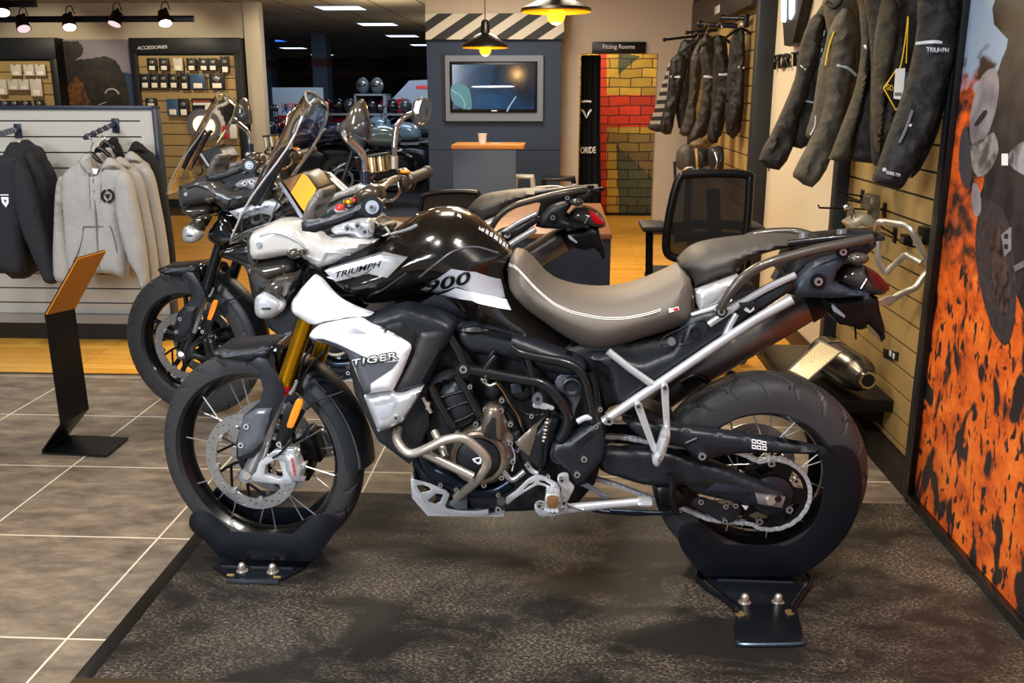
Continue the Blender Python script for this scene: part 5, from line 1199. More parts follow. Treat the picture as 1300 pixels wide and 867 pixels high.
sweat('rearmost black sweatshirt in the row at the left edge', 5.20, Z('v', (80,125), (130,130), (180,165), (200,300), (200,700), (80,700), (60,400)), Z('v', (150,145), (200,195), (245,275), (262,380), (262,560), (252,690), (225,690), (210,500), (180,300)), False)
def track(px0, px1, y0, y1, v, label, heads):
    a, b = R.Y(px0, y0, v), R.Y(px1, y1, v)
    t = thing('track_light', label, 'track light', R.M @ Matrix.Translation(a))
    MB().rbox(min(a.x, b.x), max(a.x, b.x), v-.02, v+.02, (a.z+b.z)/2-.035, (a.z+b.z)/2+.03, .003).build('track', M_black, t, R)
    for f in (.2, .78):
        x = a.x+(b.x-a.x)*f; MB().cyl((x, v, a.z), (x, v, ZC), .003, 6).build('suspension_wire', M_steel, t, R)
    for (hx, hy, lit, dx) in heads:
        c = R.Y(hx, hy, v-.05); h = MB().tube([(c.x, v-.02, c.z+.11), (c.x, c.y, c.z+.05)], .02, 10, False)
        h.cyl((c.x-dx, c.y, c.z+.07), (c.x+dx, c.y-.06, c.z-.05), .055, 18, r2=.075); o = h.build('spot_head', M_black, t, R)
        MB().tube([(c.x-.05, v-.03, c.z+.08), (c.x-.03, v-.03, c.z+.16), (c.x+.02, v-.03, c.z+.17), (c.x+.05, v-.03, c.z+.09)], .006, 6).build('cable_loop', M_black, o, R)
        d = Vector((2*dx, -.06, -.12)).normalized(); e = Vector((c.x+dx, c.y-.06, c.z-.05))
        MB().cyl(tuple(e-d*.004), tuple(e+d*.003), .066, 18).build('lamp', mat('lit_spot' if lit else 'unlit_spot', 'fff2e8', .4, emit='ffe6f4', estr=9 if lit else .8), o, R)
track(-30, 246, 26, 22, 10.6, 'long black track light bar over the accessory displays, with four spot heads', [(30, 31, 0, .03), (89, 29, 1, .02), (149, 25, 0, -.01), (210, 24, 1, .02)])
track(-30, 46, 5, 4, 9.6, 'short black track light bar cut by the top left corner', [(4, 10, 1, .02)])
# ------------------------------------------------------------------ accessory bays on the far left wall
M_bay = mat('bay_black', '1a1c20', .5); M_tan = mat('tan_slat_board', 'b0945f', .6)
def bay(px0, px1, label, head=True, text=None):
    v = VA-.22; a, b = R.Y(px0, 60, v).x, R.Y(px1, 60, v).x; zt = R.Y((px0+px1)/2, 48, v).z; zh = R.Y((px0+px1)/2, 68 if px0 > 100 else 75, v).z; fw_ = .09
    t = thing('accessory_bay', label, 'display unit', at(R, (a+b)/2, v))
    MB().box(a, b, v+.02, VA-.005, ZF, zt).build('carcass', M_bay, t, R)
    MB().rbox(a, b, v-.03, v+.02, zh, zt, .004).build('header', M_bay, t, R)
    for x in (a, b-fw_): MB().rbox(x, x+fw_, v-.03, v+.02, ZF, zh, .004).build('side_post', M_bay, t, R)
    z = zh-.02; 
    while z > .1:
        MB().box(a+fw_, b-fw_, v+.008, v+.02, z-.135, z-.006).build('slat', M_tan, t, R); z -= .14
    if text:
        lettering(t, 'header_lettering', M_white, text, Z('x', (66,110), (248,101), (247,82), (68,89)), v-.033, R, bold=.015)
    return v
vb = bay(165, 306, 'black framed accessories display bay under the header lettering', text='ACCESSORIES')
bay(-70, 71, 'black framed accessory display bay at the far left edge')
def pack(r, x, y, w_, h_, kind, label):
    c = Z(r, (x, y))[0]; s = REG[r][2]; v = vb-.03; p0 = R.Y(c[0]-w_*s/2, c[1]+h_*s/2, v); p1 = R.Y(c[0]+w_*s/2, c[1]-h_*s/2, v)
    t = thing('accessory_pack', label, 'accessory pack', R.M @ Matrix.Translation((p0.x, v, p0.z)), 'packaged accessories on the tan slat boards')
    MB().rbox(p0.x, p1.x, v-.03, v, p0.z, p1.z, .004).build('card', [M_bay, mat('white_card', 'd8d2c6', .5), mat('blue_card', '3c5a80', .4)][kind], t, R)
    W_ = p1.x-p0.x; Hh = p1.z-p0.z
    MB().rbox(p0.x+W_*.2, p1.x-W_*.2, v-.034, v-.03, p0.z+Hh*.05, p0.z+Hh*.38, .001).build('price_label', mat('bright_label', 'fff6e4', .4), t, R)
    if kind == 0: MB().sphere(((p0.x+p1.x)/2, v-.035, p0.z+Hh*.68), W_*.26, sc=(1, .3, .8), n=10).build('blister', mat('blister_silver', 'a8a49c', .2, .6), t, R)
    MB().cyl(((p0.x+p1.x)/2, v-.06, p1.z-.005), ((p0.x+p1.x)/2, v+.04, p1.z-.005), .006, 6).build('hook', M_steel, t, R)
cols = ['first', 'second', 'third', 'fourth', 'fifth', 'sixth', 'seventh']
for k, (x, kd) in enumerate([(160,0), (232,0), (318,1), (397,0), (470,0), (525,0)]): pack('x', x, 198, 50, 76, kd, f'{cols[k]} small pack from the left in the upper row under the lettering')
pack('x', 598, 200, 46, 100, 0, 'tall narrow pack at the right end of the upper row')
for k, x in enumerate([118, 175, 230, 290]): pack('x', x, 298, 48, 88, 0, f'{cols[k]} pack from the left in the lower row of the lettered bay')
pack('x', 355, 298, 42, 98, 0, 'narrow pack beside the round blue item')
pack('x', 435, 300, 80, 90, 2, 'wide pack holding a curved blue item')
pack('x', 550, 300, 84, 90, 0, 'wide pack with white centre at the right end of the lower row')
pack('x', 155, 425, 60, 50, 0, 'dark pack just above the slatted display frame')
pack('x', 285, 455, 60, 100, 2, 'blue and white pack left of the dark poster'); pack('x', 350, 455, 50, 105, 0, 'dark pack between the blue pack and the poster')
for k, x in enumerate([165, 290, 400]): pack('y', x, 375, 84, 110, 1, f'{cols[k]} white pack in the upper row at the far left')
pack('y', 20, 540, 90, 150, 1, 'tall white pack cut by the left picture edge')
for k, x in enumerate([135, 240]): pack('y', x, 515, 84, 105, 1, f'{cols[k]} white pack in the middle row at the far left')
pack('y', 360, 545, 90, 170, 1, 'tall grey-white pack in the middle row at the far left')
for k, x in enumerate([60, 150, 260, 390]): pack('y', x, 710, 84, 80, 0, f'{cols[k]} dark pack in the bottom row at the far left')
def poster():
    v = vb-.035; a = R.Y(*Z('x', (412,626))[0], v); b = R.Y(*Z('x', (655,402))[0], v)
    t = thing('accessory_poster', 'dark poster with a curved row of white dots in the accessories bay', 'poster', R.M @ Matrix.Translation(a))
    MB().box(a.x, b.x, v-.006, v, a.z, b.z).build('panel', mat('poster_black', '16171b', .4), t, R)
    W_, Hh = b.x-a.x, b.z-a.z; mw = mat('poster_white', 'e8e4dc', .4)
    MB().box(a.x+.03*W_, a.x+.42*W_, v-.008, v-.006, b.z-.09*Hh, b.z-.05*Hh).build('title_line', mat('poster_red', 'b04030', .4), t, R)
    MB().box(a.x+.03*W_, a.x+.75*W_, v-.008, v-.006, b.z-.18*Hh, b.z-.11*Hh).build('title_line', mw, t, R)
    for (x, y) in ((495,460), (525,482), (548,512), (558,540), (558,573), (552,605)):
        p = R.Y(*Z('x', (x, y))[0], v-.008); MB().cyl((p.x, v-.012, p.z), (p.x, v-.005, p.z), .045, 16).build('poster_dot', mw, t, R)
    p = R.Y(*Z('x', (462,560))[0], v); MB().cyl((p.x, v-.03, p.z), (p.x, v-.006, p.z), .2, 28).build('demo_disc', mat('demo_lens', '70707a', .2, .3), t, R)
    MB().cyl((p.x, v-.05, p.z), (p.x, v-.03, p.z), .11, 24).build('lit_centre', mat('lit_lamp_demo', 'ffe2a0', .3, emit='ffd890', estr=4), t, R)
    MB().tube([(b.x-.16*W_+d*W_*.03, v-.009, b.z-.06*Hh-abs(1-abs(d))*.05*Hh) for d in (-1, 0, 1)], .008, 6, False).build('shield_mark', mw, t, R)
    for x, m in ((598, M_redtxt), (638, mw)):
        p = R.Y(*Z('x', (x, 600))[0], v-.01); MB().rbox(p.x-.07, p.x+.07, v-.04, v-.006, p.z-.09, p.z+.09, .004).build('sample_box', m, t, R)
poster()
def mural():
    v = VA-.03; a = R.Y(71, 134, v); b = R.Y(166, 50, v)
    t = thing('landscape_picture', 'printed wall picture of dark trees under a pale mauve sky', 'picture', R.M @ Matrix.Translation(a))
    MB().box(a.x, b.x, v, VA-.005, .9, b.z).build('panel', mat('print_sky', '8a8490', .5), t, R)
    def blob(name, pts, m, d, jag=6):
        r = random.Random(len(pts)); L = []
        for i in range(len(pts)):
            p, q = Vector(pts[i]), Vector(pts[(i+1) % len(pts)]); n = max(1, int((q-p).length/14))
            for k in range(n):
                w = p.lerp(q, k/n); L.append((w.x+(r.random()-.5)*jag*2, w.y+(r.random()-.5)*jag*2))
        P = []
        for q in L:
            c = Z('y', q)[0]; w = R.Y(c[0], c[1], v-.002); P.append((min(max(w.x, a.x), b.x), min(max(w.z, 1.2), b.z)))
        MB().plate(P, v-.002-d, v-d*.5).build(name, m, t, R)
    blob('printed_hill', [(1180,400), (1230,395), (1290,420), (1310,720), (1150,720)], mat('print_blue', '2c4360', .5), .001, 1)
    blob('printed_tree', [(545,110), (600,95), (760,95), (805,150), (800,230), (740,270), (690,330), (700,720), (545,720)], mat('print_tree', '15130f', .5, noise=(7, '2e261c', .1)), .002)
    blob('printed_tree', [(690,300), (760,270), (850,270), (930,250), (1030,240), (1120,280), (1165,350), (1215,430), (1240,560), (1260,720), (690,720)], mat('print_tree2', '120f0c', .5, noise=(9, '2c2218', .1)), .003)
    blob('printed_bush', [(555,620), (640,560), (740,430), (800,500), (850,640), (900,720), (555,720)], mat('print_brown', '3a2414', .5, noise=(14, '7a4a20', .12)), .004)
    MB().tube([tuple(R.Y(*Z('y', q)[0], v-.008)) for q in ((1020,600), (1050,565), (1100,560), (1145,590), (1150,610))], .012, 6).build('printed_helmet', mat('print_pale', 'a9a6a4', .4), t, R)
    MB().cyl(tuple(R.Y(*Z('y', (955,715))[0], v-.008)), tuple(R.Y(*Z('y', (1035,685))[0], v-.008)), .006, 6).build('printed_rail', mat('print_pale', 'a9a6a4', .4), t, R)
mural()
def bay_goods():
    v = vb-.14
    for lab, cat, nm, pts, m in (('silver boxy pannier on the lower slats of the accessories bay', 'pannier', 'pannier', Z('x', (462,725), (572,728), (575,800), (462,800)), M_silver),
                             ('black soft bag left of the silver pannier', 'bag', 'soft_bag', Z('x', (385,745), (410,715), (438,725), (440,800), (400,810)), M_matte),
                             ('black soft bag right of the silver pannier', 'bag', 'soft_bag', Z('x', (575,690), (600,705), (605,810), (572,815)), M_matte)):
        a = R.Y(*pts[0], v); t = thing(nm, lab, cat, R.M @ Matrix.Translation(a)); shell(t, 'body', m, pts, v, v+.1, .04, .08, 2, fr=R, step=.03)
        c = pts[0]; e = pts[1]; MB().tube([tuple(R.Y(c[0]+(e[0]-c[0])*f, c[1]-2*math.sin(math.pi*f), v-.02)) for f in (.2, .4, .6, .8)], .012, 8).build('handle', M_black, t, R)
bay_goods()
# ------------------------------------------------------------------ right wall: slat bay with accessories
M_tanr = mat('sand_slat_board', '9c8250', .55); US = 1.33
def slatbay(label, y0, y1, zlo, zhi, posts, zref=None, pitch=.1):
    t = thing('slatwall_bay', label, 'display unit', at(R, US+.03, (y0+y1)/2))
    MB().box(US+.008, UW-.002, y0, y1, zlo, zhi).build('backing', M_groove, t, R)
    z = zref
    while z > zlo: z -= pitch
    zs = [zlo]
    while z+pitch < zhi: z += pitch; zs.append(z)
    zs.append(zhi)
    for i in range(len(zs)-1):
        if zs[i+1]-zs[i] < .02: continue
        MB().box(US, US+.009, y0, y1, zs[i]+.0045, zs[i+1]-.0045).build('slat', M_tanr, t, R)
    for (a, b) in posts: MB().rbox(1.27, UW, a, b, ZF, zhi+.05, .003).build('post', M_bay, t, R)
    MB().box(1.27, UW-.002, y0, y1, ZF, zlo).build('plinth', mat('plinth_brown_black', '1b1310', .5), t, R)
    return t
q1 = R.X(1174, 457.7, US); q0 = R.X(1179, 426.5, US)
zr = q1.z; pitch = abs(R.X(1166.2, 520, US).z-R.X(1185.8, 359.6, US).z)/5
ylo = R.X(1158, 590, US); print('slat', zr, pitch, ylo, R.X(1045, 300, US), R.X(1060, 300, 1.27))
ypost0, ypost1 = R.X(1060, 250, 1.27).y, R.X(1041, 250, 1.27).y
slatbay('black framed sand-coloured slat bay holding the jackets and silver bar beside the orange banner', 3.30, ypost0, max(.05, ylo.z), 2.5, [(3.24, 3.30), (ypost0, ypost0+.07)], zr, pitch)
yb2 = R.X(958, 120, 1.27).y; ye2 = 9.7
slatbay('far sand-coloured slat bay behind the office chair with the far jackets', yb2+.12, ye2, .1, 2.3, [(yb2, yb2+.12), (ye2, ye2+.08)], 1.0, .12)
# rust banner
def banner():
    t = thing('picture_banner', 'large orange printed banner of a rocky desert and an adventure motorcycle at the right edge', 'banner', at(R, 1.28, 1.9))
    m = bpy.data.materials.new('desert_print'); m.use_nodes = True; nt = m.node_tree; N = nt.nodes; L = nt.links; b = N['Principled BSDF']; b.inputs['Roughness'].default_value = .45
    tc = N.new('ShaderNodeTexCoord'); sp = N.new('ShaderNodeSeparateXYZ'); L.new(tc.outputs['Object'], sp.inputs[0])
    mp = N.new('ShaderNodeMapping'); mp.inputs['Scale'].default_value = (1, 1, 1.5); L.new(tc.outputs['Object'], mp.inputs[0])
    n1 = N.new('ShaderNodeTexNoise'); n1.inputs['Scale'].default_value = 2.2; n1.inputs['Detail'].default_value = 7; n1.inputs['Roughness'].default_value = .65; L.new(mp.outputs[0], n1.inputs['Vector'])
    vo = N.new('ShaderNodeTexVoronoi'); vo.inputs['Scale'].default_value = 8; vo.inputs['Randomness'].default_value = 1; L.new(mp.outputs[0], vo.inputs['Vector'])
    n3 = N.new('ShaderNodeTexNoise'); n3.inputs['Scale'].default_value = 7; n3.inputs['Detail'].default_value = 12; n3.inputs['Roughness'].default_value = .68; L.new(mp.outputs[0], n3.inputs['Vector'])
    r = N.new('ShaderNodeValToRGB'); e = r.color_ramp.elements; e[0].position = .34; e[0].color = lin('8e3412'); e[1].position = .68; e[1].color = lin('f0812c'); x = e.new(.5); x.color = lin('d8601a'); L.new(n3.outputs['Fac'], r.inputs[0])
    ms = N.new('ShaderNodeMath'); ms.operation = 'MULTIPLY'; ms.inputs[1].default_value = .9
    L.new(n1.outputs['Fac'], ms.inputs[0]); ad = N.new('ShaderNodeMath'); ad.operation = 'SUBTRACT'; L.new(vo.outputs['Distance'], ad.inputs[0]); L.new(ms.outputs[0], ad.inputs[1])
    rr = N.new('ShaderNodeValToRGB'); rr.color_ramp.elements[0].position = .0; rr.color_ramp.elements[0].color = (1, 1, 1, 1); rr.color_ramp.elements[1].position = .05; rr.color_ramp.elements[1].color = (0, 0, 0, 1)
    # rocks: two sizes of blotches, stretched upright
    def blot(scale, lo, hi, sz):
        q = N.new('ShaderNodeMapping'); q.inputs['Scale'].default_value = (1, 1.6, sz); L.new(tc.outputs['Object'], q.inputs[0])
        n = N.new('ShaderNodeTexNoise'); n.inputs['Scale'].default_value = scale; n.inputs['Detail'].default_value = 2.5; n.inputs['Distortion'].default_value = .35; L.new(q.outputs[0], n.inputs['Vector'])
        w_ = N.new('ShaderNodeMapRange'); w_.inputs[1].default_value = lo; w_.inputs[2].default_value = hi; L.new(n.outputs['Fac'], w_.inputs[0]); return w_
    ba = blot(6, .55, .60, .8); bb = blot(20, .57, .62, .9); mr = N.new('ShaderNodeMath'); mr.operation = 'MAXIMUM'; L.new(ba.outputs[0], mr.inputs[0]); L.new(bb.outputs[0], mr.inputs[1])
    rk = N.new('ShaderNodeMix'); rk.data_type = 'RGBA'; L.new(mr.outputs[0], rk.inputs[0]); L.new(r.outputs[0], rk.inputs[6]); rk.inputs[7].default_value = lin('1f1a1e')
    # darker bush band and sky by height
    n4 = N.new('ShaderNodeTexNoise'); n4.inputs['Scale'].default_value = 9; n4.inputs['Detail'].default_value = 6; L.new(mp.outputs[0], n4.inputs['Vector'])
    a1 = N.new('ShaderNodeMath'); a1.operation = 'MULTIPLY_ADD'; a1.inputs[1].default_value = .5; L.new(n4.outputs['Fac'], a1.inputs[0]); L.new(sp.outputs[2], a1.inputs[2])
    m1 = N.new('ShaderNodeMapRange'); m1.inputs[1].default_value = 1.08; m1.inputs[2].default_value = 1.16; L.new(a1.outputs[0], m1.inputs[0])
    rb = N.new('ShaderNodeValToRGB'); rb.color_ramp.elements[0].position = .42; rb.color_ramp.elements[0].color = lin('2a1c1a'); rb.color_ramp.elements[1].position = .66; rb.color_ramp.elements[1].color = lin('e0601e'); L.new(n4.outputs['Fac'], rb.inputs[0])
    x1 = N.new('ShaderNodeMix'); x1.data_type = 'RGBA'; L.new(m1.outputs[0], x1.inputs[0]); L.new(rk.outputs[2], x1.inputs[6]); L.new(rb.outputs[0], x1.inputs[7])
    m2 = N.new('ShaderNodeMapRange'); m2.inputs[1].default_value = 1.70; m2.inputs[2].default_value = 1.76; L.new(a1.outputs[0], m2.inputs[0])
    x2 = N.new('ShaderNodeMix'); x2.data_type = 'RGBA'; L.new(m2.outputs[0], x2.inputs[0]); L.new(x1.outputs[2], x2.inputs[6]); x2.inputs[7].default_value = lin('7f93ac')
    L.new(x2.outputs[2], b.inputs['Base Color'])
    MB().box(1.284, UW-.002, .3, 3.235, .03, 2.6).build('printed_sheet', m, t, R)
    MB().rbox(1.262, 1.284, 3.215, 3.24, ZF, 2.6, .003).build('frame_edge', M_black, t, R)
    MB().rbox(1.262, 1.284, .3, 3.215, ZF, .03, .003).build('frame_edge', M_black, t, R)
    # the printed motorcycle: flat shapes on the sheet
    X0 = 1.2835
    def fl(name, pts, m, d=.0006, rnd=2):
        W3 = [R.X(p[0], p[1], X0) for p in pts]; P = [(q.y, q.z) for q in W3]
        if rnd: P = smooth_loop(P, rnd)
        b_ = MB().plate(P, -d, 0); b_.v = [(X0+y, x, z) for x, y, z in b_.v]; return b_.build(name, m, t, R)
    dk = mat('print_dark', '17151a', .45, noise=(14, '2c282c', .12)); gy = mat('print_grey', '5d5a60', .45, noise=(9, '8a878c', .15)); sk = mat('print_skin_grey', '3c3a40', .45)
    fl('printed_rider', [(1268,-10,'s'), (1262,30), (1280,50), (1272,75), (1262,100), (1240,118), (1235,150), (1243,180), (1250,230), (1240,262), (1262,275), (1310,280,'s'), (1330,-10,'s')], dk)
    fl('printed_helmet', [(1266,-8,'s'), (1263,32,'s'), (1285,38), (1318,20,'s'), (1318,-8,'s')], mat('print_black', '0c0b10', .4), .0012)
    fl('printed_screen', [(1262,86), (1248,95), (1238,120), (1232,150), (1232,172), (1236,185), (1250,178), (1262,150), (1268,120), (1268,100)], gy, .0012)
    fl('printed_screen_slot', [(1250,140), (1238,157), (1242,160), (1254,144)], dk, .0018)
    fl('printed_fairing', [(1232,185), (1250,176), (1262,168), (1268,190), (1258,215), (1242,225), (1232,205)], mat('print_light', '85807f', .45, noise=(20, '4a4648', .1)), .0012)
    fl('printed_tank', [(1290,185), (1320,175), (1320,215), (1300,222), (1280,205)], mat('print_pale_panel', '8f8b93', .45, noise=(16, '3c3a40', .1)), .0012)
    fl('printed_glint', [(1272,195), (1280,195), (1280,210), (1272,210)], M_white, .0012, 1)
    fl('printed_hand', [(1226,160), (1232,185), (1234,225), (1226,240), (1218,215), (1219,180)], sk, .0014)
    fl('printed_fork', [(1236,232), (1243,240), (1246,268), (1238,275), (1234,255)], gy, .0016)
    fl('printed_engine', [(1255,270,'s'), (1330,270,'s'), (1330,430,'s'), (1310,420), (1285,360), (1268,330)], dk, .0005)
    tw = [(1246,262), (1240,285), (1239,320), (1244,360), (1254,400), (1266,428), (1277,438), (1286,420), (1290,380), (1288,330), (1280,280), (1266,258), (1254,256)]
    fl('printed_tyre', tw, mat('print_tyre', '231f24', .5, noise=(40, '3d3538', .2)), .0012, 3)
    fl('printed_spokes', [(1262,290), (1258,320), (1262,360), (1270,395), (1278,400), (1282,370), (1278,320), (1270,290)], mat('print_spokes', '4a3a36', .5, noise=(30, '150f12', .1)), .0018, 3)
    fl('printed_plate', [(1272,298), (1284,288), (1284,318), (1276,326)], gy, .0024, 1)
    for y in (300, 313): fl('printed_bolt', [(1276,y-3), (1281,y-3), (1281,y+3), (1276,y+3)], dk, .003, 1)
    fl('printed_footrest', [(1287,338), (1310,326), (1310,334), (1290,345)], gy, .0024, 1)
banner()
# ------------------------------------------------------------------ garments on the right wall
M_jo = mat('olive_jacket_cloth', '2f2a1f', .75, noise=(14, '3c3527', .2), bump=(35, .8, .008)); M_jg = mat('grey_olive_jacket_cloth', '3e392f', .7, noise=(14, '4c463a', .2), bump=(35, .8, .008))
M_jd = mat('dark_brown_jacket_cloth', '17140f', .7, noise=(20, '201c16', .2), bump=(35, .8, .008)); M_jb = mat('black_jacket_cloth', '090a0e', .7, noise=(30, '0e1014', .2), bump=(35, .8, .008))
M_refl = mat('reflective_strip', 'cfd6de', .3, .3); M_yel = mat('yellow_lettering', 'e5b81c', .5)
def folds(seed, amp):
    return lambda x, z: amp*(abs(noise3(x*1.6+z*.5+seed, z*1.1-x*.4, seed, 11))-.25)*1.6+amp*.45*(abs(noise3(x*2+seed, z*2.4+x, seed, 24))-.2)
def jacket(name, label, cat, v, body, sleeves, mb, ms=None, group=None, thick=.05, extra=None):
    b = R.Y(*body[0], v); t = thing(name, label, cat, R.M @ Matrix.Translation((b.x, v, b.z)), group)
    o, hf = shell(t, 'body', mb, body, v-.02, v+.02, thick, .09, 2, back=thick*.5, fr=R, step=.014, noise=folds(v*3, .022))
    H = []
    for s in sleeves:
        so, sh = shell(t, 'sleeve', ms or mb, s, v-thick-.015, v-thick+.02, thick*.8, .05, 2, back=.02, fr=R, step=.011, noise=folds(v*5+s[0][0], .020)); H.append(sh)
    if extra: extra(t, hf, H)
    return t
PZ = lambda *pts: Z('p', *pts)
def strip(t, hf, pts, r=.004, m=None, name='reflective_strip', lift=.004):
    MB().tube([tuple(hf.hit(R, *q, lift)) for q in pts], r, 6).build(name, m or M_refl, t, R)
jacket('jacket', 'dark brown textile jacket, leftmost of the near row, its sleeve over the wall lettering', 'jacket', 4.35,
       PZ((395,10), (460,-60), (520,-40), (520,60), (480,200), (420,420), (330,660), (250,675), (240,640), (270,420), (290,250), (330,120)),
       [PZ((330,90), (372,60), (390,110), (350,300), (300,470), (248,600), (245,680), (182,782), (95,736), (150,620), (215,480), (262,360), (272,300), (290,200))], M_jd, extra=lambda t, hf, H: (
       strip(t, hf, PZ((385,140), (372,240), (365,350)), .003), strip(t, hf, PZ((290,462), (335,470)), .004), strip(t, H[0], PZ((275,300), (300,320)), .003),
       MB().cyl(tuple(R.Y(*PZ((130,765))[0], 4.33)), tuple(R.Y(*PZ((130,785))[0], 4.33)), .003, 6).build('zip_pull', M_black, t, R)))
jacket('jacket', 'grey-olive textile jacket with a yellow zip line, second from the left in the near row', 'jacket', 4.1,
       PZ((395,0), (470,-80), (540,-60), (540,100), (545,300), (500,520), (440,640), (330,640), (320,600), (350,500), (380,300), (420,150)),
       [PZ((470,30), (520,60), (535,200), (500,420), (470,560), (435,680), (400,780), (335,862), (275,828), (254,800), (310,690), (370,560), (400,440), (410,300), (420,150))], M_jg, extra=lambda t, hf, H: (
       strip(t, H[0], PZ((430,145), (405,220), (390,300)), .0035, M_yel, 'yellow_zip'), strip(t, H[0], PZ((440,300), (490,312), (530,345)), .006),
       strip(t, H[0], PZ((345,530), (340,580), (320,620)), .003), strip(t, hf, PZ((395,10), (430,30), (470,-10)), .01, M_jd, 'collar')))
jacket('jacket', 'olive jacket with a dark lower lining, third from the left in the near row', 'jacket', 3.85,
       PZ((560,-60), (640,-60), (700,-20), (700,120), (690,400), (690,600), (690,740), (520,740), (505,700), (520,560), (560,400), (600,200), (570,60)),
       [PZ((562,0), (600,40), (612,160), (590,340), (555,520), (520,640), (500,735), (425,735), (430,710), (480,580), (530,450), (560,330), (575,180))], M_jd, M_jo, extra=lambda t, hf, H: (
       strip(t, H[0], PZ((580,60), (585,200), (570,330)), .006, M_jd, 'sleeve_seam'), strip(t, H[0], PZ((570,210), (582,222)), .006), strip(t, hf, PZ((620,30), (660,10), (690,-20)), .012, M_jo, 'collar')))
def tags(t, hf, H):
    v = 3.5
    d = PZ((657,405), (715,318), (792,385), (776,430), (712,505))
    P = px_loop(R, d, v); o = MB().plate([q[:2] for q in P], v, v+.002).build('diamond_tag', M_dark, t, R)
    MB().tube([(q[0], v-.001, q[1]) for q in P+P[:1]], .0028, 6, False).build('tag_border', M_yel, o, R)
    text_quad('GO', PZ((668,412), (700,418), (702,392), (670,384)), lambda x, y: tuple(R.Y(x, y, v-.002)), .0008, .02).build('tag_lettering', M_yel, o, R, smooth=0)
    text_quad('EX', PZ((752,420), (782,410), (780,384), (752,392)), lambda x, y: tuple(R.Y(x, y, v-.002)), .0008, .02).build('tag_lettering', M_yel, o, R, smooth=0)
    P = px_loop(R, PZ((712,315), (756,312), (745,458), (702,452)), v-.01); w = MB().plate([q[:2] for q in P], v-.01, v-.008).build('price_tag', mat('tag_card', 'e6e0da', .5), t, R)
    m = MB()
    for k in range(8):
        P = px_loop(R, PZ((708+k*4, 424), (710+k*4, 424), (709+k*4, 440), (707+k*4, 440)), v-.0105); m.plate([q[:2] for q in P], v-.0112, v-.010)
    m.build('barcode', M_dark, w, R)
    P = px_loop(R, PZ((756,330), (764,332), (752,440), (745,438)), v-.005); MB().plate([q[:2] for q in P], v-.005, v-.003).build('blue_tag_strip', mat('blue_tag', '3a5f95', .5), t, R)
    for a in ([(768,75), (756,180), (740,280), (730,315)], [(770,80), (764,200), (760,290)]): MB().tube([tuple(R.Y(*q, v-.006)) for q in PZ(*a)], .0022, 6).build('tag_cord', M_yel, t, R)
    strip(t, hf, PZ((690,80), (660,160)), .004); strip(t, hf, PZ((690,575), (700,582)), .006)
jacket('jacket', 'olive jacket carrying a yellow-edged diamond tag and white price tag', 'jacket', 3.62,
       PZ((600,-60), (760,-60), (860,-40), (860,100), (800,300), (760,480), (700,640), (655,745), (625,740), (620,500), (625,300), (610,100)),
       [PZ((660,-20), (720,0), (735,120), (700,300), (670,480), (655,600), (645,700), (632,640), (622,500), (628,300), (640,120))], M_jd, M_jo, extra=tags)
def blackj(t, hf, H):
    strip(t, H[0], PZ((806,200), (900,193), (993,210)), .006)
    text_quad('TRIUMPH', PZ((853,240), (953,242), (955,220), (853,216)), lambda x, y: tuple(H[0].hit(R, x, y, .012)), .0008, .01).build('sleeve_lettering', M_refl, t, R, smooth=0)
    text_quad('GORE-TEX', PZ((668,798), (733,812), (736,798), (670,782)), lambda x, y: tuple(H[0].hit(R, x, y, .012)), .0008, .01).build('cuff_lettering', M_refl, t, R, smooth=0)
    q = H[0].hit(R, *PZ((659,777))[0], .012); MB().cyl((q.x, q.y, q.z), (q.x, q.y-.002, q.z), .0065, 12).build('cuff_emblem', M_refl, t, R)
    strip(t, H[0], PZ((730,655), (760,590), (790,505)), .005, mat('grey_zip', '50545a', .4), 'pocket_zip', .01); strip(t, H[0], PZ((775,572), (782,578)), .005, None, 'zip_pull', .012)
jacket('jacket', 'black jacket nearest the orange banner, with white lettering on its sleeve', 'jacket', 3.34,
       PZ((845,-40), (930,-60), (1035,-60), (1025,80), (1005,250), (960,430), (935,560), (880,700), (800,820), (800,600), (840,300), (850,120)),
       [PZ((845,0), (930,-30), (1010,0), (1000,150), (985,300), (940,450), (905,580), (835,720), (780,820), (745,868), (690,862), (628,832), (650,770), (690,650), (745,500), (790,360), (820,230), (838,100))], M_jb, extra=blackj)
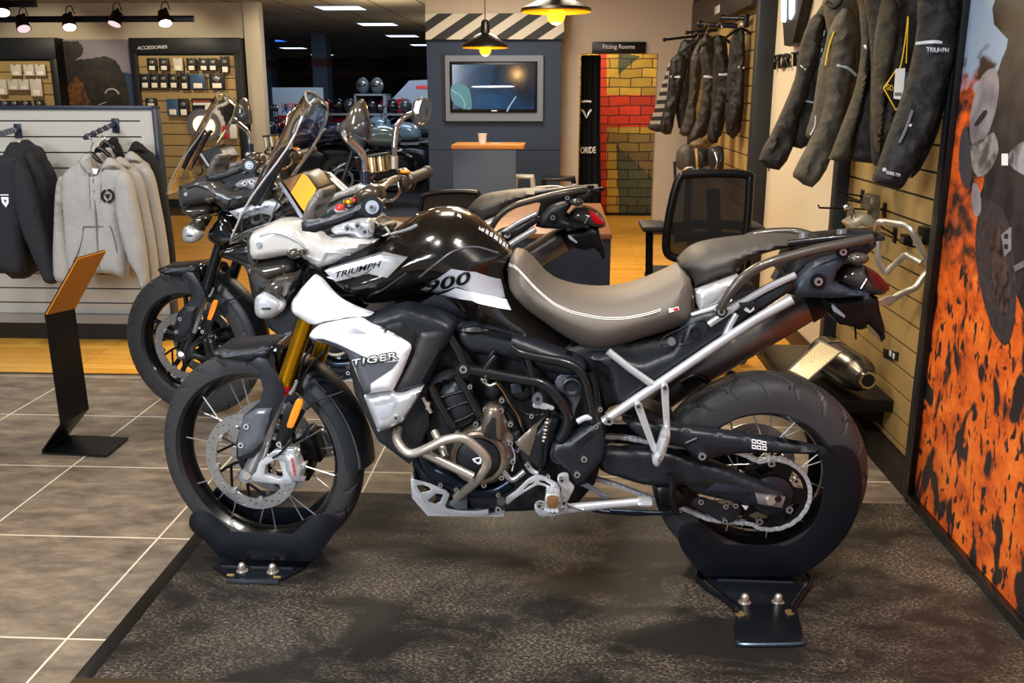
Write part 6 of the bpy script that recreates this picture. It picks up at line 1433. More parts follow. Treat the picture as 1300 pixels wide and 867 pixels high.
# far jackets
OZ = lambda *p: Z('o', *p)
def farj(k, label, v, body, sleeve, m, cuff=None):
    def ex(t, hf, H):
        if cuff: strip(t, H[0], OZ(*cuff), .010, M_refl)
    jacket('jacket', label, 'jacket', v, OZ(*body), [OZ(*sleeve)], m, group='jackets on the far rails', thick=.06, extra=ex)
farj(0, 'far black padded jacket with the striped sleeve, leftmost of the far row', 8.6, [(755,215), (790,205), (830,215), (835,300), (800,500), (770,640), (740,660), (720,500), (720,350)], [(720,290), (745,270), (785,320), (750,480), (720,600), (700,692), (645,680), (650,620), (680,500), (690,400), (700,310)], mat('black_jacket_far', '0e0c0a', .6), [(695,395), (745,398)])
def puffer():
    v = 8.75; b = R.Y(*OZ((680,340))[0], v); t = thing('jacket', 'striped grey and black padded sleeve jacket behind the leftmost far jacket', 'jacket', R.M @ Matrix.Translation(b), 'jackets on the far rails')
    for i in range(15):
        f = i/15; xl = 690-f*100; xr = 700+0*f-f*30 if i < 3 else 690-f*25; y = 325+f*320
        shell(t, 'padded_segment', mat('puffer_light', '9a948e', .6) if i % 2 == 0 else mat('puffer_dark', '1d1b1b', .6), OZ((xl,y), (xr,y-4), (xr-1,y+19), (xl-3,y+20)), v-.03, v+.03, .03, .04, 1, fr=R, step=.03)
    shell(t, 'cuff', M_jd, OZ((590,640), (655,645), (640,680), (610,676), (584,662)), v-.03, v+.03, .02, .03, 2, fr=R, step=.03)
puffer()
farj(1, 'far dark brown jacket with creased sleeve, second in the far row', 8.1, [(815,270), (860,205), (880,215), (860,400), (830,560), (790,700), (775,640), (800,450)], [(805,300), (840,230), (870,260), (850,420), (830,560), (830,660), (790,705), (745,690), (760,640), (790,520), (800,420)], mat('brown_jacket_far', '241d15', .6))
farj(2, 'far brown jacket with a pale blue sleeve band, third in the far row', 7.7, [(860,205), (900,185), (930,220), (945,420), (925,600), (880,700), (840,690), (870,450)], [(850,270), (885,215), (930,300), (935,420), (915,540), (880,640), (850,710), (800,728), (800,700), (840,600), (865,470), (862,350)], mat('brown_jacket_far', '241d15', .6), [(868,395), (900,398), (935,405)])
farj(3, 'far black jacket with a pale sleeve band, fourth in the far row', 7.35, [(930,200), (960,185), (990,210), (1000,420), (990,560), (960,700), (910,700), (920,450)], [(925,280), (960,220), (1000,300), (1010,400), (1000,520), (960,640), (940,740), (890,720), (900,640), (930,520), (942,400)], mat('black_jacket_far2', '0c0a09', .6), [(945,385), (985,385), (1010,402)])
farj(4, 'far jacket hanging against the black post, rightmost of the far row', 7.1, [(1010,210), (1040,160), (1080,150), (1082,400), (1060,680), (990,690), (990,450), (1005,300)], [(1040,200), (1060,150), (1082,180), (1080,340), (1075,480), (1040,640), (1000,672), (1000,560), (1030,440), (1040,330)], mat('black_jacket_far2', '0c0a09', .6), [(1045,345), (1075,350)])
def rail(name, label, pts, v0, v1, r=.012, m=None):
    a = R.Y(*pts[0], v0); b = R.Y(*pts[1], v1); t = thing(name, label, 'hanging rail', R.M @ Matrix.Translation(a), 'garment rails on the far bay')
    MB().tube([tuple(a), tuple(b)], r, 10, False).build('tube', m or mat('rail_blue_black', '1c2733', .3, .5), t, R)
    MB().sphere(tuple(a), r*1.5, n=10).build('end_cap', M_black, t, R)
    MB().rbox(b.x-.01, b.x+.02, b.y-.02, b.y+.02, b.z-.06, b.z+.03, .003).build('bracket', M_black, t, R)
rail('garment_rail', 'lowest left garment rail of the far bay', OZ((665,205), (1010,165)), 8.9, 9.2)
rail('garment_rail', 'garment rail end just above the striped jacket', OZ((780,168), (1010,150)), 8.5, 8.6)
rail('garment_rail', 'short garment rail over the middle far jackets', OZ((850,125), (1060,135)), 7.9, 7.6, .02)
rail('garment_rail', 'topmost right garment rail beside the black post', OZ((965,92), (1085,95)), 7.3, 7.0, .016)
for k, (px, py, v) in enumerate(((880,150,7.75), (945,150,7.4), (825,195,8.4), (1062,110,7.05))):
    q = R.Y(*OZ((px, py))[0], v); t = thing('clothes_hanger', ['hook over the third far jacket', 'hook over the fourth far jacket', 'hook over the leftmost far jackets', 'hook over the rightmost far jacket'][k]+' on its rail', 'hanger', R.M @ Matrix.Translation(q), 'coat hangers of the far row')
    MB().tube([(q.x-.02, q.y, q.z+.02), (q.x, q.y, q.z+.045), (q.x+.02, q.y, q.z+.02), (q.x, q.y, q.z-.02), (q.x, q.y, q.z-.06)], .004, 8).build('hook', M_chrome, t, R)
    MB().tube([(q.x-.12, q.y, q.z-.12), (q.x, q.y, q.z-.05), (q.x+.12, q.y, q.z-.12)], .01, 8).build('shoulder_bar', M_black, t, R)
# header board over the far bay
t = thing('header_board', 'dark sloping header board with small white mark above the far jackets', 'sign', at(R, 1.28, 8.3, 2.0))
a0 = R.X(950, 0, 1.27); 
zt0 = R.X(890, 20, 1.26).z; MB().rbox(1.24, 1.30, yb2+.15, ye2-.1, zt0-.12, zt0+.14, .005).build('board', mat('brown_black_board', '2b211b', .5), t, R)
p = R.X(*OZ((937,50))[0], 1.24); MB().rbox(1.237, 1.24, p.y-.12, p.y+.12, p.z-.03, p.z+.03, .001).build('white_mark', M_white, t, R)
# bags under the far jackets
def lump(name, label, cat, v, pts, m, straps=(), th=.08, group=None):
    b = R.Y(*pts[0], v); t = thing(name, label, cat, R.M @ Matrix.Translation((b.x, v, b.z)), group)
    _, hf = shell(t, 'body', m, pts, v-.04, v+.06, th, .08, 3, fr=R, step=.02, back=.03, noise=wrinkle(v+pts[0][0], .012, 10))
    for s in straps: MB().tube([tuple(hf.hit(R, *q, .004)) for q in s[:-1]], s[-1][0], 6).build('strap', s[-1][1], t, R)
    return t, hf
UZ = lambda *p: Z('u', *p)
lump('backpack', 'grey-black crumpled backpack under the far jackets', 'bag', 7.6, UZ((160,690), (190,645), (230,630), (262,650), (275,720), (255,790), (180,800), (158,760)), mat('backpack_cloth', '3c3a34', .6), [UZ((135,740), (140,860))+[(.012, M_black)], UZ((185,800), (215,780), (250,775))+[(.008, M_white)]])
lump('pannier_bag', 'black boxy bag with a tan strap under the far jackets', 'bag', 7.4, UZ((262,665), (330,655), (365,665), (368,760), (340,775), (265,790)), mat('bag_cloth', '141517', .5), [UZ((275,660), (280,720), (285,790))+[(.012, mat('tan_strap', 'a98244', .5))], UZ((250,785), (300,792), (350,780))+[(.010, mat('blue_strap', '2f6fae', .4))]])
lump('bag', 'black wrinkled bag hanging rightmost under the far jackets', 'bag', 7.2, UZ((375,670), (410,650), (455,655), (462,740), (450,815), (390,805), (370,760)), mat('bag_cloth', '141517', .5), [UZ((395,680), (410,740), (400,790))+[(.006, M_alu)], UZ((440,690), (430,750), (445,800))+[(.006, M_bluepipe)]])
lump('bag', 'tan and brown bag directly below the third far jacket', 'bag', 7.8, UZ((250,625), (300,600), (350,592), (375,610), (370,650), (300,660), (255,655)), mat('tan_bag', '6d5530', .6))
# wall lettering and emblem on the cream wall
def walltext():
    t = thing('wall_lettering', 'black slogan lettering on the cream wall behind the jackets', 'lettering', at(R, UW, 5.5, 1.8))
    tb = text_mb('FOR THE RIDE', 1, .0); q = PZ((155,320), (400,281), (400,214), (157,252)); bl, br, tr, tl = [Vector(a) for a in q]; m = MB(); vs = []
    for (u, d, v) in tb.v:
        p = (bl*(1-u)+br*u)*(1-v)+(tl*(1-u)+tr*u)*v; w = R.X(p.x, p.y, UW-.02); vs.append((w.x-d*.018, w.y, w.z))
    m.add(vs, tb.f).build('raised_letters', M_black, t, R, smooth=0)
    t2 = thing('wall_emblem', 'black pointed wall emblem with two lit strips above the slogan', 'emblem', at(R, UW, 5.6, 2.2))
    def xp(pts, x0, x1, name, m):
        W3 = [R.X(p[0], p[1], x0) for p in pts]; b_ = MB().plate([(q.y, q.z) for q in W3], x0, x1); b_.v = [(y, x, z) for x, y, z in b_.v]; return b_.build(name, m, t2, R)
    xp(PZ((180,-160), (290,-160), (285,0), (240,195), (222,213), (200,208), (195,120), (183,0)), UW-.06, UW-.002, 'shield', M_black)
    xp(PZ((186,-150), (207,-150), (204,90), (200,102), (188,98)), UW-.066, UW-.06, 'lit_strip', mat('lit_strip', 'ffffff', .4, emit='e9f2ff', estr=4))
    xp(PZ((225,-150), (247,-150), (242,60), (228,90), (222,85)), UW-.066, UW-.06, 'lit_strip', mat('lit_strip', 'ffffff', .4))
walltext()
# ------------------------------------------------------------------ accessories hanging on the near bay
DZ = lambda *p: Z('d', *p); WZ = lambda *p: Z('w', *p)
def near_goods():
    v = 3.55
    pts = WZ((370,345), (375,300), (390,268), (430,265), (500,275), (560,285), (600,320), (640,400), (680,480), (712,540), (705,580), (660,640), (620,690), (560,715), (500,750), (440,795))
    t = thing('engine_guard', 'bent silver engine guard tube hanging on the sand-coloured slats', 'engine guard', R.M @ Matrix.Translation(R.Y(*pts[0], v)))
    vs = [3.62, 3.58, 3.52, 3.5, 3.45, 3.42, 3.4, 3.4, 3.4, 3.4, 3.4, 3.4, 3.4, 3.42, 3.44, 3.46]
    MB().tube([tuple(R.Y(*q, w)) for q, w in zip(pts, vs)], .0125, 14).build('main_tube', M_steel, t, R, smooth=60)
    MB().tube([tuple(R.Y(*q, 3.5)) for q in WZ((385,350), (380,440), (385,520), (425,595))], .012, 12).build('side_tube', M_steel, t, R, smooth=60)
    MB().tube([tuple(R.Y(*q, w)) for q, w in zip(WZ((425,600), (490,540), (555,480), (590,490), (660,530)), (3.5, 3.48, 3.45, 3.43, 3.4))], .0115, 12).build('cross_tube', M_steel, t, R, smooth=60)
    P = px_loop(R, WZ((385,770), (440,745), (490,740), (500,765), (440,800), (392,802)), 3.44); MB().plate([q[:2] for q in P], 3.43, 3.45, [[q[:2] for q in px_loop(R, [(p[0], p[1]) for p in [Z('w', (422+9*math.cos(a), 766+9*math.sin(a)))[0] for a in [k*.785 for k in range(8)]]], 3.44)]]).build('end_tab', M_steel, t, R)
    for k, (a, b) in enumerate((((125,68), (340,100)), ((155,112), (310,160)), ((0,172), (200,185)), ((405,300), (560,350)))):
        p, q = R.Y(*WZ(a)[0], 4.2-.15*k), R.Y(*WZ(b)[0], 4.25-.15*k); t = thing('display_hook', ['upper', 'second', 'long low', 'middle'][k]+' black prong hook reaching out from the near slat bay', 'hook', R.M @ Matrix.Translation(p), 'prong hooks on the near slat bay')
        MB().tube([(p.x-.005, p.y, p.z+.012), tuple(p), (US, q.y, q.z)], .004, 8, False).build('prong', M_black, t, R); MB().rbox(US-.006, US, q.y-.02, q.y+.02, q.z-.03, q.z+.03, .002).build('back_plate', M_black, t, R)
    # chrome lever, mirror arm and bracket cluster
    t, hf = lump('lever_set', 'tan and white cluster of bracket hardware behind the rack', 'hardware', 3.9, WZ((195,280), (240,250), (300,215), (345,225), (370,255), (330,300), (280,290), (225,310)), mat('tan_hardware', 'a59d86', .4, .4), th=.02)
    MB().tube([tuple(R.Y(*q, 3.9)) for q in WZ((160,175), (190,160), (210,190), (225,245))], .010, 10).build('bent_lever', M_chrome, t, R)
    t, hf = lump('mirror_bracket', 'olive metal bracket standing up behind the tail of the nearest motorcycle', 'bracket', 3.85, WZ((345,100), (395,95), (400,130), (395,230), (370,250), (360,180), (320,190), (335,140)), mat('olive_metal', '5c5440', .4, .4), th=.015)
    for lab, q in (('narrow black vertical box on the slats right of the engine guard', ((655,300), (690,300), (690,400), (655,400))), ('short black box on the slats behind the engine guard', ((540,350), (570,350), (570,405), (540,405)))):
        W3 = [R.X(*p, US-.02) for p in WZ(*q)]; ys_ = [w.y for w in W3]; zs_ = [w.z for w in W3]; t = thing('accessory_box', lab, 'box', at(R, US-.01, sum(ys_)/4, min(zs_)))
        MB().rbox(US-.03, US, min(ys_), max(ys_), min(zs_), max(zs_), .003).build('body', M_black, t, R); MB().box(US-.032, US-.03, min(ys_)+.01, max(ys_)-.01, min(zs_)+.01, min(zs_)+.03).build('label', mat('dim_label', '4a443a', .5), t, R)
    # black bag with white ribbed plate below the tail
    t, hf = lump('tail_bag', 'black bag hanging under the tail of the nearest motorcycle', 'bag', 3.8, DZ((440,560), (470,540), (560,545), (620,560), (640,600), (620,650), (570,668), (520,640), (470,600)), mat('bag_cloth', '141517', .5), th=.04)
    MB().tube([tuple(R.Y(*q, 3.75)) for q in DZ((520,600), (545,650), (550,705))], .004, 6).build('hanging_cord', M_black, t, R)
    P = px_loop(R, DZ((445,555), (505,595), (500,615), (450,580)), 3.7); MB().plate([q[:2] for q in P], 3.70, 3.71).build('ribbed_plate', M_lgrey, t, R)
    W3 = [R.X(*p, US-.004) for p in DZ((672,745), (738,765), (735,802), (672,785))]; t = thing('slat_label', 'small black label with a white mark on the lower slats', 'label', at(R, US, W3[0].y, W3[0].z))
    b_ = MB().plate([(q.y, q.z) for q in W3], US-.004, US-.001); b_.v = [(y, x, z) for x, y, z in b_.v]; b_.build('card', M_black, t, R)
    p = R.X(*DZ((710,775))[0], US-.006)
    for dy in (-.02, .02): MB().rbox(p.x-.001, p.x+.001, p.y+dy-.01, p.y+dy+.01, p.z-.01, p.z+.012, .0005).build('white_mark', M_white, t, R)
    # shelf and exhaust
    F = Z('d', (0,0)); s1 = R.X(1134, 508, US-.002); zsf = s1.z
    A = R.on(1056, 508, 2, zsf); print('shelf', s1, A, R.on(1035,507,2,zsf))
    xs0 = .96; y0s, y1s = s1.y, s1.y+.85
    t = thing('shelf', 'black steel shelf carrying the exhaust silencer on the near slat bay', 'shelf', at(R, (xs0+US)/2, (y0s+y1s)/2, zsf-.02))
    MB().rbox(xs0, US, y0s, y1s, zsf-.014, zsf, .003).build('board', M_black, t, R); MB().rbox(xs0, US, y0s-.004, y0s+.012, zsf-.05, zsf, .003).build('front_lip', M_black, t, R); MB().rbox(xs0-.004, xs0+.012, y0s, y1s, zsf-.05, zsf, .003).build('front_lip', M_black, t, R)
    for y in (y0s+.1, y1s-.1): MB().plate([(xs0+.08, zsf-.014), (US, zsf-.014), (US, zsf-.14)], y-.004, y+.004).build('bracket', M_black, t, R)
    # silencer lying on the shelf
    zc = zsf+.075
    a, b, c = R.on(1046, 447, 2, zc+.02), R.on(1085, 472, 2, zc+.02), R.on(1093, 490, 2, zsf+.06)
    t = thing('exhaust_silencer', 'brushed steel exhaust silencer with dark tip lying on the black shelf', 'exhaust', R.M @ Matrix.Translation((a.x, a.y, zsf)))
    dx = (b-a).normalized()
    MB().tube([tuple(a-dx*.03), tuple(a), tuple(b), tuple(b+dx*.05), tuple(b+dx*.10)], [.045, .072, .074, .066, .040], 32, False).build('can', mat('brushed_can', '8e8a84', .28, .95, noise=(6, '3d3a38', .25)), t, R, smooth=40)
    e = b+dx*.10; MB().tube([tuple(e-dx*.02), tuple(e+dx*.02)], [.036, .034], 24, False).build('tip_ring', M_chrome, t, R); MB().tube([tuple(e+dx*.0195), tuple(e+dx*.0215)], [.026, .026], 24, False).build('tip_opening', M_dark, t, R)
    s = a.lerp(b, .35)
    st_ = MB(); 
    k0 = []
    side = dx.cross(Vector((0, 0, 1))).normalized(); up = side.cross(dx).normalized()
    for q in range(29): an = 2*math.pi*q/28; k0.append(tuple(s+(side*math.cos(an)+up*math.sin(an))*.076))
    st_.tube(k0, .004, 6, False).build('clamp_band', M_chrome, t, R)
    # perforated tan radiator guard leaning on it
    g = [R.on(*q, 2, z_) for q, z_ in zip([(1001,470), (1041,433), (1068,446), (1026,482)], (zsf+.10, zsf+.19, zsf+.19, zsf+.10))]
    t = thing('radiator_guard', 'pale perforated radiator guard plate resting on the exhaust silencer', 'radiator guard', R.M @ Matrix.Translation(g[0]))
    nn = (g[1]-g[0]).cross(g[3]-g[0]).normalized()*.004; m = mat('perforated_tan', 'b3a684', .4, .5)
    nt = m.node_tree; vo = nt.nodes.new('ShaderNodeTexVoronoi'); vo.inputs['Scale'].default_value = 160; vo.inputs['Randomness'].default_value = 0; tc = nt.nodes.new('ShaderNodeTexCoord'); rr = nt.nodes.new('ShaderNodeValToRGB')
    rr.color_ramp.interpolation = 'CONSTANT'; rr.color_ramp.elements[0].color = lin('4b412f'); rr.color_ramp.elements[1].position = .3; rr.color_ramp.elements[1].color = lin('b8ab8a'); nt.links.new(tc.outputs['Object'], vo.inputs['Vector']); nt.links.new(vo.outputs['Distance'], rr.inputs[0]); nt.links.new(rr.outputs[0], nt.nodes['Principled BSDF'].inputs['Base Color'])
    MB().add(g+[q+nn for q in g], [(0,1,2,3),(7,6,5,4),(0,4,5,1),(1,5,6,2),(2,6,7,3),(3,7,4,0)]).build('mesh_panel', m, t, R)
    MB().tube([tuple(q) for q in (g[0], g[1], g[2], g[3], g[0])], .004, 6, False).build('rim', M_alu, t, R)
    for q in (g[0].lerp(g[2], .45), g[0].lerp(g[2], .62)): MB().sphere(tuple(q), .005, n=8).build('rivet', M_white, t, R)
    f = [g[0].lerp(g[1], .06).lerp(g[3], .08), g[0].lerp(g[1], .3).lerp(g[3], .05), g[0].lerp(g[1], .25).lerp(g[3], .35), g[0].lerp(g[1], .02).lerp(g[3], .4)]
    MB().add([q+nn*1.2 for q in f]+[q-nn*.3 for q in f], [(0,1,2,3),(7,6,5,4),(0,4,5,1),(1,5,6,2),(2,6,7,3),(3,7,4,0)]).build('paper_label', mat('paper_label', 'e8dcc0', .6), t, R)
near_goods()
# ------------------------------------------------------------------ media wall, table, stools, desk, chairs
def telly():
    v = 9.75; a, b = R.Y(567, 153.5, v), R.Y(690, 70.5, v)
    t = thing('television', 'wall television showing a dark blue picture inside a grey surround', 'television', R.M @ Matrix.Translation((a.x, v, a.z)))
    s0, s1 = R.Y(571.5, 143, v-.05), R.Y(682.5, 78, v-.05); sg = mat('grey_surround', '6a7280', .6)
    m = MB().box(a.x, s0.x, v-.05, v-.001, a.z, b.z).box(s1.x, b.x, v-.05, v-.001, a.z, b.z).box(s0.x, s1.x, v-.05, v-.001, a.z, s0.z).box(s0.x, s1.x, v-.05, v-.001, s1.z, b.z); m.build('surround', sg, t, R)
    MB().box(a.x-.04, a.x-.002, v-.012, v-.001, a.z, b.z+.02).build('painted_recess_shadow', M_dark, t, R)  # dark strip painted in for the shade beside the surround
    MB().rbox(s0.x+.01, s1.x-.01, v-.075, v-.03, s0.z+.01, s1.z-.01, .006).build('bezel', M_black, t, R)
    ms = bpy.data.materials.new('screen_picture'); ms.use_nodes = True; nt = ms.node_tree; N = nt.nodes; L = nt.links; bs = N['Principled BSDF']; tc = N.new('ShaderNodeTexCoord'); n = N.new('ShaderNodeTexNoise'); n.inputs['Scale'].default_value = 3; n.inputs['Distortion'].default_value = 1
    rp = N.new('ShaderNodeValToRGB'); rp.color_ramp.elements[0].position = .35; rp.color_ramp.elements[0].color = lin('0b1a2e'); rp.color_ramp.elements[1].position = .7; rp.color_ramp.elements[1].color = lin('1f4f78')
    L.new(tc.outputs['Object'], n.inputs['Vector']); L.new(n.outputs['Fac'], rp.inputs[0]); L.new(rp.outputs[0], bs.inputs['Emission Color']); bs.inputs['Emission Strength'].default_value = .8; bs.inputs['Base Color'].default_value = lin('05080c'); bs.inputs['Roughness'].default_value = .12
    x0, x1, z0, z1 = s0.x+.03, s1.x-.03, s0.z+.035, s1.z-.03
    sc = MB().box(x0, x1, v-.078, v-.075, z0, z1).build('screen', ms, t, R)
    def e(name, pts, col, st_): P = px_loop(R, Z('z', *pts), v-.08); MB().plate([q[:2] for q in smooth_loop(P, 2)], v-.0805, v-.0785).build(name, mat(name, col, .3, emit=col, estr=st_), sc, R)
    e('screen_green_scene', ((95,350), (200,345), (250,370), (275,450), (280,560), (240,570), (150,540), (95,480)), '2a5a66', .7)
    e('screen_text_line', ((312,355), (636,353), (636,366), (312,368)), 'dce8ff', 1.4)
    e('screen_streak', ((598,585), (620,540), (680,450), (686,460), (640,530), (610,590)), '5d7f9c', .8)
    e('screen_pale_arc', ((95,375), (120,400), (170,430), (215,490), (225,540), (205,575), (212,520), (180,455), (130,420), (95,395)), '6f9aa8', .8)
    MB().rbox((a.x+b.x)/2-.03, (a.x+b.x)/2+.03, v-.079, v-.07, s0.z+.012, s0.z+.024, .002).build('logo_bar', M_silver, t, R)
telly()
M_oak = mat('oak_top', 'a86c2a', .4, noise=(5, 'c48a40', .25))
def pendant(label, px, pw, yrim, yb, v, topy):
    c = R.Y(px, yrim, v); r = abs(R.Y(px+pw/2, yrim, v).x-c.x); t = thing('pendant_lamp', label, 'pendant lamp', R.M @ Matrix.Translation(c), 'black pendant lamps with gold insides')
    h = abs(R.Y(px, topy, v).z-c.z)
    prof = [(r, 0), (r*.97, .012), (r*.45, h*.42), (r*.2, h*.52), (r*.17, h*.9), (r*.1, h)]
    def lz(p, name, m):
        q = MB().lathe(p, 48); q.v = [(x+c.x, z+c.y, y+c.z) for x, y, z in q.v]; return q.build(name, m, t, R)
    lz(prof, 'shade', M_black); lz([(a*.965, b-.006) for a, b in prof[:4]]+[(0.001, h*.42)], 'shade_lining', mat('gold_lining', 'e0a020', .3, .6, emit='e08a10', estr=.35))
    lz([(.0001, h*.5), (.022, h*.45), (.024, .03), (.022, .02)], 'lamp_holder', M_black)
    b = MB().sphere((c.x, c.y, c.z-.02), .042, n=20).build('bulb', mat('amber_bulb', 'ffb040', .1, emit='ff9418', estr=3.0), t, R)
    MB().cyl((c.x, c.y, c.z-.035), (c.x, c.y, c.z+.02), .012, 10).build('filament', mat('filament', 'fff0c0', .3, emit='ffe9b0', estr=25), t, R)
    MB().cyl((c.x, c.y, c.z+h), (c.x, c.y, ZC), .004, 8).build('cord', mat('brown_cord', '4a3222', .6), t, R)
    L_ = bpy.data.lights.new('bulb_light', 'POINT'); L_.energy = 9; L_.color = (1, .6, .2); L_.shadow_soft_size = .04; lo = bpy.data.objects.new('bulb_light', L_); COL.objects.link(lo); lo.location = R.M @ Vector((c.x, c.y, c.z-.08))
    return c
pendant('nearer black pendant lamp cut by the top picture edge', 706, 91, 14, 18, 4.6, -22)
pendant('farther black pendant lamp hanging before the television', 616, 60, 60, 63, 7.1, 25)
def hightable():
    v0 = 8.3; a, b = R.Y(574.5, 189, v0), R.Y(655, 189, v0); zt = a.z; yb = R.on(588, 181, 2, zt+.03).y
    t = thing('high_table', 'tall slate-blue table with an oak top before the media wall', 'table', at(R, (a.x+b.x)/2, v0+.4))
    MB().rbox(a.x, b.x, v0, v0+.04, ZF, zt, .003).build('front_panel', mat('slate_blue_panel', '3f5068', .6), t, R)
    MB().rbox(a.x+.01, a.x+.05, v0+.04, yb-.02, ZF, zt, .003).build('side_panel', M_blue, t, R)
    MB().rbox(a.x-.01, b.x+.07, v0-.02, yb, zt, zt+.035, .004).build('table_top', M_oak, t, R)
    c = R.Y(612.5, 187, v0+.12); u = thing('paper_cup', 'small white paper cup on the tall oak-topped table', 'cup', R.M @ Matrix.Translation((c.x, c.y, zt+.035)))
    q = MB().lathe([(.001, 0), (.03, 0), (.04, .085), (.043, .085), (.043, .09), (.038, .09), (.028, .004), (.001, .004)], 24); q.v = [(x+c.x, z+c.y, y+zt+.036) for x, y, z in q.v]; q.build('cup_body', M_white, u, R)
    c = R.Y(630, 185, v0+.2); u = thing('paper_slip', 'white paper lying right of the paper cup', 'paper', R.M @ Matrix.Translation((c.x, c.y, zt+.035)))
    MB().rbox(c.x-.04, c.x+.05, c.y-.03, c.y+.03, zt+.036, zt+.040, .001).build('sheet', M_white, u, R); MB().box(c.x-.02, c.x+.03, c.y-.01, c.y, zt+.040, zt+.0405).build('print_line', M_lgrey, u, R)
hightable()
def stool(label, pxl, pxr, yt, v, m):
    a, b = R.Y(pxl, yt, v), R.Y(pxr, yt, v); z = a.z; w = b.x-a.x; cx = (a.x+b.x)/2
    t = thing('bar_stool', label, 'stool', at(R, cx, v+w/2)); h = w/2
    MB().rbox(cx-h, cx+h, v, v+w, z-.03, z, .012).build('seat', m, t, R)
    for sx in (-1, 1):
        for sy in (0, 1):
            p = (cx+sx*(h-.02), v+.02+sy*(w-.04), z-.02); q = (cx+sx*(h+.05), v-.05+sy*(w+.10), ZF)
            MB().tube([p, q], [.022, .016], 8, False).build('leg', m, t, R)
    zz = z*.35
    MB().tube([(cx-h-.02, v-.02, zz), (cx+h+.02, v-.02, zz), (cx+h+.02, v+w+.02, zz), (cx-h-.02, v+w+.02, zz), (cx-h-.02, v-.02, zz)], .010, 8, False).build('foot_rail', m, t, R)
stool('white metal bar stool behind the right side of the tall table', 652, 678, 223, 8.9, mat('white_metal', 'd6d3cc', .35, .2))
stool('black metal bar stool right of the white one', 688, 731, 226, 8.5, mat('black_gloss_metal', '141619', .25, .4))
def desk():
    zt = .74; a = R.on(777, 297, 2, zt); c = R.on(764, 258, 2, zt); xl = R.on(600, 297, 2, zt).x
    t = thing('desk', 'low desk with brown wooden top and dark blue front behind the seat', 'desk', at(R, (xl+a.x)/2, (a.y+c.y)/2))
    MB().rbox(xl, a.x, a.y, c.y, zt-.028, zt, .003).build('desk_top', mat('brown_wood_top', '714b2c', .38, noise=(4, '85593a', .25)), t, R)
    m = mat('dark_blue_panel', '242d3e', .6)
    MB().box(xl+.01, a.x-.004, a.y+.01, a.y+.035, ZF, zt-.028).build('front_panel', m, t, R); MB().box(a.x-.03, a.x-.004, a.y+.035, c.y-.01, ZF, zt-.028).build('side_panel', m, t, R); MB().box(xl+.01, xl+.035, a.y+.035, c.y-.01, ZF, zt-.028).build('side_panel', m, t, R)
desk()
M_mesh = mat('chair_mesh', '0c0c0e', .7, alpha=.72)
def office_chair():
    v = 4.7
    CZ = lambda *p: Z('c', *p)
    t = thing('office_chair', 'black mesh-back office chair with armrests on the wooden floor', 'office chair', at(R, R.Y(890, 300, v).x, v+.1))
    F = [(866,222,), (905,220), (948,222), (952,232), (948,290), (942,330), (935,345), (900,342), (866,330), (848,322), (846,300), (852,262), (860,232)]
    pts = [tuple(R.Y(*q, v)) for q in F]
    MB().tube(pts+[pts[0]], .021, 10, True).build('back_frame', M_black, t, R, smooth=60)
    P = [q[:2] for q in px_loop(R, F, v)]; MB().plate(P, v-.004, v+.004).build('back_mesh', M_mesh, t, R)
    for y in (285, 300): MB().tube([tuple(R.Y(x, yy, v+.03)) for x, yy in ((856,y+3), (880,y), (915,y), (944,y+2))], .022, 10).build('lumbar_bar', M_black, t, R)
    MB().tube([tuple(R.Y(x, y, v+.09)) for x, y in ((905,240), (907,290), (908,340), (908,372))], .035, 10).build('spine', M_black, t, R)
    seat = R.Y(892, 345, v); zs = .52; xs = seat.x
    MB().rbox(xs-.25, xs+.26, v-.06, v+.46, zs-.11, zs, .04).build('seat', mat('black_seat_fabric', '111114', .85, bump=(300, .3, .001)), t, R)
    MB().cyl((xs, v+.24, .10), (xs, v+.24, zs-.07), .03, 16).build('gas_column', M_black, t, R)
    for k in range(5):
        a = 2*math.pi*k/5+.3; e = (xs+.30*math.cos(a), v+.24+.30*math.sin(a), .075); MB().tube([(xs, v+.24, .11), e], [.03, .018], 8, False).build('base_leg', M_black, t, R)
        MB().cyl((e[0], e[1]-.012, .024), (e[0], e[1]+.012, .024), .028, 14).build('castor', M_black, t, R)
    # near-left armrest as the picture shows it, and its twin
    va = v+.15
    A = [R.Y(x, y, va) for x, y in ((813,283), (834,283), (845,293), (835,299), (822,297))]
    z0 = A[0].z; x0, x1 = A[0].x, A[2].x
    MB().rbox(x0, x1, va-.13, va+.13, z0-.03, z0, .012).build('arm_pad', M_matte, t, R)
    MB().tube([(x0+.05, va, z0-.03), (x0+.05, va, z0-.12), (x0+.06, va, zs-.03), (xs-.2, va, zs-.08)], [.022, .020, .020, .02], 10).build('arm_post', M_black, t, R)
    MB().rbox(2*xs-x1, 2*xs-x0, va-.13, va+.13, z0-.03, z0, .012).build('arm_pad', M_matte, t, R)
    MB().tube([(2*xs-x0-.05, va, z0-.03), (2*xs-x0-.05, va, z0-.12), (2*xs-x0-.06, va, zs-.03), (xs+.2, va, zs-.08)], [.022, .020, .020, .02], 10).build('arm_post', M_black, t, R)
office_chair()
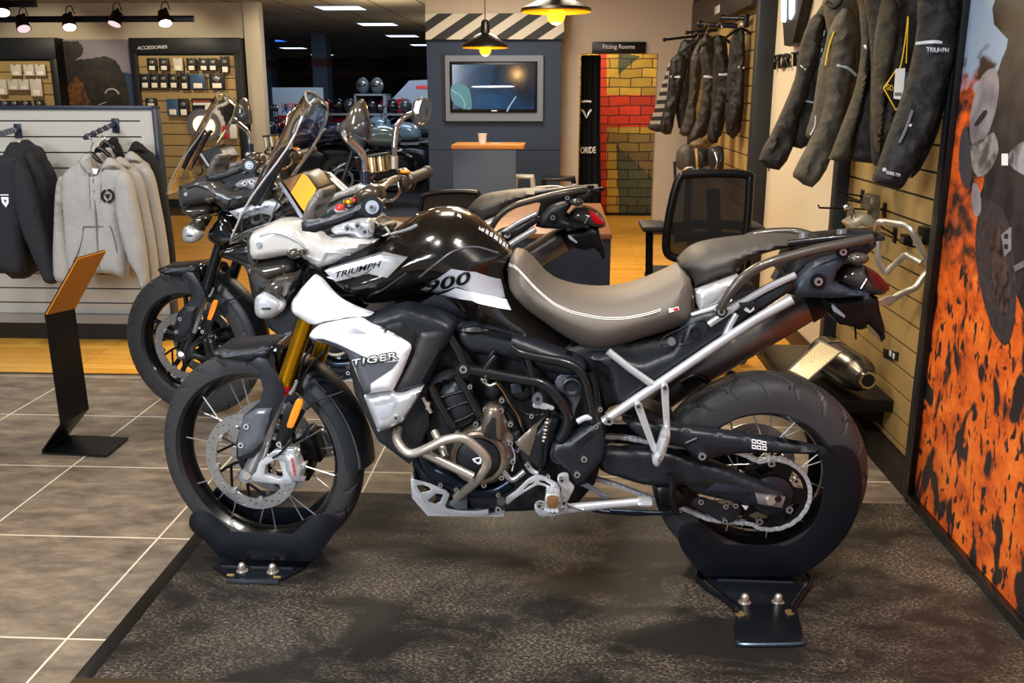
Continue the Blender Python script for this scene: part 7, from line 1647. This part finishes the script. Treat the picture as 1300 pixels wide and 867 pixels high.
def chair2():
    v = 6.35; t = thing('desk_chair', 'second dark chair whose back rises behind the tank of the nearest motorcycle', 'chair', at(R, R.Y(572, 290, v).x, v))
    F = [(537,248), (560,244), (600,244), (608,250), (612,280), (612,300), (535,300), (533,275)]; pts = [tuple(R.Y(*q, v)) for q in F]
    MB().tube(pts+[pts[0]], .018, 8, True).build('back_frame', M_black, t, R); MB().plate([q[:2] for q in px_loop(R, F, v)], v-.004, v+.004).build('back_mesh', mat('brown_mesh', '1d1916', .8), t, R)
    c = R.Y(572, 290, v); MB().rbox(c.x-.24, c.x+.24, v-.45, v, .42, .48, .02).build('seat', M_matte, t, R)
    for sx in (-1, 1):
        for sy in (-.42, -.03): MB().tube([(c.x+sx*.22, v+sy, .43), (c.x+sx*.24, v+sy, ZF)], .014, 8, False).build('leg', M_black, t, R)
    for sx in (-1, 1): MB().tube([(c.x+sx*.19, v, .45), (c.x+sx*.19, v, R.Y(572, 296, v).z)], .014, 8, False).build('back_upright', M_black, t, R)
chair2()
# ------------------------------------------------------------------ fitting room
def fitting():
    v = 9.97; a, b = R.Y(751.5, 68, v), R.Y(820, 53, v); t = thing('fitting_room_sign', 'black sign reading Fitting Rooms over the painted brick', 'sign', R.M @ Matrix.Translation(a))
    MB().rbox(a.x, b.x, v-.01, v+.028, a.z, b.z, .003).build('board', M_black, t, R)
    lettering(t, 'sign_lettering', M_white, 'Fitting Rooms', [(765.5,63.5), (806,63.5), (806,56.5), (765.5,56.5)], v-.012, R, bold=.008)
    v = 11.6; c0, c1 = R.Y(759, 275, v).x, R.Y(836, 275, v).x; zb = R.Y(800, 270, v).z; zt = R.Y(800, 60, v).z
    m = bpy.data.materials.new('painted_brick'); m.use_nodes = True; nt = m.node_tree; N = nt.nodes; L = nt.links; bs = N['Principled BSDF']; bs.inputs['Roughness'].default_value = .7
    tc = N.new('ShaderNodeTexCoord'); mp = N.new('ShaderNodeMapping'); mp.inputs['Rotation'].default_value = (math.radians(90), 0, 0); br = N.new('ShaderNodeTexBrick'); br.inputs['Scale'].default_value = 1; br.inputs['Brick Width'].default_value = .25; br.inputs['Row Height'].default_value = .107; br.inputs['Mortar Size'].default_value = .007; br.inputs['Mortar Smooth'].default_value = .3
    br.inputs['Color1'].default_value = (.75, .75, .75, 1); br.inputs['Color2'].default_value = (1.25, 1.25, 1.25, 1); br.inputs['Mortar'].default_value = (.10, .09, .08, 1)
    nz = N.new('ShaderNodeTexNoise'); nz.inputs['Scale'].default_value = 4; mpn = N.new('ShaderNodeVectorMath'); mpn.operation = 'MULTIPLY_ADD'; mpn.inputs[1].default_value = (.04, .04, .04)
    L.new(tc.outputs['Object'], nz.inputs['Vector']); L.new(nz.outputs['Color'], mpn.inputs[0]); L.new(tc.outputs['Object'], mpn.inputs[2]); L.new(mpn.outputs[0], mp.inputs[0]); L.new(mp.outputs[0], br.inputs['Vector'])
    mats = []
    for nm, col in (('brick_yellow', 'b08a30'), ('brick_red', 'c03010'), ('brick_green', '4a4a30'), ('brick_brown', '7d6230')):
        mm = m if nm == 'brick_yellow' else m.copy(); mm.name = nm; n2 = mm.node_tree; b2 = n2.nodes['Principled BSDF']; bk = [x for x in n2.nodes if x.type == 'TEX_BRICK'][0]
        mx = n2.nodes.new('ShaderNodeMix'); mx.data_type = 'RGBA'; mx.blend_type = 'MULTIPLY'; mx.inputs[0].default_value = 1; n3 = n2.nodes.new('ShaderNodeTexNoise'); n3.inputs['Scale'].default_value = 9; n3.inputs['Detail'].default_value = 5
        rp = n2.nodes.new('ShaderNodeValToRGB'); rp.color_ramp.elements[0].color = lin(col); c2 = lin(col); rp.color_ramp.elements[1].color = (min(1, c2[0]*1.5), min(1, c2[1]*1.5), c2[2]*1.4, 1); rp.color_ramp.elements[0].position = .35
        n2.links.new(n3.outputs['Fac'], rp.inputs[0]); n2.links.new(rp.outputs[0], mx.inputs[6]); n2.links.new(bk.outputs['Color'], mx.inputs[7]); n2.links.new(mx.outputs[2], b2.inputs['Base Color']); mats.append(mm)
    t = thing('brick_panel', 'wall panel printed with painted brick in ochre, red and green bands', 'wall panel', at(R, (c0+c1)/2, v, zb))
    MB().box(c0-.6, c1+.3, v, v+.02, zb, zt).build('brick_face', mats[0], t, R)
    def band(name, pts, m, d):
        P = px_loop(R, OZ(*pts), v-.002); MB().plate([q[:2] for q in P], v-.002*d, v).build(name, m, t, R)
    band('red_band', [(330,490), (640,490), (640,655), (330,655)], mats[1], 1)
    band('red_band', [(325,270), (366,270), (366,1110), (318,1110)], mats[1], 2)
    band('green_band', [(428,270), (540,290), (425,385)], mats[2], 1)
    band('green_band', [(415,745), (640,950), (640,1110), (430,1110)], mats[2], 1)
    band('brown_band', [(366,690), (640,690), (640,940), (520,850), (415,745), (366,740)], mats[3], .5)
    MB().box(c0-.6, c1+.3, v-.02, v, ZF, zb).build('black_skirting', M_black, t, R)
    # curtain with shield and lettering
    v = 10.25; t = thing('curtain', 'black fitting room curtain with a white shield and lettering', 'curtain', at(R, R.Y(748, 150, v).x, v, 1.9)); x0, x1 = R.Y(736.5, 150, v).x, R.Y(761, 150, v).x; zt = R.Y(745, 70, v).z; n = 60; vs = []
    for k in range(n+1):
        f = k/n; x = x0+(x1-x0)*f
        for (z, sp) in ((zt, 1), (zt*.6, 1.05), (.03, 1.25)):
            vs.append((x0+(x-x0)*sp, v+.035*math.sin(f*math.pi*7)*(.6+.4*sp), z))
    vs2 = [(a, b+.012, c) for a, b, c in vs]; N_ = len(vs); fs = []
    for k in range(n):
        for j in range(2): a = k*3+j; fs += [(a, a+3, a+4, a+1), (N_+a+1, N_+a+4, N_+a+3, N_+a)]
    for k in range(n): fs += [(k*3, N_+k*3, N_+k*3+3, k*3+3), (k*3+2, k*3+5, N_+k*3+5, N_+k*3+2)]
    for k in (0, n*3): fs += [(k, k+1, N_+k+1, N_+k), (k+1, k+2, N_+k+2, N_+k+1)]
    MB().add(vs+vs2, fs).build('cloth', mat('black_curtain', '0e0f18', .8), t, R, smooth=60)
    m = MB(); vv = v-.045; W_ = lambda x, y: (lambda q: (q.x, vv, q.z))(R.Y(*OZ((x, y))[0], vv))
    m.tube([W_(237,565), W_(250,580), W_(262,608), W_(275,580), W_(287,565)], .012, 6, False).tube([W_(238,524), W_(262,522), W_(287,524)], .012, 6, False).build('shield_mark', M_white, t, R)
    lettering(t, 'curtain_lettering', M_white, 'ORIDE', [(736.8,195), (756.5,194.5), (756.5,186), (736.8,186.5)], vv, R, bold=.03)
    t = thing('curtain_rail', 'thin rail at the top of the fitting room opening', 'rail', at(R, ub0+.3, 10.2, ztop)); MB().tube([(ub0-.15, 10.2, ztop+.03), (ub1+.1, 10.2, ztop+.03)], .012, 8, False).build('tube', M_steel, t, R)
    for x in (ub0-.12, ub1+.07): MB().cyl((x, 10.2, ztop+.03), (x, 10.15, ztop+.03), .02, 10).build('bracket', M_steel, t, R)
fitting()
# ------------------------------------------------------------------ the dark showroom beyond
def showroom():
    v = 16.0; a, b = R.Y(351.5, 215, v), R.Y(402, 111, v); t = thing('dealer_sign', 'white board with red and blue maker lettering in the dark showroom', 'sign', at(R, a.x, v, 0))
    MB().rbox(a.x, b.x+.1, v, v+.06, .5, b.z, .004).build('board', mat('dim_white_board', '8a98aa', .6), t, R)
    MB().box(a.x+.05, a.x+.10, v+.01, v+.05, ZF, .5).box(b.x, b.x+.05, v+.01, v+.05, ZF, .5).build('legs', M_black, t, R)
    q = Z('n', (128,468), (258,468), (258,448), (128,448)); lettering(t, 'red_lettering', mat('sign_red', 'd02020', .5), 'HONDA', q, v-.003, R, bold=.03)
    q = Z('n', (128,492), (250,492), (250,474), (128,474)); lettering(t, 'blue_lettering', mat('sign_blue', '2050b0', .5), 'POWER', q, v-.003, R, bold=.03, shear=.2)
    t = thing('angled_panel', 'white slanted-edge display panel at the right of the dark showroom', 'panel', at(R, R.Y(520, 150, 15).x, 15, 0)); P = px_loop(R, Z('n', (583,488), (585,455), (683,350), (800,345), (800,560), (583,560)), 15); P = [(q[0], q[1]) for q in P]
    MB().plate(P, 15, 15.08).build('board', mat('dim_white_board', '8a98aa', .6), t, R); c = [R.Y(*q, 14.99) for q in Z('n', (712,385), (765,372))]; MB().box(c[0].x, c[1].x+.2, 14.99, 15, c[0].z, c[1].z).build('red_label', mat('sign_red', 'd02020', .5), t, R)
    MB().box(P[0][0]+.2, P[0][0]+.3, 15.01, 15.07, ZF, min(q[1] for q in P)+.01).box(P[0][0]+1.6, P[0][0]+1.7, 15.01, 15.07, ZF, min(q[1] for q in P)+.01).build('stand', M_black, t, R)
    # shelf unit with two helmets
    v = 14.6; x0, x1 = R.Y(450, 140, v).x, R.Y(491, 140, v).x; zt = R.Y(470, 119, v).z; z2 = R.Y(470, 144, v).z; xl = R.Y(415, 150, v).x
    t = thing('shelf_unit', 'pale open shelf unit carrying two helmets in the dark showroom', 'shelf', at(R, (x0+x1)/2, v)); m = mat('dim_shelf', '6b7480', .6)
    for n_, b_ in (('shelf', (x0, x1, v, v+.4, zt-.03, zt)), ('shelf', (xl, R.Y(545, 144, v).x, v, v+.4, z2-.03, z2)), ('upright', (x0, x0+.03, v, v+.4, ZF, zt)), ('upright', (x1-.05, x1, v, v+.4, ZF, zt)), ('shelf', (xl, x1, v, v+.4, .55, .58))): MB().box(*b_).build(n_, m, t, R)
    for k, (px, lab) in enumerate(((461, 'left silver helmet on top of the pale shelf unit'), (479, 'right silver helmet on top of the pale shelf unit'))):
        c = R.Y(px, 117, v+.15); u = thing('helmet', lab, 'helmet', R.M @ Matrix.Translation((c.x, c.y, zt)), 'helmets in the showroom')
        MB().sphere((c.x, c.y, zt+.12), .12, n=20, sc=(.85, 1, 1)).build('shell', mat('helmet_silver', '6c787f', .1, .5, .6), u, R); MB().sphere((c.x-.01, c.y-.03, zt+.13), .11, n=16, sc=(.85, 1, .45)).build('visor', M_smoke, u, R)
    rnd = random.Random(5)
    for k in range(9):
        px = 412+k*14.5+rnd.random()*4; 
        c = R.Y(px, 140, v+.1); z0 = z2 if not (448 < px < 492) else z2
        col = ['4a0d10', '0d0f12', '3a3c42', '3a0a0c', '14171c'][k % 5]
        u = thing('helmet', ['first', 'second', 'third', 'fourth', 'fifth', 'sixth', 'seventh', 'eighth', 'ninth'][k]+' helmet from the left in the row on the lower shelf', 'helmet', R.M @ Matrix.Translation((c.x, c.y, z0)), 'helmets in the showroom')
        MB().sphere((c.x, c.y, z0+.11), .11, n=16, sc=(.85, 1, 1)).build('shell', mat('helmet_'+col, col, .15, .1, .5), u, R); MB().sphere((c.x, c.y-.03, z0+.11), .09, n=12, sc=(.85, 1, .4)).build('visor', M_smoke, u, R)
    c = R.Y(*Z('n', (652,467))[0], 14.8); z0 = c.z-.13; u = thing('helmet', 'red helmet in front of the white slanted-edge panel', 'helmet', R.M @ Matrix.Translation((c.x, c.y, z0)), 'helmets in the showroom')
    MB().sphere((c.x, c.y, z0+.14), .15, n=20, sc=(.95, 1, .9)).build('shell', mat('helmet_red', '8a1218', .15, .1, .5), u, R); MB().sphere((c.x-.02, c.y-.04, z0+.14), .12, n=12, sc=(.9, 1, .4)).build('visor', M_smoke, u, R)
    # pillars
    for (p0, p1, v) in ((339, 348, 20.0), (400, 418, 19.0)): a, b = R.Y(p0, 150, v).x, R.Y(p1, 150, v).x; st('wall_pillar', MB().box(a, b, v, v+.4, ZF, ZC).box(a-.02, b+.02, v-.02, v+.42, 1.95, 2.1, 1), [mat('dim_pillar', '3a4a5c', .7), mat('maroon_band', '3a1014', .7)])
    # parked machines, one built and the rest copied
    def small_bike():
        t = thing('parked_motorcycle', 'x', 'motorcycle', Matrix())
        F = Frame0(t); mp = mat('dark_blue_paint', '16233f', .15, .2, .8); ms = mat('dark_metal_mix', '22262c', .3, .6)
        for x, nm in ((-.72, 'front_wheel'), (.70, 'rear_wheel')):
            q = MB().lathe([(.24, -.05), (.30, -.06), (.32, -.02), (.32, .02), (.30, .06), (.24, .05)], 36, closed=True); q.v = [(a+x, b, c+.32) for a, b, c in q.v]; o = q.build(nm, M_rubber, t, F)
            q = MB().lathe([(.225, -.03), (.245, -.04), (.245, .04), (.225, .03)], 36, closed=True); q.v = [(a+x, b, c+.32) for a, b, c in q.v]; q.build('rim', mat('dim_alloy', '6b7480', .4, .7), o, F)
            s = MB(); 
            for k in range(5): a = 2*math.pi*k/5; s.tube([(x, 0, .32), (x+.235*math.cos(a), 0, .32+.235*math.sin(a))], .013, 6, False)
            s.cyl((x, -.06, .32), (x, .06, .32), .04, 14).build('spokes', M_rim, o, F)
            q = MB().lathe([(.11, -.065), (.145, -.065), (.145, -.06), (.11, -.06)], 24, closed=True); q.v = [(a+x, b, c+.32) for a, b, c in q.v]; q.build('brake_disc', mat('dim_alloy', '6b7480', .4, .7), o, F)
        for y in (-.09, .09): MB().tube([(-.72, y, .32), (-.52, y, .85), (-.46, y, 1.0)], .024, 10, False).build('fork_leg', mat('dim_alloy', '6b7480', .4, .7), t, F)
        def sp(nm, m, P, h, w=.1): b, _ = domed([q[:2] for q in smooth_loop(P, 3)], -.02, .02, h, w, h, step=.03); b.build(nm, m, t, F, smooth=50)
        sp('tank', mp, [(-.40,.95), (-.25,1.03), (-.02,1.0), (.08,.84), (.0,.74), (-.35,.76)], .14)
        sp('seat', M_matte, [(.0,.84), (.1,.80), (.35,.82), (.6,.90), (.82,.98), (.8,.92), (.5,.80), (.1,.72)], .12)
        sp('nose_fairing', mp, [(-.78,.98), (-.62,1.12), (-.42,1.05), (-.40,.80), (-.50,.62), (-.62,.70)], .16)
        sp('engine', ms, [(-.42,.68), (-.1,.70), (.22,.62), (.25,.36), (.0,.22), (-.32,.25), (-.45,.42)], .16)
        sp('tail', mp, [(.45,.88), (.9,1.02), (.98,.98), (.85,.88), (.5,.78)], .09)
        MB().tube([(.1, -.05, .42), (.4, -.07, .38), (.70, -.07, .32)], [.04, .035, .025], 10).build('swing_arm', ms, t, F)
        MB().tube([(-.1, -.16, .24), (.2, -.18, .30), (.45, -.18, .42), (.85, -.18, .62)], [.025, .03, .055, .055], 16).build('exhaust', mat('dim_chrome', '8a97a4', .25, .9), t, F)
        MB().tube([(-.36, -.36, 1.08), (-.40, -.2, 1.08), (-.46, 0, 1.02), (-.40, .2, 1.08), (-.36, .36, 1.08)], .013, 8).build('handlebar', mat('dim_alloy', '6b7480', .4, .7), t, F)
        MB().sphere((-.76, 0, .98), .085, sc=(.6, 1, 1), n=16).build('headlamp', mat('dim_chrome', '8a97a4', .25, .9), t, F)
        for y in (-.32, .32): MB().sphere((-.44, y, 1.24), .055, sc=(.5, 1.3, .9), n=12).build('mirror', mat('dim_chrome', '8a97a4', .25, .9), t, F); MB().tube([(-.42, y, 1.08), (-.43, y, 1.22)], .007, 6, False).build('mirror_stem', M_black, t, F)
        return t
    root = small_bike(); used = False
    spots = [(395, 13.8, 20, 'parked motorcycle seen behind the windscreen of the nearest machine'), (440, 14.2, 12, 'dark parked motorcycle left of the near mirror, front row of the showroom'), (505, 12.9, 8, 'dark parked motorcycle whose rear wheel shows beside the far grip'),
             (470, 15.2, 165, 'parked motorcycle with pale tail under the shelf of helmets'), (530, 14.4, -10, 'parked motorcycle by the edge of the slate-blue wall'), (410, 15.0, 30, 'parked motorcycle right of the white lettered board'), (362, 14.9, 60, 'parked motorcycle nearest the pale pillar'), (450, 17.0, 10, 'farthest parked motorcycle, deep behind the shelf unit'), (545, 16.0, 20, 'parked motorcycle below the white slanted panel'), (500, 18.5, 150, 'parked motorcycle far back on the right of the showroom')]
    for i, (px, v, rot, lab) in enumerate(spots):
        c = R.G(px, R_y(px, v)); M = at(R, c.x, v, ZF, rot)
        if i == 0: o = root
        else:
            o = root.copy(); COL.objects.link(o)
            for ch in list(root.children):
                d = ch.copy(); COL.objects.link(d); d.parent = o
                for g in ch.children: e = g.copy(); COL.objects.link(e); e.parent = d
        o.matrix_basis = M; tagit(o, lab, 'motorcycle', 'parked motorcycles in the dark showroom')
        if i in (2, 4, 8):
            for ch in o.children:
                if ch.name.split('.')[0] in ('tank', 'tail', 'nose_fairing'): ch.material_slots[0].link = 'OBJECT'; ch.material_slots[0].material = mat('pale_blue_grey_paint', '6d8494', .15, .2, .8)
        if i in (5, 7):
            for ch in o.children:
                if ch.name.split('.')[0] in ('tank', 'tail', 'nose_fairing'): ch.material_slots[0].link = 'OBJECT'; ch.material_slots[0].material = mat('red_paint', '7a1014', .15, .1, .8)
def R_y(px, v):
    w = R.Y(px, 200, v); return proj(R.M @ Vector((w.x, v, 0)))[1]
showroom()
# single each ceiling luminaire out
L9 = ['nearest bright ceiling panel, topmost in the opening', 'second bright ceiling panel, half overlapping the first row', 'third bright ceiling panel toward the striped band', 'fourth bright ceiling panel touching the striped band', 'leftmost dim white ceiling panel near the pale pillar',
      'dim ceiling panel right of the leftmost dim one', 'dim ceiling panel above the parked machines', 'smallest and farthest ceiling panel', 'blue glowing ceiling panel beside the pale pillar']
for o, l in zip([o for o in COL.objects if o.name.startswith('ceiling_light') and o.type == 'EMPTY'], L9):
    o['label'] = l; del o['pxpos']
# ------------------------------------------------------------------ light
def area(name, loc, rot, sx, sy, power, col=(1, 1, 1)):
    d = bpy.data.lights.new(name, 'AREA'); d.shape = 'RECTANGLE'; d.size = sx; d.size_y = sy; d.energy = power; d.color = col
    o = bpy.data.objects.new(name, d); COL.objects.link(o); o.location = loc; o.rotation_euler = rot; return o
def aim(o, tgt):
    v = Vector(tgt)-o.location; o.rotation_euler = v.to_track_quat('-Z', 'Y').to_euler(); return o
def spot(name, loc, tgt, power, deg=70, col=(1, .8, .55), blend=.6, size=.05):
    d = bpy.data.lights.new(name, 'SPOT'); d.energy = power; d.spot_size = math.radians(deg); d.spot_blend = blend; d.color = col; d.shadow_soft_size = size
    o = bpy.data.objects.new(name, d); COL.objects.link(o); o.location = loc; return aim(o, tgt)
w = bpy.data.worlds.new('daylight'); C.world = w; w.use_nodes = True
w.node_tree.nodes['Background'].inputs[0].default_value = (.62, .72, .9, 1); w.node_tree.nodes['Background'].inputs[1].default_value = .24
# daylight from the shop window behind and left of the camera
aim(area('window_daylight', (-3.0, -1.6, 2.2), (0, 0, 0), 1.2, 1.6, 210, (.84, .92, 1)), (-.2, 2.9, .4))
# unseen overhead lights, added to put rectangular highlights on the tank
for (x, y, p, c) in ((-1.1, 1.7, 34, (1, .96, .9)), (.75, 1.5, 24, (1, .95, .88)), (-.2, 3.9, 34, (1, .84, .62)), (-2.6, 3.0, 30, (1, .93, .84))):
    area('added_overhead_light', (x, y, 2.53), (0, 0, 0), .45, .45, p, c)
spot('ceiling_spot', (-.75, 1.3, 2.5), (-.5, 2.8, .5), 120, 60, (1, .97, .93), size=.04)
spot('ceiling_spot', (.9, 1.3, 2.5), (.5, 2.7, .6), 85, 60, (1, .94, .86), size=.04)
spot('ceiling_spot', (-1.7, 3.6, 2.5), (-2.4, 5.2, .7), 70, 90, (.92, .96, 1), size=.08)
spot('ceiling_spot', (-3.3, 3.6, 2.5), (-3.0, 5.2, .7), 60, 90, (.92, .96, 1), size=.08)
aim(area('ceiling_light_bay', (.2, 6.0, 2.48), (0, 0, 0), .6, .6, 70, (1, .86, .62)), (.2, 6.2, 0))
spot('track_spot_wall', R.M @ Vector((.45, 4.2, 2.45)), R.M @ Vector((1.3, 4.0, .7)), 42, 75)
spot('track_spot_wall', R.M @ Vector((.3, 8.2, 2.45)), R.M @ Vector((1.2, 8.2, .9)), 60, 80)
spot('track_spot_banner', R.M @ Vector((.2, 2.0, 2.45)), R.M @ Vector((1.28, 2.5, .7)), 80, 80, (1, .85, .7))
for x in (-8.2, -6.6, -5.0, -3.6):
    spot('track_spot_accessories', R.M @ Vector((x+.2, 11.0, 2.4)), R.M @ Vector((x, 12.4, 1.5)), 55, 80, (1, .85, .6))
spot('fitting_spot', R.M @ Vector(((ub0+ub1)/2, 10.6, 2.4)), R.M @ Vector(((ub0+ub1)/2, 11.6, 1.0)), 80, 90, (1, .85, .6))
area('back_room_light', R.M @ Vector((-.6, 8.4, 2.5)), (0, 0, 0), .8, .8, 55, (1, .88, .7))
for (px, v, p) in ((372, 15.9, 150), (535, 14.8, 60), (465, 14.4, 8)):  # unseen spots added to brighten the sign, panel and helmets
    q = R.Y(px, 150, v); spot('showroom_fill_spot', R.M @ Vector((q.x, v-2.5, 2.4)), R.M @ Vector((q.x, v, 1.3)), p, 60, (.75, .86, 1))
for (u, v) in ((-2.2, 12.2), (-1.4, 15.5)):  # unseen point lights added to lift the dark showroom ceiling
    d = bpy.data.lights.new('ceiling_fill_point', 'POINT'); d.energy = 22; d.color = (1, .85, .6); d.shadow_soft_size = .15; o = bpy.data.objects.new('ceiling_fill_point', d); COL.objects.link(o); o.location = R.M @ Vector((u, v, 2.0))
area('showroom_fill_area', R.M @ Vector((-2.2, 14.0, 2.5)), (0, 0, 0), 1.2, .6, 25, (.7, .82, 1))  # extra area light added because the ceiling panels glow too weakly
C.view_settings.view_transform = 'Standard'; C.view_settings.look = 'None'; C.view_settings.gamma = 1; C.view_settings.use_curve_mapping = False
C.view_settings.exposure = 0.0
